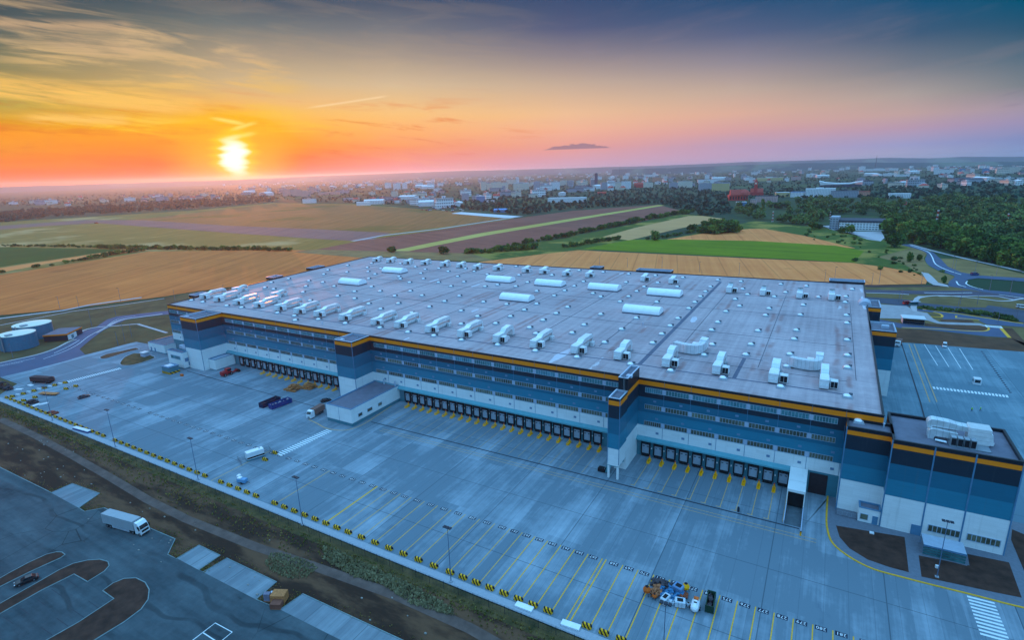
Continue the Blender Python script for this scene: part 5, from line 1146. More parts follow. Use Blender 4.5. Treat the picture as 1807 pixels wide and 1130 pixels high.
# the white lorry in the car park
def lorry(label, rear, front, L=None, lcol=P_wht):
    p, q = gp(*rear), gp(*front); d = (q-p); Lt = d.length if L is None else L; u = empty('lorry', p, math.atan2(d.y, d.x), label, 'lorry')
    W2 = 1.28; tl = Lt-3.0
    t = MB().bev(0, -W2, 1.15, tl, W2, 4.0, .05).build('trailer', M_trl, u)
    rib = MB()
    for k in range(9):
        x = .3+k*(tl-.6)/8
        for s in (-1, 1): rib.box(x-.04, s*W2-.02, 1.2, x+.04, s*W2+.02, 3.95)
    rib.build('side_rib', M_trl2, t)
    d2 = MB(); d2.box(-.03, -W2+.08, 1.25, .0, -.02, 3.9); d2.box(-.03, .02, 1.25, .0, W2-.08, 3.9); d2.build('rear_door', M_trl2, t)
    MB().box(.2, -.55, .75, tl+2.2, .55, 1.12).build('chassis', M_rub, u)
    sk = MB()
    for s in (-1, 1): sk.box(3.6, s*W2-.03, .5, tl-1.8, s*W2+.03, 1.1)
    sk.build('side_skirt', M_trl2, u)
    x0 = tl+.45
    cab = [(x0, .55),(x0, 3.55),(x0+.25, 3.85),(x0+1.1, 3.75),(x0+1.75, 3.05),(x0+2.15, 2.0),(x0+2.28, 1.1),(x0+2.28, .45),(x0+.9, .5)]
    c = MB().extr(cab, 'y', -1.22, 1.22).build('cab', P_wht, u)
    s1 = Vector((x0+1.78, 3.02)); s2 = Vector((x0+2.14, 2.05))
    MB().add([(s1.x+.02,-1.05,s1.y),(s1.x+.02,1.05,s1.y),(s2.x+.03,1.12,s2.y),(s2.x+.03,-1.12,s2.y),(s1.x-.05,-1.05,s1.y),(s1.x-.05,1.05,s1.y),(s2.x-.05,1.12,s2.y),(s2.x-.05,-1.12,s2.y)], [(0,1,2,3),(4,7,6,5),(0,4,5,1),(2,6,7,3),(1,5,6,2),(0,3,7,4)]).build('windscreen', M_wind, c)
    for s in (-1, 1):
        MB().box(x0+1.0, s*1.225-.012, 2.05, x0+1.75, s*1.225+.012, 2.85).build('side_window', M_wind, c)
        MB().bev(x0+2.24, s*.85-.22, .75, x0+2.33, s*.85+.22, 1.0, .03).build('headlight', M_hl, u)
        MB().bev(x0+1.95, s*1.42-.14, 1.9, x0+2.1, s*1.42+.14, 2.75, .03).build('wing_mirror', M_rub, u)
        for x in (1.5, 2.8, 4.1, tl-.6, x0+1.5): wheel(u, x, s*1.05, .5, .34)
    g = MB(); g.box(x0+2.285, -.95, 1.15, x0+2.30, .95, 1.75); g.box(x0+2.285, -1.1, .48, x0+2.32, 1.1, .7); g.build('grille', M_rub, c)
    return u
M_trl = mat('trailer_sheet', (150,158,166), .5, var=.06, scale=.5); M_trl2 = mat('trailer_trim', (150,160,172), .5)
lorry('white lorry with a grey box body standing on the car park kerb', Z6(768,300), Z6(1042,378), None)
def tractor(label, p, rz):
    u = empty('lorry', p, rz, label, 'lorry')
    MB().bev(0, -1.25, 1.1, 5.6, 1.25, 3.4, .06).build('cargo_box', mat('brown_tarpaulin', (120,88,80), .8), u)
    MB().box(.2, -.5, .7, 8.2, .5, 1.05).build('chassis', M_rub, u)
    c = MB().extr([(5.9,.5),(5.9,3.0),(6.2,3.4),(7.3,3.3),(8.0,2.1),(8.15,.5)], 'y', -1.2, 1.2).build('cab', P_wht, u)
    MB().add([(7.35,-1.0,3.2),(7.35,1.0,3.2),(8.04,1.1,2.1),(8.04,-1.1,2.1)], [(0,3,2,1)]).build('windscreen', M_wind, c)
    for s in (-1, 1):
        for x in (1.3, 2.6, 7.0): wheel(u, x, s*1.0, .48, .3)
    return u
a, b = gp(*Z7(885,345)), gp(*Z7(790,400)); o = tractor('white cabbed lorry with a brown load by the low office', a, math.atan2(b.y-a.y, b.x-a.x)); o.scale = (1.0,.95,.95)
o = tractor('white lorry nose first beside the blue tower on the rear yard', gp(*Z5(925,712)), math.atan2(-1, -.25)); o.scale = (.8,.9,.9)
# red tractor unit with loader
a, b = gp(*Z7(165,105)), gp(*Z7(285,62)); d = (b-a); u = empty('red_loader', a, math.atan2(d.y, d.x), 'red wheeled loader with a black arm in front of the left dock doors', 'loader'); L = d.length; k = L/9.0; u.scale = (k,k,k)
MB().bev(0,-1.2,.8,3.0,1.2,2.6,.25).build('engine_cover', P_red, u); MB().bev(2.6,-1.1,1.0,4.8,1.1,3.4,.2).build('cab', P_red, u); MB().box(2.7,-1.12,2.2,4.7,1.12,3.1).build('cab_glass', M_wind, u)
MB().extr([(4.6,1.0),(6.6,.9),(8.2,1.6),(8.4,1.2),(6.8,.4),(4.6,.6)], 'y', -.5, .5).build('boom', P_red, u); MB().extr([(8.1,1.5),(9.0,1.3),(9.3,.1),(8.0,.1)], 'y', -1.3, 1.3).build('bucket', M_rub, u)
for s in (-1,1):
    for x in (1.2,4.4): wheel(u, x, s*1.15, .75, .5)
# blue skips
def skip(label, a, b, m, w=2.4, h=1.9, fill=None, name='skip'):
    p, q = gp(*a), gp(*b); d = q-p; L = d.length; u = empty(name, p, math.atan2(d.y,d.x), label, 'skip')
    t = MB()
    O = [(0,0),(L,0),(L,w),(0,w)]; I = [(.18,.14),(L-.18,.14),(L-.18,w-.14),(.18,w-.14)]
    for i in range(4):
        j = (i+1)%4
        t.quad((*O[i],.15),(*O[j],.15),(*O[j],h),(*O[i],h)); t.quad((*I[j],.3),(*I[i],.3),(*I[i],h),(*I[j],h)); t.quad((*O[i],h),(*O[j],h),(*I[j],h),(*I[i],h))
    t.add([(*c,.3) for c in I], [(0,1,2,3)]); t.build('skip_body', m, u)
    r = MB(); n = max(3,int(L/1.1))
    for k in range(n+1):
        x = k*L/n
        r.box(x-.06,-.08,.15,x+.06,.0,h-.05); r.box(x-.06,w,.15,x+.06,w+.08,h-.05)
    r.box(-.05,-.1,h-.02,L+.05,.0,h+.1); r.box(-.05,w,h-.02,L+.05,w+.1,h+.1); r.build('stiffener', m, u)
    if fill:
        f = MB()
        for k in range(26):
            x, y = .4+random.random()*(L-.9), .3+random.random()*(w-.7); s = .2+.4*random.random(); f.bev(x-s/2,y-s/2,.4,x+s/2,y+s/2,h-.5+.5*random.random(),.05)
        f.build('rubbish', fill, u)
    return u
M_bskip = mat('blue_skip_steel', (26,54,118), .6, var=.2, scale=1); M_dskip = mat('dark_blue_skip_steel', (30,30,62), .6, var=.2, scale=1); M_gskip = mat('green_skip_steel', (24,58,44), .6, var=.2)
M_waste = mat('mixed_waste', (150,150,160), .9, var=.6, scale=2); M_wood = mat('raw_timber', (176,112,66), .8, var=.35, scale=2); M_junk = mat('dark_scrap', (62,56,62), .9, var=.6, scale=1.5)
skip('open blue skip of pale waste, nearer of the pair on the yard', Z7(525,338), Z7(665,285), M_bskip, 2.5, 2.0, M_waste)
skip('dark empty open skip, farther of the pair on the yard', Z7(460,328), Z7(585,275), M_dskip, 2.5, 2.0, M_junk)
skip('dark green open skip of black rubbish beside bay 274', zoomer(1110,990,9.417)(1260,860), zoomer(1110,990,9.417)(1400,900), M_gskip, 4.6, 1.8, M_junk)
# stacked timber and pallets
def pile(name, label, cat, cen, lx, ly, h, m, n, long=1.5, rz=0):
    u = empty(name, cen, rz, label, cat); b = MB()
    for k in range(n):
        x, y = (random.random()-.5)*lx, (random.random()-.5)*ly; z = random.random()*h*max(.15, 1-abs(2*x/lx)**2*.6-abs(2*y/ly)**2*.6)
        l, w, t = long*(.5+random.random()*.7), .3+.6*random.random(), .12+.3*random.random(); a = random.choice((0, PI/2))+random.gauss(0,.3); c_, s_ = math.cos(a), math.sin(a); tl = random.gauss(0,.12)
        vs = [(x+sx*l/2*c_-sy*w/2*s_, y+sx*l/2*s_+sy*w/2*c_, max(0.0, z+sz*t+sx*l/2*tl)) for sz in (0,1) for sx,sy in ((-1,-1),(1,-1),(1,1),(-1,1))]
        b.add(vs, [(0,3,2,1),(4,5,6,7),(0,1,5,4),(1,2,6,5),(2,3,7,6),(3,0,4,7)])
    b.build('loose_pieces', m, u); return u
pile('pallet_heap', 'heap of broken orange brown pallets before the left dock doors, left half', 'pallets', gp(*Z7(680,190)), 6.0, 5.5, 2.4, M_wood, 110, 1.6)
pile('pallet_heap', 'heap of broken orange brown pallets before the left dock doors, right half', 'pallets', gp(*Z7(785,178)), 6.0, 4.5, 2.2, M_wood, 100, 1.6)
pile('scrap_heap', 'dark heap of scrap on the far left edge of the yard', 'scrap', gp(*Zt(10,900)), 8, 6, 2.2, M_junk, 70, 2)
pile('scrap_heap', 'low dark heap of scrap beside the far left corner lamp', 'scrap', gp(*Zt(95,925)), 5, 3, 1.6, M_junk, 40, 1.5)
pile('scrap_heap', 'dark heap of machinery parts by the loose row of barriers', 'scrap', gp(*Zt(360,1075)), 5, 3, 1.4, M_junk, 40, 1.5)
pile('timber_stack', 'reddish heap of planks against the kerb at the far left lamp', 'timber', gp(93,730), 4, 2, .8, mat('reddish_planks', (140,74,60), .8, var=.3), 30, 1.5)
c_ = gp(*Zt(470,850)); u = empty('loaded_trailer', c_, .30, 'dark loaded trailer with a brown tarpaulin, parked at the road end of the yard', 'trailer')
MB().bev(-5.5,-1.4,1.0,5.5,1.4,3.0,.2).build('load', mat('dark_brown_load', (66,50,52), .9, var=.4), u); MB().box(-5.6,-1.2,.6,5.8,1.2,.98).build('chassis', M_rub, u); MB().bev(.5,1.5,0,3.5,3.6,2.0,.3).build('bundle', mat('brown_bundle', (110,74,66), .9, var=.3), u)
for s in (-1,1):
    for x in (-4,-2.9,3.8): wheel(u, x, s*1.15, .45, .3)
c_ = gp(*Zt(545,985)); u = empty('flat_trailer', c_, .33, 'low flat trailer of boards parked between the loose barriers', 'trailer')
MB().box(-4.6,-1.1,.55,4.6,1.1,.8).build('deck', M_wood, u)
for s in (-1,1):
    for x in (-2,2): wheel(u, x, s*.9, .3, .25)
for k, (a, b, nm) in enumerate(((340,885,'leaning white sheet beside the dark trailer'), (210,930,'white sheet lying in the far left corner'), (485,1090,'white box beside the kerb at the far left lamp'), (400,1105,'flat white sheet on the kerb at the far left'))):
    o = MB().bev(-1.6,-.8,0,1.6,.8,.35,.05).build('white_sheet', P_wht); o.location = gp(*Zt(a,b)); o.rotation_euler.z = .6*k; tag(o, nm, 'sheet')
# white and blue stack on the kerb, white slabs on the kerb
p, q = gp(*zoomer(0,620)(518,555)), gp(*zoomer(0,620)(625,585)); d = q-p
u = empty('panel_stack', p, math.atan2(d.y,d.x), 'long stack of white panels with a blue wrap lying on the kerb', 'panels'); MB().bev(0,-.2,0,d.length,1.3,.7,.04).build('blue_wrap', M_bskip, u); MB().bev(.05,-.15,.7,d.length-.05,1.25,.95,.04).build('white_panels', P_wht, u)
for (a, b, lab) in ((Z8(845,875), Z8(965,920), 'long white slab lying on the kerb by bay 266'), (Z8(1168,1005), Z8(1300,1050), 'wide white slab lying on the kerb gap by bay 268')):
    p, q = gp(*a), gp(*b); d = q-p; o = MB().bev(0,-.75,.1,d.length,.75,.45,.05).build('white_slab', P_wht); o.location = p; o.rotation_euler.z = math.atan2(d.y,d.x); tag(o, lab, 'slab')
# generator in its cage, blue machine
p, q = gp(*Z7(350,705)), gp(*Z7(472,665)); d = q-p; L = d.length
u = empty('generator', p, math.atan2(d.y,d.x), 'white generator container with a dark band, inside a wire cage on the yard', 'generator')
MB().bev(0,0,.5,L,2.3,2.9,.08).build('housing', P_wht, u); MB().box(.0,-.02,.7,L,.02,1.25).build('dark_band', M_rub, u); MB().box(-.1,-.1,.1,L+.1,2.4,.5).build('skid', M_base, u); MB().cyl((L*.8,1.2,2.9),(L*.8,1.2,3.6),.15,n=8).build('exhaust', M_steel, u)
u = empty('cage_fence', p, math.atan2(d.y,d.x), 'wire cage panels around the white generator on the yard', 'fence')
for sx, sy, ex, ey in ((-2.2,-1.6,-2.2,3.2),(-2.2,3.2,L+2.4,3.2),(L+2.4,3.2,L+2.4,-.5)):
    f = MB(); n = int(max(abs(ex-sx),abs(ey-sy))/.35)
    for k in range(n+1): x, y = sx+(ex-sx)*k/n, sy+(ey-sy)*k/n; f.cyl((x,y,0),(x,y,1.9),.03,n=4,caps=False)
    for z in (.1,1.0,1.9): f.cyl((sx,sy,z),(ex,ey,z),.04,n=4)
    f.build('cage_panel', M_steel, u)
c_ = gp(*Z7(318,855)); u = empty('compressor', c_, .25, 'small blue towed compressor with white lids standing on the empty bays', 'compressor')
MB().bev(-1.7,-.8,.5,1.3,.8,1.6,.15).build('body', mat('pale_blue_paint', (96,146,186), .5), u); MB().bev(-1.6,-.6,1.6,-.4,.6,1.9,.1).build('lid', P_wht, u); MB().bev(-2.4,.2,.4,-1.5,1.4,2.1,.1).build('hose_box', P_wht, u); MB().cyl((1.3,0,.6),(2.6,0,.5),.06,n=5).build('drawbar', M_rub, u)
for s in (-1,1): wheel(u, 0, s*.85, .35, .2)
# site gear heap by bays 271 to 273
Zg = zoomer(1110, 990, 9.417)
M_or = mat('orange_steel', (200,92,24), .6, var=.25, scale=2); M_ibc = mat('pale_plastic', (182,194,206), .5, var=.1); M_teal = mat('teal_box', (40,104,146), .6, var=.3, scale=2)
def mixer(label, q, s=1.0, m=M_or):
    u = empty('cement_mixer', gp(*q), random.random()*6, label, 'mixer'); u.scale = (s,s,s)
    MB().lathe((0,0,.6), [(.25,0),(.75,.25),(.85,.8),(.55,1.35),(.45,1.5)], 14).build('drum', m, u); MB().cyl((0,0,2.09),(0,0,2.12),.42,n=14).build('drum_mouth', M_rub, u)
    f = MB()
    for k in range(4): a = PI/2*k+.6; f.cyl((.9*math.cos(a),.9*math.sin(a),0),(.4*math.cos(a),.4*math.sin(a),.8),.06,n=5)
    f.build('stand', M_rub, u)
mixer('orange round mixer with a dark mouth, left of the site gear heap', Zg(293,565))
mixer('smaller orange mixer with a white lid at the left of the gear heap', Zg(420,640), .6)
mixer('yellow round mixer on the right of the gear heap', Zg(940,510), .95, M_yel)
def tote(label, q, rz, l, w, h, m=M_ibc):
    u = empty('tank_container', gp(*q), rz, label, 'container')
    MB().bev(-l/2,-w/2,.15,l/2,w/2,h,.12).build('shell', m, u); MB().box(-l*.28,-w*.28,h-.02,l*.28,w*.28,h+.03).build('dark_opening', M_rub, u); MB().box(-l/2+.05,-w/2+.05,0,l/2-.05,w/2-.05,.15).build('pallet', M_wood, u)
    r = MB()
    for k in range(4):
        x = -l/2+l*k/3; r.cyl((x,-w/2-.04,.15),(x,-w/2-.04,h),.03,n=4); r.cyl((x,w/2+.04,.15),(x,w/2+.04,h),.03,n=4)
    r.build('cage', M_steel, u)
tote('pale upright container with two dark openings, front left of the gear heap', Zg(600,690), 1.3, 2.4, 1.4, 1.5)
tote('pale wide container with a dark opening, front centre of the gear heap', Zg(845,745), .25, 2.2, 1.8, 1.4)
tote('large blue grey container at the back of the gear heap', Zg(820,520), -.25, 2.2, 2.0, 1.7, mat('blue_grey_plastic', (92,128,168), .5))
tote('small pale blue drum box at the right front of the gear heap', Zg(985,755), .5, .9, .8, .8)
p, q = gp(*Zg(1075,895)), gp(*Zg(1120,700)); d = q-p; u = empty('towed_tank', p, math.atan2(d.y,d.x), 'rounded white towed tank with an orange top, right of the gear heap', 'tank'); L = d.length
rg = [[(L*x, w*math.cos(a), .9+hh*math.sin(a)) for a in [2*PI*k/10 for k in range(10)]] for x, w, hh in ((0,.35,.3),(.08,.75,.65),(.3,.9,.8),(.75,.88,.8),(.95,.7,.6),(1,.4,.4))]
MB().loft(rg).build('tank_shell', P_wht, u); MB().bev(L*.68,-.5,1.6,L*.92,.5,1.85,.08).build('hatch', M_or, u); MB().box(L*.4,-.3,1.68,L*.5,.3,1.74).build('vent_slot', M_rub, u)
for s in (-1,1): wheel(u, L*.45, s*.95, .38, .25)
pile('timber_heap', 'heap of rusty pipes and boards on the left of the site gear', 'timber', gp(*Zg(470,520)), 1.6, 3.4, 1.2, mat('rusty_pipes', (150,92,60), .8, var=.6, scale=2), 45, 1.2)
pile('site_rubble', 'blue and white bundles of sheeting in the middle of the site gear', 'rubble', gp(*Zg(700,560)), 5.5, 4.5, 1.2, M_teal, 90, 1.1)
pile('site_rubble', 'pale heap of bags and boards at the front of the site gear', 'rubble', gp(*Zg(680,650)), 2.2, 2.8, .9, M_ibc, 40, 1.0)
pile('site_rubble', 'dark heap of tools and cables at the back of the site gear', 'rubble', gp(*Zg(570,420)), 5.0, 2.2, 1.0, M_junk, 60, 1.0)
pile('site_rubble', 'red and brown heap of fittings behind the front centre container', 'rubble', gp(*Zg(880,590)), 2.0, 2.0, .9, mat('reddish_fittings', (140,70,44), .8, var=.5, scale=2), 36, .8)
# crates between the parking pads
for k, (q, s, h, m, lab) in enumerate((((494,1060),3.2,2.0,M_wood,'big pale wooden crate between the parking pads'), ((489,1072),2.4,1.3,mat('dark_crate', (120,72,58), .8, var=.2),'low reddish crate in front of the big pale one'), ((473,1060),1.4,1.9,mat('grey_crate', (120,116,134), .8, var=.2),'narrow grey crate left of the big wooden crate'), ((483,1055),1.2,1.4,M_ibc,'pale plastic drum box tucked behind the crates'))):
    u = empty('crate', gp(*q), .45, lab, 'crate'); MB().bev(-s/2,-s*.35,.12,s/2,s*.35,h,.05).build('box', m, u); b = MB()
    for y in (-.3,0,.3): b.box(-s/2,s*y-.08,0,s/2,s*y+.08,.12)
    b.build('skid', M_wood, u)
# west gate booth with striped base, planter hut, bins
c_ = gp(*Z3_(545,860)); u = empty('booth', (c_.x, c_.y, 0), 0, 'dark green booth on a yellow and black striped base before the gate block', 'booth')
bw = gp(*Z3_(640,885)).x-gp(*Z3_(440,880)).x
MB().box(-bw/2,-.1,0,bw/2,5,1.0).build('striped_base', M_str, u); MB().bev(-bw/2+.1,.05,1.0,bw/2-.1,4.9,3.4,.08).build('walls', M_base, u); MB().box(-bw/2-.1,-.2,3.4,bw/2+.1,5.1,3.6).build('roof', M_joint, u); MB().box(-bw*.3,.6,3.6,bw*.25,3.6,3.75).build('roof_hatch', P_wht, u)
c_ = gp(*Z3_(225,595)); u = empty('utility_cabin', c_, .1, 'small pale cabin with a white lid in the soil bed by the plant house', 'cabin'); MB().bev(-1.6,-1.4,0,1.6,1.4,2.2,.1).build('walls', M_pier, u); MB().bev(-1.8,-1.6,2.2,1.8,1.6,2.5,.08).build('lid', P_wht, u)
c_ = gp(*Z3_(785,895)); o = MB().bev(-.8,-.5,0,.8,.5,1.0,.1).build('orange_bin', M_or); o.location = c_; tag(o, 'small orange bin beside the striped booth', 'bin')
c_ = gp(*Zb7(1455,770)); o = MB().bev(-1.2,-.8,0,1.2,.8,1.3,.2).build('black_bin', M_rub); o.location = c_; tag(o, 'black wheeled bin at the foot of the middle tower stair', 'bin')
c_ = gp(*Za(1015,1058-0)); c_ = gp(*zoomer(1050,850)(1015,215)); u = empty('dark_bollard', c_, 0, 'dark post standing on the drain line in front of the dock lanes', 'post'); MB().cyl((0,0,0),(0,0,1.2),.3,n=8).build('post', M_dark, u); MB().cyl((0,0,1.2),(0,0,1.5),.3,.15,n=8).build('cap', M_dark, u)
c_ = gp(*zoomer(1050,850)(1455,385)); u = empty('hazard_bollard', c_, 0, 'small yellow and black bollard at the end of the ramp wall', 'bollard'); MB().cyl((0,0,0),(0,0,1.1),.2,n=8).build('post', M_yel, u); MB().cyl((0,0,1.1),(0,0,1.3),.2,.1,n=8).build('cap', M_rub, u)
# ramp walls of the third bay
wl = MB(); pA = gp(*zoomer(1050,850)(1342,300)); pB = gp(*zoomer(1050,850)(1460,375))
u = empty('ramp_wall', (0,0,0), 0, 'pair of low pale walls flanking the covered ramp', 'wall')
for x, ye in ((cl+.12, pA.y), (cr-.12, pB.y)): MB().box(x-.12, ye, 0, x+.12, cy0-.02, .9).build('wall', M_pier, u)
# bicycle shelter
s0, s1, s2, s3 = [gp(*ZA(a,b), 2.7) for a,b in ((1080,972),(1362,1035),(1390,1105),(1078,1045))]
u = empty('bicycle_shelter', (0,0,0), 0, 'glass sided shelter with a pale flat roof before the strip windows', 'shelter')
SX0, SX1, SY0, SY1 = s0.x, s1.x+.3, s3.y-.2, s0.y
MB().box(SX0, SY0, 2.62, SX1, SY1, 2.8).build('roof', M_cap, u); MB().box(SX0-.05, SY0-.06, 2.45, SX1+.05, SY0, 2.85).build('fascia', M_joint, u)
g = MB()
for z in (.25,.95,1.65): g.box(SX0, SY0+.05, z, SX1, SY0+.1, z+.55)
g.build('side_glazing', M_glass_up, u); b = MB()
for x in (SX0+.05, (SX0*2+SX1)/3, (SX0+SX1*2)/3, SX1-.05):
    for y in (SY0+.12, SY1-.1): b.cyl((x,y,.13),(x,y,2.62),.06,n=5)
b.build('post', M_joint, u)
b = MB(); b.box(SX0-.3, SY0-.3, .14, SX1+.4, SY1+.4, .19); b.build('slab', M_pave, u)
for q, lab in (((727,975-0),'white access cover in the curved soil bed'),):
    o = MB().bev(-.5,-.4,0,.5,.4,.35,.08).build('access_cover', P_wht); o.location = gp(*ZA(*q))+Vector((0,0,.16)); tag(o, lab, 'cover')
o = MB().bev(-.35,-.25,0,.35,.25,.7,.06).build('control_box', P_wht); o.location = gp(*Z4(1188,618))+Vector((.0,0,.16)); tag(o, 'small white control box at the lamp post in the soil bed', 'box')
# right rear: booth with a glass front, white kiosk, two workers
a, b_ = gp(*Zr(805,800)), gp(*Zr(985,815)); d = b_-a; u = empty('gatehouse', a, math.atan2(d.y,d.x), 'low gatehouse with a dark glass front and white flat roof', 'gatehouse'); L = d.length
MB().box(0,.1,0,L,7,3.2).build('walls', M_pier, u); MB().box(.1,-.02,.2,L-.1,.098,3.1).build('glass_front', M_wind, u); MB().box(-.5,-.6,3.2,L+.5,7.6,3.6).build('roof', P_wht, u)
c_ = gp(*Z5(1470,995)); u = empty('kiosk', c_, 0, 'small white kiosk cabin with dark sides on the rear yard', 'kiosk'); MB().bev(-1.3,-1.3,0,1.3,1.3,2.6,.12).build('walls', P_wht, u); MB().box(-.9,-1.34,.9,.9,-1.3,2.1).build('window', M_wind, u); MB().box(-1.34,-.9,.9,-1.3,.9,2.1).build('window', M_wind, u)
M_hi = mat('hi_vis_vest', (150,220,40), .7); M_trs = mat('work_trousers', (24,30,44), .9); M_skin = mat('skin', (190,140,112), .7); M_hair = mat('dark_hair', (40,30,26), .9)
def person(label, loc, rz, stride):
    P = {'pel':(0,0,.95,.155),'bel':(0,.01,1.12,.15),'che':(0,0,1.34,.17),'nek':(0,0,1.5,.075),'jaw':(0,.03,1.57,.082),'hd':(0,.02,1.66,.105),'top':(0,.0,1.76,.075)}
    E = [('pel','bel'),('bel','che'),('che','nek'),('nek','jaw'),('jaw','hd'),('hd','top')]
    for s, nm in ((-1,'l'),(1,'r')):
        f = stride*s
        P['sh'+nm]=(s*.19,0,1.43,.07); P['el'+nm]=(s*.25,-f*.08-.02,1.15,.05); P['wr'+nm]=(s*.26,-f*.16+.06,.9,.036); P['pa'+nm]=(s*.26,-f*.17+.07,.83,.04)
        E += [('che','sh'+nm),('sh'+nm,'el'+nm),('el'+nm,'wr'+nm),('wr'+nm,'pa'+nm)]
        for i in range(4): P['f%d'%i+nm]=(s*.26+.0,-f*.17+.045+i*.02,.745-.008*(1-abs(i-1.5)),.010); E.append(('pa'+nm,'f%d'%i+nm))
        P['th'+nm]=(s*.225,-f*.17+.11,.79,.011); E.append(('pa'+nm,'th'+nm))
        P['hp'+nm]=(s*.1,0,.88,.1); P['kn'+nm]=(s*.11,f*.14+.02,.5,.07); P['an'+nm]=(s*.12,f*.24-.02,.09,.05); P['to'+nm]=(s*.13,f*.24+.15,.045,.045)
        E += [('pel','hp'+nm),('hp'+nm,'kn'+nm),('kn'+nm,'an'+nm),('an'+nm,'to'+nm)]
    ks = list(P); me = bpy.data.meshes.new('person'); me.from_pydata([P[k][:3] for k in ks], [(ks.index(a), ks.index(b)) for a,b in E], [])
    o = bpy.data.objects.new('person_body', me); COL.objects.link(o)
    sk = o.modifiers.new('skin','SKIN'); sk.use_smooth_shade = True; o.modifiers.new('sub','SUBSURF').levels = 1; o.modifiers['sub'].render_levels = 1
    for k, v in zip(ks, me.skin_vertices[0].data): v.radius = (P[k][3], P[k][3]); v.use_root = k == 'pel'
    bpy.context.view_layer.update()
    ev = bpy.data.meshes.new_from_object(o.evaluated_get(bpy.context.evaluated_depsgraph_get())); bpy.data.objects.remove(o)
    for m in (M_skin, M_trs, M_hi): ev.materials.append(m)
    for pl in ev.polygons:
        z = pl.center.z; x = abs(pl.center.x)
        pl.material_index = 2 if (1.02 < z < 1.49 and x < .235) or (1.1 < z < 1.45) else 1 if z < 1.02 and x < .215 else 0
        pl.use_smooth = True
    b = bpy.data.objects.new('person', ev); COL.objects.link(b); b.location = loc; b.rotation_euler.z = rz; tag(b, label, 'person')
    h = MB().lathe((0,.0,1.66), [(.112,0),(.115,.04),(.10,.1),(.05,.135)], 12).build('hard_hat', P_wht, b)
    f = MB(); f.cyl((0,.11,1.63),(0,.145,1.62),.018,.012,n=5); f.build('nose', M_skin, b)
    for s in (-1,1): MB().box(s*.04-.014,.108,1.645,s*.04+.014,.118,1.66).build('eye', M_hair, b); MB().bev(s*.108-.012,-.01,1.6,s*.108+.012,.03,1.66,.006).build('ear', M_skin, b)
    MB().box(-.025,.104,1.575,.025,.112,1.583).build('mouth', M_hair, b)
    return b
person('worker in yellow vest and dark trousers, left of the two on the rear yard', gp(*ZA(1435,108)), 2.6, .5)
person('worker in yellow vest and dark trousers, right of the two on the rear yard', gp(*ZA(1496,105)), -2.2, -.8)
# water tanks and pump house to the west
def tank(label, a, b, top, h):                 # pixels of left and right edge of the rim
    c_ = gp(*top, h); l, r_ = gp(*a, h), gp(*b, h); R = (r_-l).length/2; u = empty('water_tank', (c_.x, c_.y, 0), 0, label, 'water tank')
    MB().lathe((0,0,0), [(R,0),(R,h)], 40).build('tank_wall', M_tank, u); MB().lathe((0,0,h), [(R+.08,0),(R+.08,.2),(R-.15,.32),(.3,.9)], 40).build('tank_roof', P_cream, u)
    MB().box(R*.35,-R-.1,.0,R*.45,-R+.2,h+1).build('ladder', M_steel, u); MB().bev(R*.3,-R*.75,h+.3,R*.6,-R*.4,h+1.2,.1).build('hatch', M_steel, u)
M_tank = ribbed('tank_sheet', (44,118,150), 2, 1.2, .1, .5); P_cream = mat('cream_roof_sheet', (226,218,204), .6, var=.05)
th = 8.5
tank('round blue water tank with a cream roof, nearer one at the left edge', Zt(-20,325), Zt(386,285), Zt(183,306), th)
tank('round blue water tank with a cream roof, farther one beside the pump house', Zt(140,220), Zt(562,178), Zt(352,200), th)
a, b_, c2 = gp(*Zt(475,330),4.0), gp(*Zt(735,312),4.0), gp(*Zt(822,242),4.0); d = b_-a
u = empty('pump_house', (a.x,a.y,0), math.atan2(d.y,d.x), 'low dark pump house with an orange fascia beside the water tanks', 'pump house'); L = d.length; Dp = max(6, min(22, (c2-b_).length))
MB().box(0,0,0,L,Dp,3.3).build('walls', M_navy, u); MB().box(-.2,-.2,3.3,L+.2,Dp+.2,4.05).build('fascia', M_orange, u); MB().box(-.1,-.1,4.05,L+.1,Dp+.1,4.15).build('roof', M_grey, u); MB().box(L,.6,0,L+.08,Dp*.6,3.0).build('end_wall', M_wpan, u); MB().box(L+.08,Dp*.25,0,L+.14,Dp*.4,2.2).build('door', M_base, u)
c_ = gp(*Zr(848,640)); o = car('red van parked on the paved path behind the warehouse', c_, .5, P_red, 'van', 'van'); o.scale = (1.15,1.1,1.1)
u = empty('bus_shelter', gp(*Zr(905,650)), .5, 'small grey shelter beside the red van on the path', 'shelter'); MB().box(-3,-1,2.4,3,1,2.6).build('roof', M_cap, u); MB().box(-3,.9,0,3,1,2.4).build('back_glass', M_glass_up, u)
# ------------------------------------------------------------------ trees
def leaf_mat(name, c1, c2, rnd=.25):
    def f(N, v):
        c = N.ramp(N.m('ADD', N.m('MULTIPLY', N.noise(v, .35, 4, .65), .5), N.m('MULTIPLY', N.noise(v, .035, 4, .6), .5)), [(.40, lin(*c1)), (.60, lin(*c2))])
        oi = N.new('ShaderNodeObjectInfo'); hs = N.new('ShaderNodeHueSaturation'); N.put(hs.inputs['Value'], N.lstep(oi.outputs['Random'], 0, 1, 1-rnd, 1+rnd)); N.put(hs.inputs['Hue'], N.lstep(oi.outputs['Random'], 1, 0, .48, .52)); N.put(hs.inputs['Color'], c)
        return hs.outputs[0]
    return ground_mat(name, f, .9, .2)
M_leaf = leaf_mat('leaves_dark', (36,62,24), (92,120,48)); M_leaf2 = leaf_mat('leaves_green', (62,92,34), (126,146,62)); M_bark = mat('bark', (70,58,48), .9)
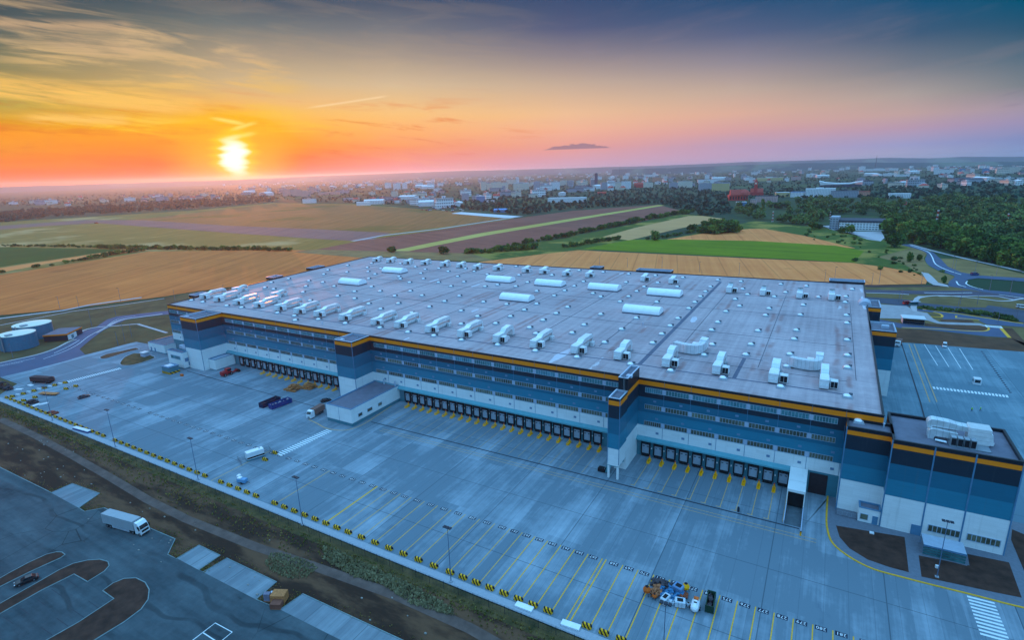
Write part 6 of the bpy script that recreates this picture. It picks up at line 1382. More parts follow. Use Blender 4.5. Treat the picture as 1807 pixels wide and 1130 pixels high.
M_wood_far = leaf_mat('woodland_leaves', (22,54,48), (48,82,62), .1); M_wood_mid = leaf_mat('wood_leaves', (40,66,34), (112,126,62), .1)
def crown_arrays(n, seed, rx=.5, rz=.5, cz=.55, lobes=9, size=.12):
    r = np.random.default_rng(seed)
    L = r.normal(size=(lobes,3)); L /= np.linalg.norm(L,axis=1)[:,None]; L *= (.35+.35*r.random(lobes))[:,None]; L[:,2] = L[:,2]*.8
    k = r.integers(0,lobes,n); d = r.normal(size=(n,3)); d /= np.linalg.norm(d,axis=1)[:,None]
    c = L[k]+d*(.30+.18*r.random(n))[:,None]
    c = c*np.array([rx,rx,rz])*1.15+np.array([0,0,cz])
    a = r.normal(size=(n,3)); a /= np.linalg.norm(a,axis=1)[:,None]; b = np.cross(a, r.normal(size=(n,3))); b /= np.linalg.norm(b,axis=1)[:,None]
    s = size*(.6+.8*r.random(n))[:,None]
    q = np.stack([c-a*s-b*s*.6, c+a*s-b*s*.6, c+a*s+b*s*.6, c-a*s+b*s*.6], 1)
    q[:,:,2] = np.maximum(q[:,:,2], .03)
    return q.reshape(-1,3)
def quads_mesh(name, v, m):
    me = bpy.data.meshes.new(name); n = len(v)//4
    me.vertices.add(len(v)); me.vertices.foreach_set('co', np.ascontiguousarray(v, dtype=np.float32).ravel())
    me.loops.add(4*n); me.loops.foreach_set('vertex_index', np.arange(4*n, dtype=np.int32)); me.polygons.add(n)
    me.polygons.foreach_set('loop_start', np.arange(0,4*n,4,dtype=np.int32)); me.polygons.foreach_set('loop_total', np.full(n,4,dtype=np.int32)); me.materials.append(m); me.update(calc_edges=True); me.validate(); return me
CROWN = [quads_mesh('crown', crown_arrays(560, 10+k, .44+.05*(k%3), .50+.03*(k%2), .50, 9+k%4, .075), (M_leaf, M_leaf2)[k % 3 == 0]) for k in range(7)]
BUSH = [quads_mesh('foliage', crown_arrays(300, 40+k, .62, .40, .42, 8, .10), (M_leaf, M_leaf2)[k % 3 == 1]) for k in range(4)]
def trunk_mesh(seed):
    r = random.Random(seed); b = MB(); b.cyl((0,0,0),(.02,.0,.38),.035,.022,n=7); 
    for k in range(5):
        a = k*1.3+r.random(); b.cyl((.02,0,.26+.03*k),(.25*math.cos(a),.25*math.sin(a),.5+.06*k),.016,.006,n=5)
    return b.mesh('trunk', M_bark)
TRUNK = [trunk_mesh(k) for k in range(3)]
ntree = 0
def tree(px, py, h, label, group=None, w=1.0, bush=False, z=-.15):
    global ntree; ntree += 1
    p = gp(px, py); u = empty('bush' if bush else 'tree', (p.x, p.y, z), random.random()*6.28, label, 'bush' if bush else 'tree', group)
    u.scale = (h*w, h*w, h)
    for nm, me in ((('stem', TRUNK[ntree%3]), ('foliage', BUSH[ntree%4])) if bush else (('trunk', TRUNK[ntree%3]), ('crown', CROWN[ntree%7]))):
        o = bpy.data.objects.new(nm, me); COL.objects.link(o); o.parent = u
    return u
def pxh(px, py, dpx): p = gp(px, py); return (p-CP).dot(FW)/FPX*dpx
def along(pts, step, jit=1.5):
    out = []
    for (a, b), (c, d) in zip(pts, pts[1:]):
        n = max(1, int(math.hypot(c-a, d-b)/step))
        for k in range(n): t = (k+random.random()*.7)/n; out.append((a+(c-a)*t+random.gauss(0,.6), b+(d-b)*t+random.gauss(0,jit*.3)))
    return out
for (px, py, d, w, lab) in ((691,445,11,1.5,'broad dark tree behind the far left corner of the roof'), (783,448,15,1.25,'large round dark tree behind the far roof edge, left of the hedges'), (1155,424,17,1.0,'tall dark tree at the near end of the tan field'), (1221,408,13,1.3,'dark rounded tree on the edge between tan and gold fields'), (1578,436,27,1.0,'large rounded tree beside the road at the edge of the wood'), (1604,462,17,.7,'narrow round topped tree alone on the dry verge'), (1553,476,8,1.3,'dark low tree on the meadow behind the far roof corner'), (1579,459,7,1.6,'small dark tree on the dry meadow near the road'), (1509,461,7,1.3,'small dark tree at the corner of the green crop field'), (1665,500,14,.6,'thin leaning tree beside the road bend'), (1750,464,34,.45,'tall pale thin tree at the front edge of the wood'), (1622,460,12,.7,'slim shrubby tree by the road side slope')):
    tree(px, py, max(3, pxh(px, py, d)), lab, None, w)
hedges = [([(860,447),(880,440),(905,436),(935,428),(965,424),(1000,418),(1040,408),(1090,399),(1140,388),(1200,378),(1225,375)], 4.5, 7.5, 'dark leafy tree in the hedgerow between the ploughed and gold fields', 'trees of the hedgerow by the ploughed field'),
 ([(820,447),(850,446),(880,444),(920,441),(950,438)], 5, 9, 'dark leafy tree in the thick clump behind the far roof edge', 'trees of the clump behind the roof'),
 ([(995,437),(1020,434),(1050,428),(1085,423),(1095,422)], 4.5, 7, 'leafy tree in the short hedge left of the green crop', 'trees of the short hedge by the green crop'),
 ([(1238,411),(1255,412),(1275,411),(1300,409),(1308,406)], 5, 17, 'large leafy tree in the grove between tan and gold fields', 'trees of the grove between the fields'),
 ([(1245,404),(1262,400),(1280,402)], 6, 15, 'large leafy tree at the back of the grove between the fields', 'trees at the back of the grove'),
 ([(0,434),(60,435),(120,436),(170,437)], 6, 4, 'low dark tree in the left hedgerow beyond the dark green crop', 'trees of the left hedgerow'),
 ([(170,438),(230,439),(300,440),(380,441),(450,441),(515,443)], 4, 6.5, 'bushy dark tree in the hedgerow along the top of the gold field', 'trees of the hedgerow above the gold field')]
for pts, st, d, lab, grp in hedges:
    for q in along(pts, st): dd = d*(.55+.75*random.random()); tree(q[0], q[1], max(2.5, pxh(q[0], q[1], dd)), lab, grp, 1.1+.5*random.random())
for q in along([(1140,424),(1165,421),(1200,414),(1225,410)], 7): tree(q[0], q[1], pxh(*q, 6), 'small bush on the grassy slope right of the tall dark tree', 'bushes of the slope', 1.3, True)
for (a, b), d in (((2,482),8),((64,472),8),((92,469),5),((118,464),7),((130,462),6),((142,460),6),((150,459),7),((162,457),9),((172,455),9),((186,453),10),((197,450),9),((205,449),9),((215,447),8),((228,446),9),((238,445),9),((249,443),10)):
    tree(a, b, max(2, pxh(a,b,d)), 'dark round bush on the strip between the gold field and the dark crop', 'bushes along the gold field', 1.2, True)
mp = [(1375,402),(1420,410),(1450,418),(1470,425),(1490,431),(1520,438),(1545,446),(1570,456),(1600,474),(1620,480),(1560,432),(1535,425),(1500,418)]
for k in range(40):
    q = random.choice(mp); a, b = q[0]+random.gauss(0,18), q[1]+random.gauss(0,5); tree(a, b, max(1.2, pxh(a,b,2.2+3.4*random.random())), 'low green scrub bush on the meadow right of the green crop', 'scrub bushes on the meadow', .8+.7*random.random(), True)
# front of the eastern wood: trees one can tell apart
for k, q in enumerate(along([(1588,424),(1610,430),(1640,436),(1665,443),(1700,452),(1735,462),(1770,470),(1807,482)], 5.0)):
    tree(q[0], q[1]-2-random.random()*10, pxh(*q, 20+14*random.random()), 'leafy tree along the front edge of the eastern wood', 'trees along the edge of the eastern wood', .85+.3*random.random())
for k, q in enumerate(along([(1560,412),(1600,410),(1640,417),(1690,425),(1740,436),(1807,448)], 7.5)):
    tree(q[0], q[1]+random.gauss(0,4), pxh(*q, 18+13*random.random()), 'leafy tree standing behind the front edge of the eastern wood', 'trees inside the eastern wood', .9+.3*random.random())
for a, b, d, lab in ((1487,412,13,'round tree right of the white walled depot, on the meadow'), (1499,411,15,'dense round tree on the meadow in front of the depot'), (1435,405,14,'dark tree left of the depot with the long roof'), (1446,404,9,'small round tree by the depot yard'), (1316,364,12,'slim dark poplar beside the red church'), (1346,366,17,'tall slim dark poplar right of the blue fronted block')):
    tree(a, b, pxh(a, b, d), lab, None, .45 if 'slim' in lab else 1.1)
# countless trees: far wood, town trees, tree belts, each one object
def in_poly(p, poly):
    c = False; n = len(poly)
    for i in range(n):
        (x1,y1),(x2,y2) = poly[i], poly[i-1]
        if (y1 > p[1]) != (y2 > p[1]) and p[0] < (x2-x1)*(p[1]-y1)/(y2-y1)+x1: c = not c
    return c
def scatter(poly, n):
    xs = [p[0] for p in poly]; ys = [p[1] for p in poly]; out = []
    while len(out) < n:
        p = (random.uniform(min(xs),max(xs)), random.uniform(min(ys),max(ys)))
        if in_poly(p, poly): out.append(p)
    return out
KEEP = []                                        # pixel boxes kept free for buildings and fields
def belt(name, regs, m, leaves, size, label, hpx=None):
    arrs = []
    base = [crown_arrays(leaves, 100+k, .48, .42, .5, 7, .55/math.sqrt(leaves)*1.9) for k in range(6)]
    for poly, n, (h0, h1) in regs:
        for q in scatter(poly, n):
            if any(x0 < q[0] < x1 and y0 < q[1] < y1 for x0,x1,y0,y1 in KEEP): continue
            p = gp(*q); h = random.uniform(h0, h1); w = h*random.uniform(.85,1.3); a = random.random()*6.28; c_, s_ = math.cos(a), math.sin(a)
            v = base[random.randrange(6)]; x, y = v[:,0]*w, v[:,1]*w
            arrs.append(np.stack([p.x+x*c_-y*s_, p.y+x*s_+y*c_, v[:,2]*h-.4], 1))
    o = bpy.data.objects.new(name, quads_mesh(name, np.concatenate(arrs), m)); COL.objects.link(o); tag(o, label, 'woodland', kind='stuff')
KEEP += [(1345,1385,374,392),(1455,1560,384,412),(1500,1570,405,425),(1560,1600,352,362)]
belt('eastern_wood', [([(1385,396),(1330,388),(1290,378),(1300,364),(1360,362),(1440,352),(1560,356),(1700,350),(1900,352),(1900,455),(1807,445),(1700,425),(1600,408),(1480,402)], 760, (9,19))], M_wood_mid, 120, .1, 'deep mass of green trees right of the red church and the depot')
belt('western_tree_belt', [([(-80,400),(0,378),(60,372),(160,366),(330,354),(480,347),(490,352),(480,357),(330,369),(120,381),(0,393),(-80,412)], 900, (9,16))], M_wood_far, 50, .1, 'long dark tree belt beyond the airfield at the left')
belt('town_trees', [([(900,352),(1000,348),(1100,336),(1240,330),(1290,350),(1290,378),(1240,382),(1165,360),(1000,370),(920,380),(780,366),(820,356)], 1000, (6,10)),
  ([(480,345),(620,335),(800,330),(1000,322),(1240,318),(1420,310),(1820,305),(1820,352),(1560,352),(1440,350),(1300,352),(1240,332),(1100,338),(900,352),(780,364),(600,358),(490,352)], 2500, (5,9.5)),
  ([(-20,366),(0,352),(400,330),(600,322),(900,312),(1200,303),(1820,292),(1820,306),(1420,311),(1240,318),(1000,322),(800,330),(480,344),(200,360)], 2400, (5,9))], M_wood_far, 9, .1, 'countless dark trees between the houses of the far town')
belt('hedge', [([Zr(a,b) for a,b in ((925,668),(1290,690),(1500,712),(1700,750),(1760,765),(1740,785),(1500,740),(1290,712),(940,680))], 150, (1.5,2.6))], M_wood_mid, 60, .1, 'low dark hedge beside the dark car park behind the warehouse')

# ------------------------------------------------------------------ the far town
def block_mat(name, rgb, win=(60,66,80), pitch=3.1):
    def f(N, v):
        sp = N.new('ShaderNodeSeparateXYZ'); N.put(sp.inputs[0], v)
        h = N.m('MODULO', N.m('ADD', N.m('ADD', sp.outputs[0], sp.outputs[1]), 900.0), pitch*1.15); z = N.m('MODULO', N.m('ADD', sp.outputs[2], 90.0), 3.0)
        k = N.m('MULTIPLY', N.sstep(h, .9, 1.1), N.m('MULTIPLY', N.sstep(z, .9, 1.1), N.sstep(z, 2.6, 2.4)))
        geo = N.new('ShaderNodeNewGeometry'); sn = N.new('ShaderNodeSeparateXYZ'); N.put(sn.inputs[0], geo.outputs['Normal'])
        k = N.m('MULTIPLY', k, N.sstep(N.m('ABSOLUTE', sn.outputs[2]), .5, .3))
        return N.mix(N.m('MULTIPLY', k, .75), lin(*rgb), lin(*win))
    return ground_mat(name, f, .8, .3)
BM = {'white': block_mat('white_block_wall', (232,234,238)), 'cream': block_mat('cream_block_wall', (222,212,196)), 'grey': block_mat('grey_block_wall', (160,166,178)), 'pink': block_mat('pink_block_wall', (206,166,160)), 'red': mat('red_brick_wall', (190,62,58), .8), 'orange': block_mat('orange_block_wall', (214,150,120)), 'dark': block_mat('dark_block_wall', (84,86,104)), 'blue': block_mat('blue_block_wall', (92,142,186)), 'yellow': block_mat('yellow_block_wall', (210,190,130))}
RM = {'flat': mat('flat_roof', (150,150,156), .9), 'white': mat('white_roof', (214,216,220), .6), 'red': mat('red_tiles', (180,76,66), .9, var=.3), 'dark': mat('dark_roof', (64,68,80), .8), 'blue': mat('blue_sheet_roof', (60,130,190), .5)}
cnt = {}
def block(zf, x0, x1, yt, yb, wall, roof, what, where, gable=False, depth=None):
    a = zf(x0, yb); c = zf(x1, yb); t_ = zf(x0, yt)
    p, q = gp(*a), gp(*c); mid = (p+q)/2; dst = (mid-CP).dot(FW); w = max(6, (c[0]-a[0])*dst/FPX); h = max(4, (a[1]-t_[1])*dst/FPX*.97); dp = depth or min(18, max(10, w*.5))
    v = mid-CP; rz = math.atan2(-v.x, v.y)+random.uniform(-.25,.25)
    key = (what, where); cnt[key] = cnt.get(key, 0)+1
    u = empty(what.split()[-1] if what.split()[-1] in ('block','hall','hangar','tower','office') else 'building', (mid.x, mid.y, -.4), rz, None, what.split()[-1]); u['_k'] = 0; del u['_k']
    PEND.append((u, what, where, a[0]))
    zz = h*.72 if gable else h
    MB().box(-w/2, 0, 0, w/2, dp, zz).build('walls', BM[wall], u)
    if gable: MB().extr([(-.6,zz),(dp/2,h*1.02),(dp+.6,zz)], 'x', -w/2-.5, w/2+.5).build('roof', RM[roof], u)
    else:
        b = MB(); b.box(-w/2-.3, -.3, zz, w/2+.3, dp+.3, zz+.7)
        if h > 14: b.box(-w*.15, dp*.3, zz+.7, w*.1, dp*.7, zz+3.2)
        b.build('roof', RM[roof], u)
    return u
PEND = []
B3 = Zc
for x0,x1,yt,yb,c in ((25,135,250,300,'white'),(170,215,240,300,'grey'),(215,280,255,305,'grey'),(285,355,245,300,'white'),(355,400,235,270,'cream'),(405,450,235,270,'grey'),(470,545,235,265,'cream'),(570,600,230,290,'grey'),(645,690,250,300,'grey'),(690,742,235,270,'white'),(745,787,250,300,'cream'),(790,855,240,295,'white'),(945,1008,250,285,'cream')): block(B3,x0,x1,yt,yb,c,'flat','%s apartment block' % {'white':'white','grey':'greyish','cream':'cream'}[c],'among the tower blocks of the town centre')
block(B3,600,620,185,290,'dark','dark','thin dark tower','above the centre of the town'); block(B3,880,945,250,285,'red','red','red brick building','right of the central tower blocks',True); block(B3,1010,1070,212,245,'orange','flat','orange tinted block','standing out above the town right of centre')
for x0,x1,yt,yb in ((950,1025,195,210),(800,840,200,225),(1060,1200,145,165),(1390,1440,145,160)): block(B3,x0,x1,yt,yb,'white','flat','small white block','far away near the skyline right of centre')
for x0,x1,yt,yb,c in ((1130,1188,250,290,'grey'),(1190,1290,240,285,'cream'),(1340,1428,255,305,'grey'),(1430,1545,255,310,'yellow'),(1335,1470,228,255,'white'),(1380,1410,195,228,'white')): block(B3,x0,x1,yt,yb,c,'flat','%s hospital like block' % {'grey':'greyish','cream':'cream','yellow':'pale yellow','white':'white topped'}[c],'in the cluster left of the red church')
block(B3,265,535,358,390,'white','white','long white low hall','among trees beyond the ploughed field',False,25); block(B3,450,495,290,305,'white','white','small white hall','below the central tower blocks'); block(B3,505,600,292,310,'white','flat','low white building','below the central tower blocks'); block(B3,620,680,315,330,'red','red','low red roofed building','above the woods at the centre',True)
B2 = Zb
for x0,x1,yt,yb in ((720,765,250,290),(780,830,255,300),(845,880,250,295),(945,990,252,280),(1020,1070,252,285),(1095,1135,252,275)): block(B2,x0,x1,yt,yb,'white','flat','pale apartment block','in the loose line left of the town centre')
for x0,x1,yt,yb in ((1400,1440,245,305),(1442,1470,255,300),(1475,1540,245,300),(1542,1595,250,300),(1630,1740,255,302),(1580,1650,230,260)): block(B2,x0,x1,yt,yb,'cream','flat','cream tower block','in the tall row left of the town centre')
block(B2,960,1070,375,418,'white','white','white hangar','with a dark door at the edge of the airfield',True,30); block(B2,1075,1165,375,415,'orange','red','orange roofed hangar','at the edge of the airfield',True,30); block(B2,520,615,388,412,'white','white','low white hall','left of the hangars on the airfield',False,20); block(B2,430,540,360,385,'grey','flat','long grey hall','behind the airfield, left of the hangars'); block(B2,870,1000,370,395,'grey','flat','grey flat hall','behind the white hangar'); block(B2,1370,1430,345,390,'blue','white','pale blue office','among trees right of the hangars'); block(B2,1440,1500,375,390,'white','flat','small white office','among trees right of the hangars'); block(B2,1490,1580,435,462,'blue','blue','blue roofed hangar','beside the pale apron',True,25)
for x0,x1,yt,yb in ((0,60,300,345),(60,130,300,345),(130,190,310,350),(190,220,280,330),(250,400,318,335)): block(B2,x0,x1,yt,yb,'pink','flat','pinkish apartment block','in the row under the sunset glow')
block(B2,140,230,365,395,'white','flat','white low hall','at the left end of the brown airfield',False,18)
B4 = zoomer(1300, 240, 3.564)
block(B4,0,60,415,450,'blue','white','blue fronted office','in front of the red church'); block(B4,120,245,378,415,'pink','dark','long pink striped office','right of the red church'); block(B4,85,118,400,435,'pink','flat','small pink office','in front of the red church'); block(B4,440,605,332,385,'white','white','white columned hall','in front of the round roofed arena',False,30); block(B4,600,750,345,385,'grey','dark','grey sheet hall','right of the white columned hall',False,30); block(B4,750,830,350,378,'orange','red','brownish hall','right of the grey sheet hall'); block(B4,970,1085,362,390,'white','white','white clustered hall','alone above the eastern wood'); block(B4,930,1020,430,440,'white','white','thin white hall','inside the eastern wood'); block(B4,1005,1060,410,432,'red','dark','red brick hall','inside the eastern wood')
for x0,x1,yt,yb in ((660,735,188,205),(770,805,192,220),(800,1000,206,220),(925,995,235,252),(1005,1080,242,255),(440,500,238,258)): block(B4,x0,x1,yt,yb,'white','white','pale long block','far off in the eastern suburbs')
for x0,x1,yt,yb,c in ((1250,1350,210,240,'white'),(1400,1430,205,240,'blue'),(1432,1460,205,232,'pink'),(1470,1490,205,230,'white'),(1545,1580,203,235,'blue'),(1670,1760,197,235,'cream'),(1510,1640,262,275,'white'),(1650,1785,262,275,'white')): block(B4,x0,x1,yt,yb,c,'flat','%s tower block' % {'white':'white','blue':'pale blue','pink':'pink','cream':'wide cream'}[c],'on the far right skyline')
block(B4,135,285,262,282,'yellow','white','long yellow hall','behind the red church'); block(B4,345,400,255,278,'pink','red','red and white block','behind the red church'); block(B4,250,330,355,382,'yellow','white','low yellow hall','right of the pink striped office'); block(B4,340,420,352,385,'white','blue','low white hall','left of the white columned hall')
groups = {}
for it in PEND: groups.setdefault((it[1], it[2]), []).append(it)
for (what, where), L_ in groups.items():
    L_.sort(key=lambda q: q[3])
    for k, it in enumerate(L_):
        it[0]['label'] = '%s %s' % (what, where) if len(L_) == 1 else '%s %s, %s' % (what, where, ('leftmost' if k == 0 else 'rightmost' if k == len(L_)-1 else ordn(k+1)+' from left'))
        if len(L_) > 1: it[0]['group'] = '%ss %s' % (what, where)
# depot with a long dark roof
p, q = gp(*B4(640,590)), gp(*B4(930,598)); d = q-p; L = d.length; u = empty('depot', p, math.atan2(d.y,d.x), 'white walled depot with a long dark roof before the eastern wood', 'depot'); k = pxh(*B4(780,595), 1)
MB().box(0,0,-.2,L,40,k*14).build('walls', BM['white'], u); MB().box(-1,-1,k*14,L+1,41,k*17).build('roof', RM['dark'], u); MB().box(-L*.22,4,-.2,-.02*L,30,k*22).build('office_wing', BM['grey'], u)
sheet('lot', [B4(a,b) for a,b in ((540,565),(640,560),(640,600),(760,600),(910,600),(930,640),(905,662),(820,650),(720,615),(600,590))], -.09, M_pale)
# red church
cpx = zoomer(1150, 280, 6.023); p = gp(*cpx(920,445)); k = pxh(*cpx(920,445), 1/6.023); v = p-CP; rz = math.atan2(-v.x, v.y)
u = empty('church', (p.x,p.y,-.3), rz+.15, 'large red brick church with steep red roofs and a slender clock tower', 'church')
MB().box(-95*k,0,0,95*k,110*k,58*k).build('nave_wall', BM['red'], u); MB().extr([(-6*k,58*k),(30*k,112*k),(80*k,112*k),(116*k,58*k)], 'x', -80*k, 60*k).build('nave_roof', RM['red'], u)
MB().lathe((62*k,40*k,58*k), [(62*k,0),(54*k,26*k),(26*k,50*k),(2*k,58*k)], 12).build('apse_roof', RM['red'], u)
for i in range(7): MB().box((-84+i*27)*k,-.5,14*k,(-72+i*27)*k,-.02,46*k).build('window', M_wind, u)
p2 = gp(*cpx(1100,392)); u2 = empty('clock_tower', (p2.x,p2.y,-.3), rz, 'slender red brick tower with a pale clock above the red roofs', 'tower')
MB().box(-17*k,0,0,17*k,34*k,150*k).build('shaft', BM['red'], u2); MB().lathe((0,17*k,150*k), [(20*k,0),(14*k,20*k),(1*k,48*k)], 8).build('spire', RM['red'], u2); MB().cyl((-2*k,-.6*k,146*k),(-2*k,0,146*k),11*k,n=14).build('clock_face', P_cream, u2); MB().box(-60*k,10*k,0,90*k,70*k,38*k).build('hall_wall', BM['red'], u2); MB().extr([(4*k,38*k),(40*k,84*k),(76*k,38*k)], 'x', -56*k, 86*k).build('hall_roof', RM['red'], u2)
# arena with a curved roof
p = gp(*B4(650,322)); k = pxh(*B4(650,322), 1/3.564); v = p-CP; u = empty('arena', (p.x,p.y,-.3), math.atan2(-v.x,v.y), 'long arena with a sagging curved pale roof among dark trees', 'arena')
MB().box(-115*k,0,0,115*k,60,14*k).build('walls', BM['dark'], u); MB().extr([(-120*k,40*k),(-80*k,30*k),(-20*k,24*k),(50*k,24*k),(120*k,36*k),(120*k,32*k),(50*k,18*k),(-20*k,16*k),(-80*k,16*k),(-110*k,14*k)][::-1], 'y', -2, 62).build('roof', RM['white'], u)
# masts and towers
M_rw = ground_mat('red_white_bands', lambda N, v: (lambda sp: N.mix(N.m('GREATER_THAN', N.m('MODULO', sp.outputs[2], .29), .145), lin(206,206,210), lin(178,52,40)))((lambda o: (N.put(o.inputs[0], v), o)[1])(N.new('ShaderNodeSeparateXYZ'))), .6)
for k, (px, yt, yb, lab) in enumerate(((1363,373,391.5,'red and white banded mast right of the red church'), (1464,373.5,388,'red and white banded mast at the left end of the depot'), (1652,370.5,396,'red and white banded mast in the middle of the eastern wood'), (1776,376.6,398,'red and white banded mast at the right end of the eastern wood'))):
    p = gp(px, yb); h = pxh(px, yb, yb-yt); u = empty('banded_mast', (p.x,p.y,-.2), random.random(), lab, 'mast', 'red and white masts beyond the fields'); u.scale = (h,h,h)
    b = MB()
    for s in range(4): a = PI/2*s+.6; b.cyl((.07*math.cos(a),.07*math.sin(a),0),(.035*math.cos(a),.035*math.sin(a),1),.016,.013,n=4)
    for z in range(9):
        r_ = .07-.035*z/9; 
        for s in range(4): a, a2 = PI/2*s+.6, PI/2*(s+1)+.6; b.cyl((r_*math.cos(a),r_*math.sin(a),z/9),(r_*math.cos(a2),r_*math.sin(a2),(z+1)/9),.009,n=3,caps=False)
    b.build('lattice', M_rw, u); MB().box(-.055,-.055,.93,.055,.055,.97).build('platform', M_rw, u)
for (px, yt, yb, w, lab) in ((1544.3,274,299,5,'tall dark lattice mast on the right skyline'), (1093.6,292,310,4,'thin dark mast on the skyline right of the centre'), (1051,306,318,9,'dark slender chimney above the centre of the town')):
    p = gp(px, yb); h = pxh(px, yb, yb-yt); u = empty('tall_mast', (p.x,p.y,-.2), 0, lab, 'mast'); MB().cyl((0,0,0),(0,0,h*.8),w,w*.5,n=6).build('shaft', BM['dark'], u); MB().cyl((0,0,h*.8),(0,0,h),w*.4,.3,n=5).build('antenna', BM['dark'], u)
# small houses of the town
def house_mesh(kind):
    b = MB()
    if kind == 0: b.box(-6,-5,0,6,5,6); b.extr([(-5.6,6),(0,10),(5.6,6)], 'x', -6.5, 6.5, 1); b.box(2.5,-.6,8,3.5,.6,11)
    elif kind == 1: b.box(-14,-6,0,14,6,9); b.box(-14.4,-6.4,9,14.4,6.4,9.8,1); b.box(-3,-2,9.8,3,2,12)
    elif kind == 2: b.box(-9,-6,0,9,6,7); b.loft([[(-9.6,-6.6,7),(9.6,-6.6,7),(9.6,6.6,7),(-9.6,6.6,7)],[(-4,-.3,11.5),(4,-.3,11.5),(4,.3,11.5),(-4,.3,11.5)]], 1)
    elif kind == 4: b.box(-15,-6,0,15,6,27); b.box(-15.3,-6.3,27,15.3,6.3,28,1); b.box(-3,-2,28,2,2,31)
    else: b.box(-22,-10,0,22,10,8); b.extr([(-10.5,8),(0,10.5),(10.5,8)], 'x', -22.5, 22.5, 1)
    return b
HK = [(0,'cream','red'),(0,'white','red'),(2,'cream','red'),(2,'pink','dark'),(1,'white','flat'),(1,'grey','flat'),(3,'white','white'),(3,'grey','dark'),(1,'cream','flat'),(4,'white','flat'),(4,'cream','flat'),(4,'grey','flat')]
HL = {('0','red'):'small house with a red tiled gable roof among the town trees', ('2','red'):'wide house with a red hipped roof among the town trees', ('2','dark'):'pink walled house with a dark hipped roof among the town trees', ('1','flat'):'long flat roofed building of a few storeys among the town trees', ('4','flat'):'pale ten storey block of flats standing among the town trees', ('3','white'):'white shed with a low white roof on the edge of the town', ('3','dark'):'grey shed with a low dark roof on the edge of the town'}
protos = [house_mesh(k).mesh('house', [BM[w], RM[r_]]) for k, w, r_ in HK]
regs = [([(160,358),(240,346),(420,338),(620,330),(620,345),(500,346),(330,356)], 46, .1), ([(620,345),(620,328),(850,320),(1000,316),(1000,350),(860,358),(700,362)], 56, .15), ([(1000,318),(1240,308),(1420,300),(1420,320),(1240,330),(1000,340)], 60, .25), ([(1420,298),(1807,296),(1807,330),(1640,335),(1420,322)], 54, .15), ([(600,358),(640,352),(800,358),(850,364),(780,367)], 14, 0), ([(640,334),(640,322),(1000,311),(1300,303),(1300,318),(1000,330)], 46, .8), ([(420,336),(420,331),(900,317),(1200,308),(1300,305),(900,322)], 30, .3), ([(0,362),(120,350),(250,344),(120,366)], 12, 0)]
for poly, n, tallp in regs:
    for q in scatter(poly, n):
        k = random.randrange(len(HK)-3) if random.random() > tallp else len(HK)-1-random.randrange(3); kd, w, r_ = HK[k]; p = gp(*q)
        o = bpy.data.objects.new('house', protos[k]); COL.objects.link(o); o.location = (p.x,p.y,-.4); o.rotation_euler.z = random.random()*3; s = random.uniform(1.1,1.9); s = s*.52 if kd == 4 else s; o.scale = (s,s,s*random.uniform(.9,1.6) if kd == 1 else s)
        lab = HL[(str(kd), r_)]; tag(o, lab, 'house', 'town: '+lab)
# the farthest suburbs read as one mass of specks
FV = {0: MB(), 1: MB()}
for q in scatter([(330,333),(420,324),(900,309),(1200,299.5),(1300,296),(1500,292),(1900,289),(1900,299),(1300,306),(900,318),(420,333)], 420):
    p = gp(*q); s = random.uniform(.8,2.0); a = random.random()*3; h = random.choice((6,7,9,12,22))*s*.7; l, w = 11*s, 7*s
    c_, s_ = math.cos(a), math.sin(a); R4 = [(p.x+x*c_-y*s_, p.y+x*s_+y*c_) for x, y in ((-l,-w),(l,-w),(l,w),(-l,w))]
    m_ = random.choice((0,0,0,1)); b = FV[0]; b.prism(R4, -.4, h, m_); b.prism([((x-p.x)*1.04+p.x,(y-p.y)*1.04+p.y) for x,y in R4], h, h+1.2*s, 2 if random.random() < .6 else 3)
o = FV[0].build('far_houses', [BM['white'], BM['cream'], RM['flat'], RM['red']]); tag(o, 'specks of pale houses in the farthest suburbs below the skyline', 'houses', kind='stuff')
# vehicles parked by the hangars
vm = MB().bev(-2.2,-.9,.3,2.2,.9,1.1,.15).bev(-1.5,-.8,1.1,1.2,.8,1.7,.15,1)
vme = [vm.mesh('parked_vehicle', [m, M_wind]) for m in (P_wht, P_sil, P_blu, P_red)]
for q in scatter([B2(a,b) for a,b in ((950,428),(1190,425),(1330,440),(1300,455),(1100,460),(960,445))], 26):
    o = bpy.data.objects.new('parked_vehicle', random.choice(vme)); COL.objects.link(o); o.location = gp(*q); o.rotation_euler.z = random.random()*6; o.scale = (1.6,1.6,1.6); tag(o, 'parked vehicle on the apron before the airfield hangars', 'vehicle', 'vehicles parked before the hangars')
o = bpy.data.objects.new('runway_vehicle', vme[3]); COL.objects.link(o); o.location = gp(170,394.5); o.scale = (2.5,2.5,2); tag(o, 'red vehicle alone on the far runway', 'vehicle')

# ------------------------------------------------------------------ rough growth on the strip
M_tuft = ground_mat('dry_tufts', lambda N, v: N.mix(N.sstep(N.noise(v, .06, 4, .6), .45, .6), lin(142,122,70), lin(104,106,52)))
M_tuft2 = ground_mat('pale_weeds', lambda N, v: N.mix(N.noise(v, .3, 4, .6), lin(112,104,76), lin(164,152,116)))
def tufts(name, n, fx, m, h0, h1, label):
    V = []
    for k in range(n):
        x, y, dens = fx(); h = random.uniform(h0, h1)
        for j in range(3):
            a = random.random()*6.28; w = h*.55; c_, s_ = math.cos(a)*w, math.sin(a)*w; lx, ly = random.gauss(0,.3)*h, random.gauss(0,.3)*h
            V += [(x-c_,y-s_,-.05),(x+c_,y+s_,-.05),(x+c_*.5+lx,y+s_*.5+ly,h),(x-c_*.5+lx,y-s_*.5+ly,h*.8)]
    o = bpy.data.objects.new(name, quads_mesh(name, np.array(V), m)); COL.objects.link(o); tag(o, label, 'grass', kind='stuff')
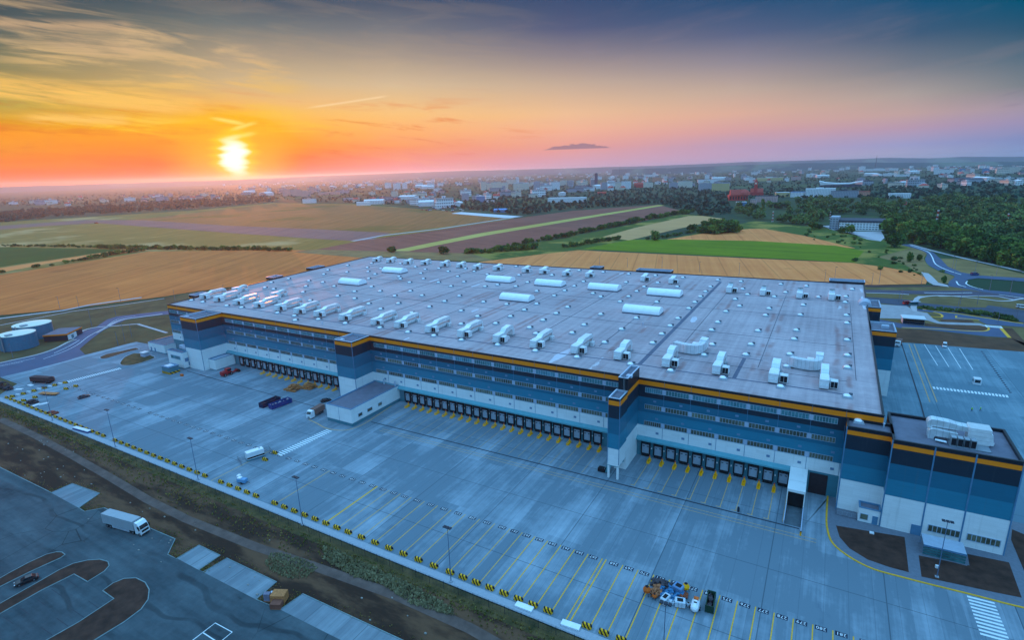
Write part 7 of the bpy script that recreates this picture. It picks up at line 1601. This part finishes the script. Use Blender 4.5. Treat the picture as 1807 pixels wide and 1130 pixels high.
tx = [p[0] for p in t0]; ty = [p[1] for p in t0]
def band(dlo, dhi):
    def f():
        x = random.uniform(kx0-30, 40); yt = np.interp(x, tx, ty); t = random.random()
        return x, yt+1.5+(fy-1.0-yt-1.5)*min(1, max(0, random.gauss((dlo+dhi)/2, (dhi-dlo)/2))), 1
    return f
tufts('rough_grass', 3000, band(.35,1.0), M_tuft, .15, .42, 'rough yellowish grass between the dirt track and the fence')
wpoly = w2([zoomer(350,850)(a,b) for a,b in ((470,580),(520,500),(620,520),(760,560),(850,610),(760,690),(640,690),(520,640))])
def inw():
    q = scatter(wpoly, 1)[0]; return q[0], q[1], 1
tufts('weed_patch', 900, inw, M_tuft2, .12, .4, 'pale patch of dry weeds on the bare strip')
w2p = w2([zoomer(350,850)(a,b) for a,b in ((880,470),(960,480),(1300,640),(1550,760),(1807,900),(1807,960),(1500,870),(1300,730),(1100,680),(900,560))])
def inw2():
    q = scatter(w2p, 1)[0]; return q[0], q[1], 1
tufts('tall_weeds', 1500, inw2, M_tuft2, .18, .6, 'tall grey green weeds along the fence at the right of the strip')
def edge():
    i = random.randrange(1, 22); a, b = lw[i], lw[i+1]; t = random.random(); n_ = Vector((-(b[1]-a[1]), b[0]-a[0], 0)).normalized(); s = abs(random.gauss(0,1.0))+.3
    x, y = a[0]+(b[0]-a[0])*t, a[1]+(b[1]-a[1])*t
    return x+n_.x*s, y+n_.y*s, 1
tufts('edge_grass', 900, edge, M_tuft, .08, .22, 'thin grass along the kerb of the car park')
rb = MB()
for k in range(120):
    x = random.uniform(kx0-20, 30); y = np.interp(x, tx, ty)+random.gauss(-6, 5); s = random.uniform(.06,.28); rb.bev(x-s,y-s*.7,-.08,x+s,y+s*.7,s*.6,s*.2)
o = rb.build('stones', mat('pale_stones', (140,134,128), .9, var=.3)); tag(o, 'scattered pale stones and litter on the bare strip', 'stones', kind='stuff')

# ------------------------------------------------------------------ the air
hz = MB().box(-G-60, -G-60, -1.6, G+60, G+60, 165).build('haze', None); hz.data.materials.clear()
hm = bpy.data.materials.new('haze_air'); hm.use_nodes = True; hm.node_tree.nodes.clear(); HN = NT(hm.node_tree)
pv = HN.new('ShaderNodeVolumePrincipled'); pv.inputs['Color'].default_value = (.64,.80,1,1); pv.inputs['Density'].default_value = .000055; pv.inputs['Anisotropy'].default_value = .64
ho = HN.new('ShaderNodeOutputMaterial'); HN.l.new(pv.outputs[0], ho.inputs['Volume']); hz.data.materials.append(hm); tag(hz, kind='stuff')
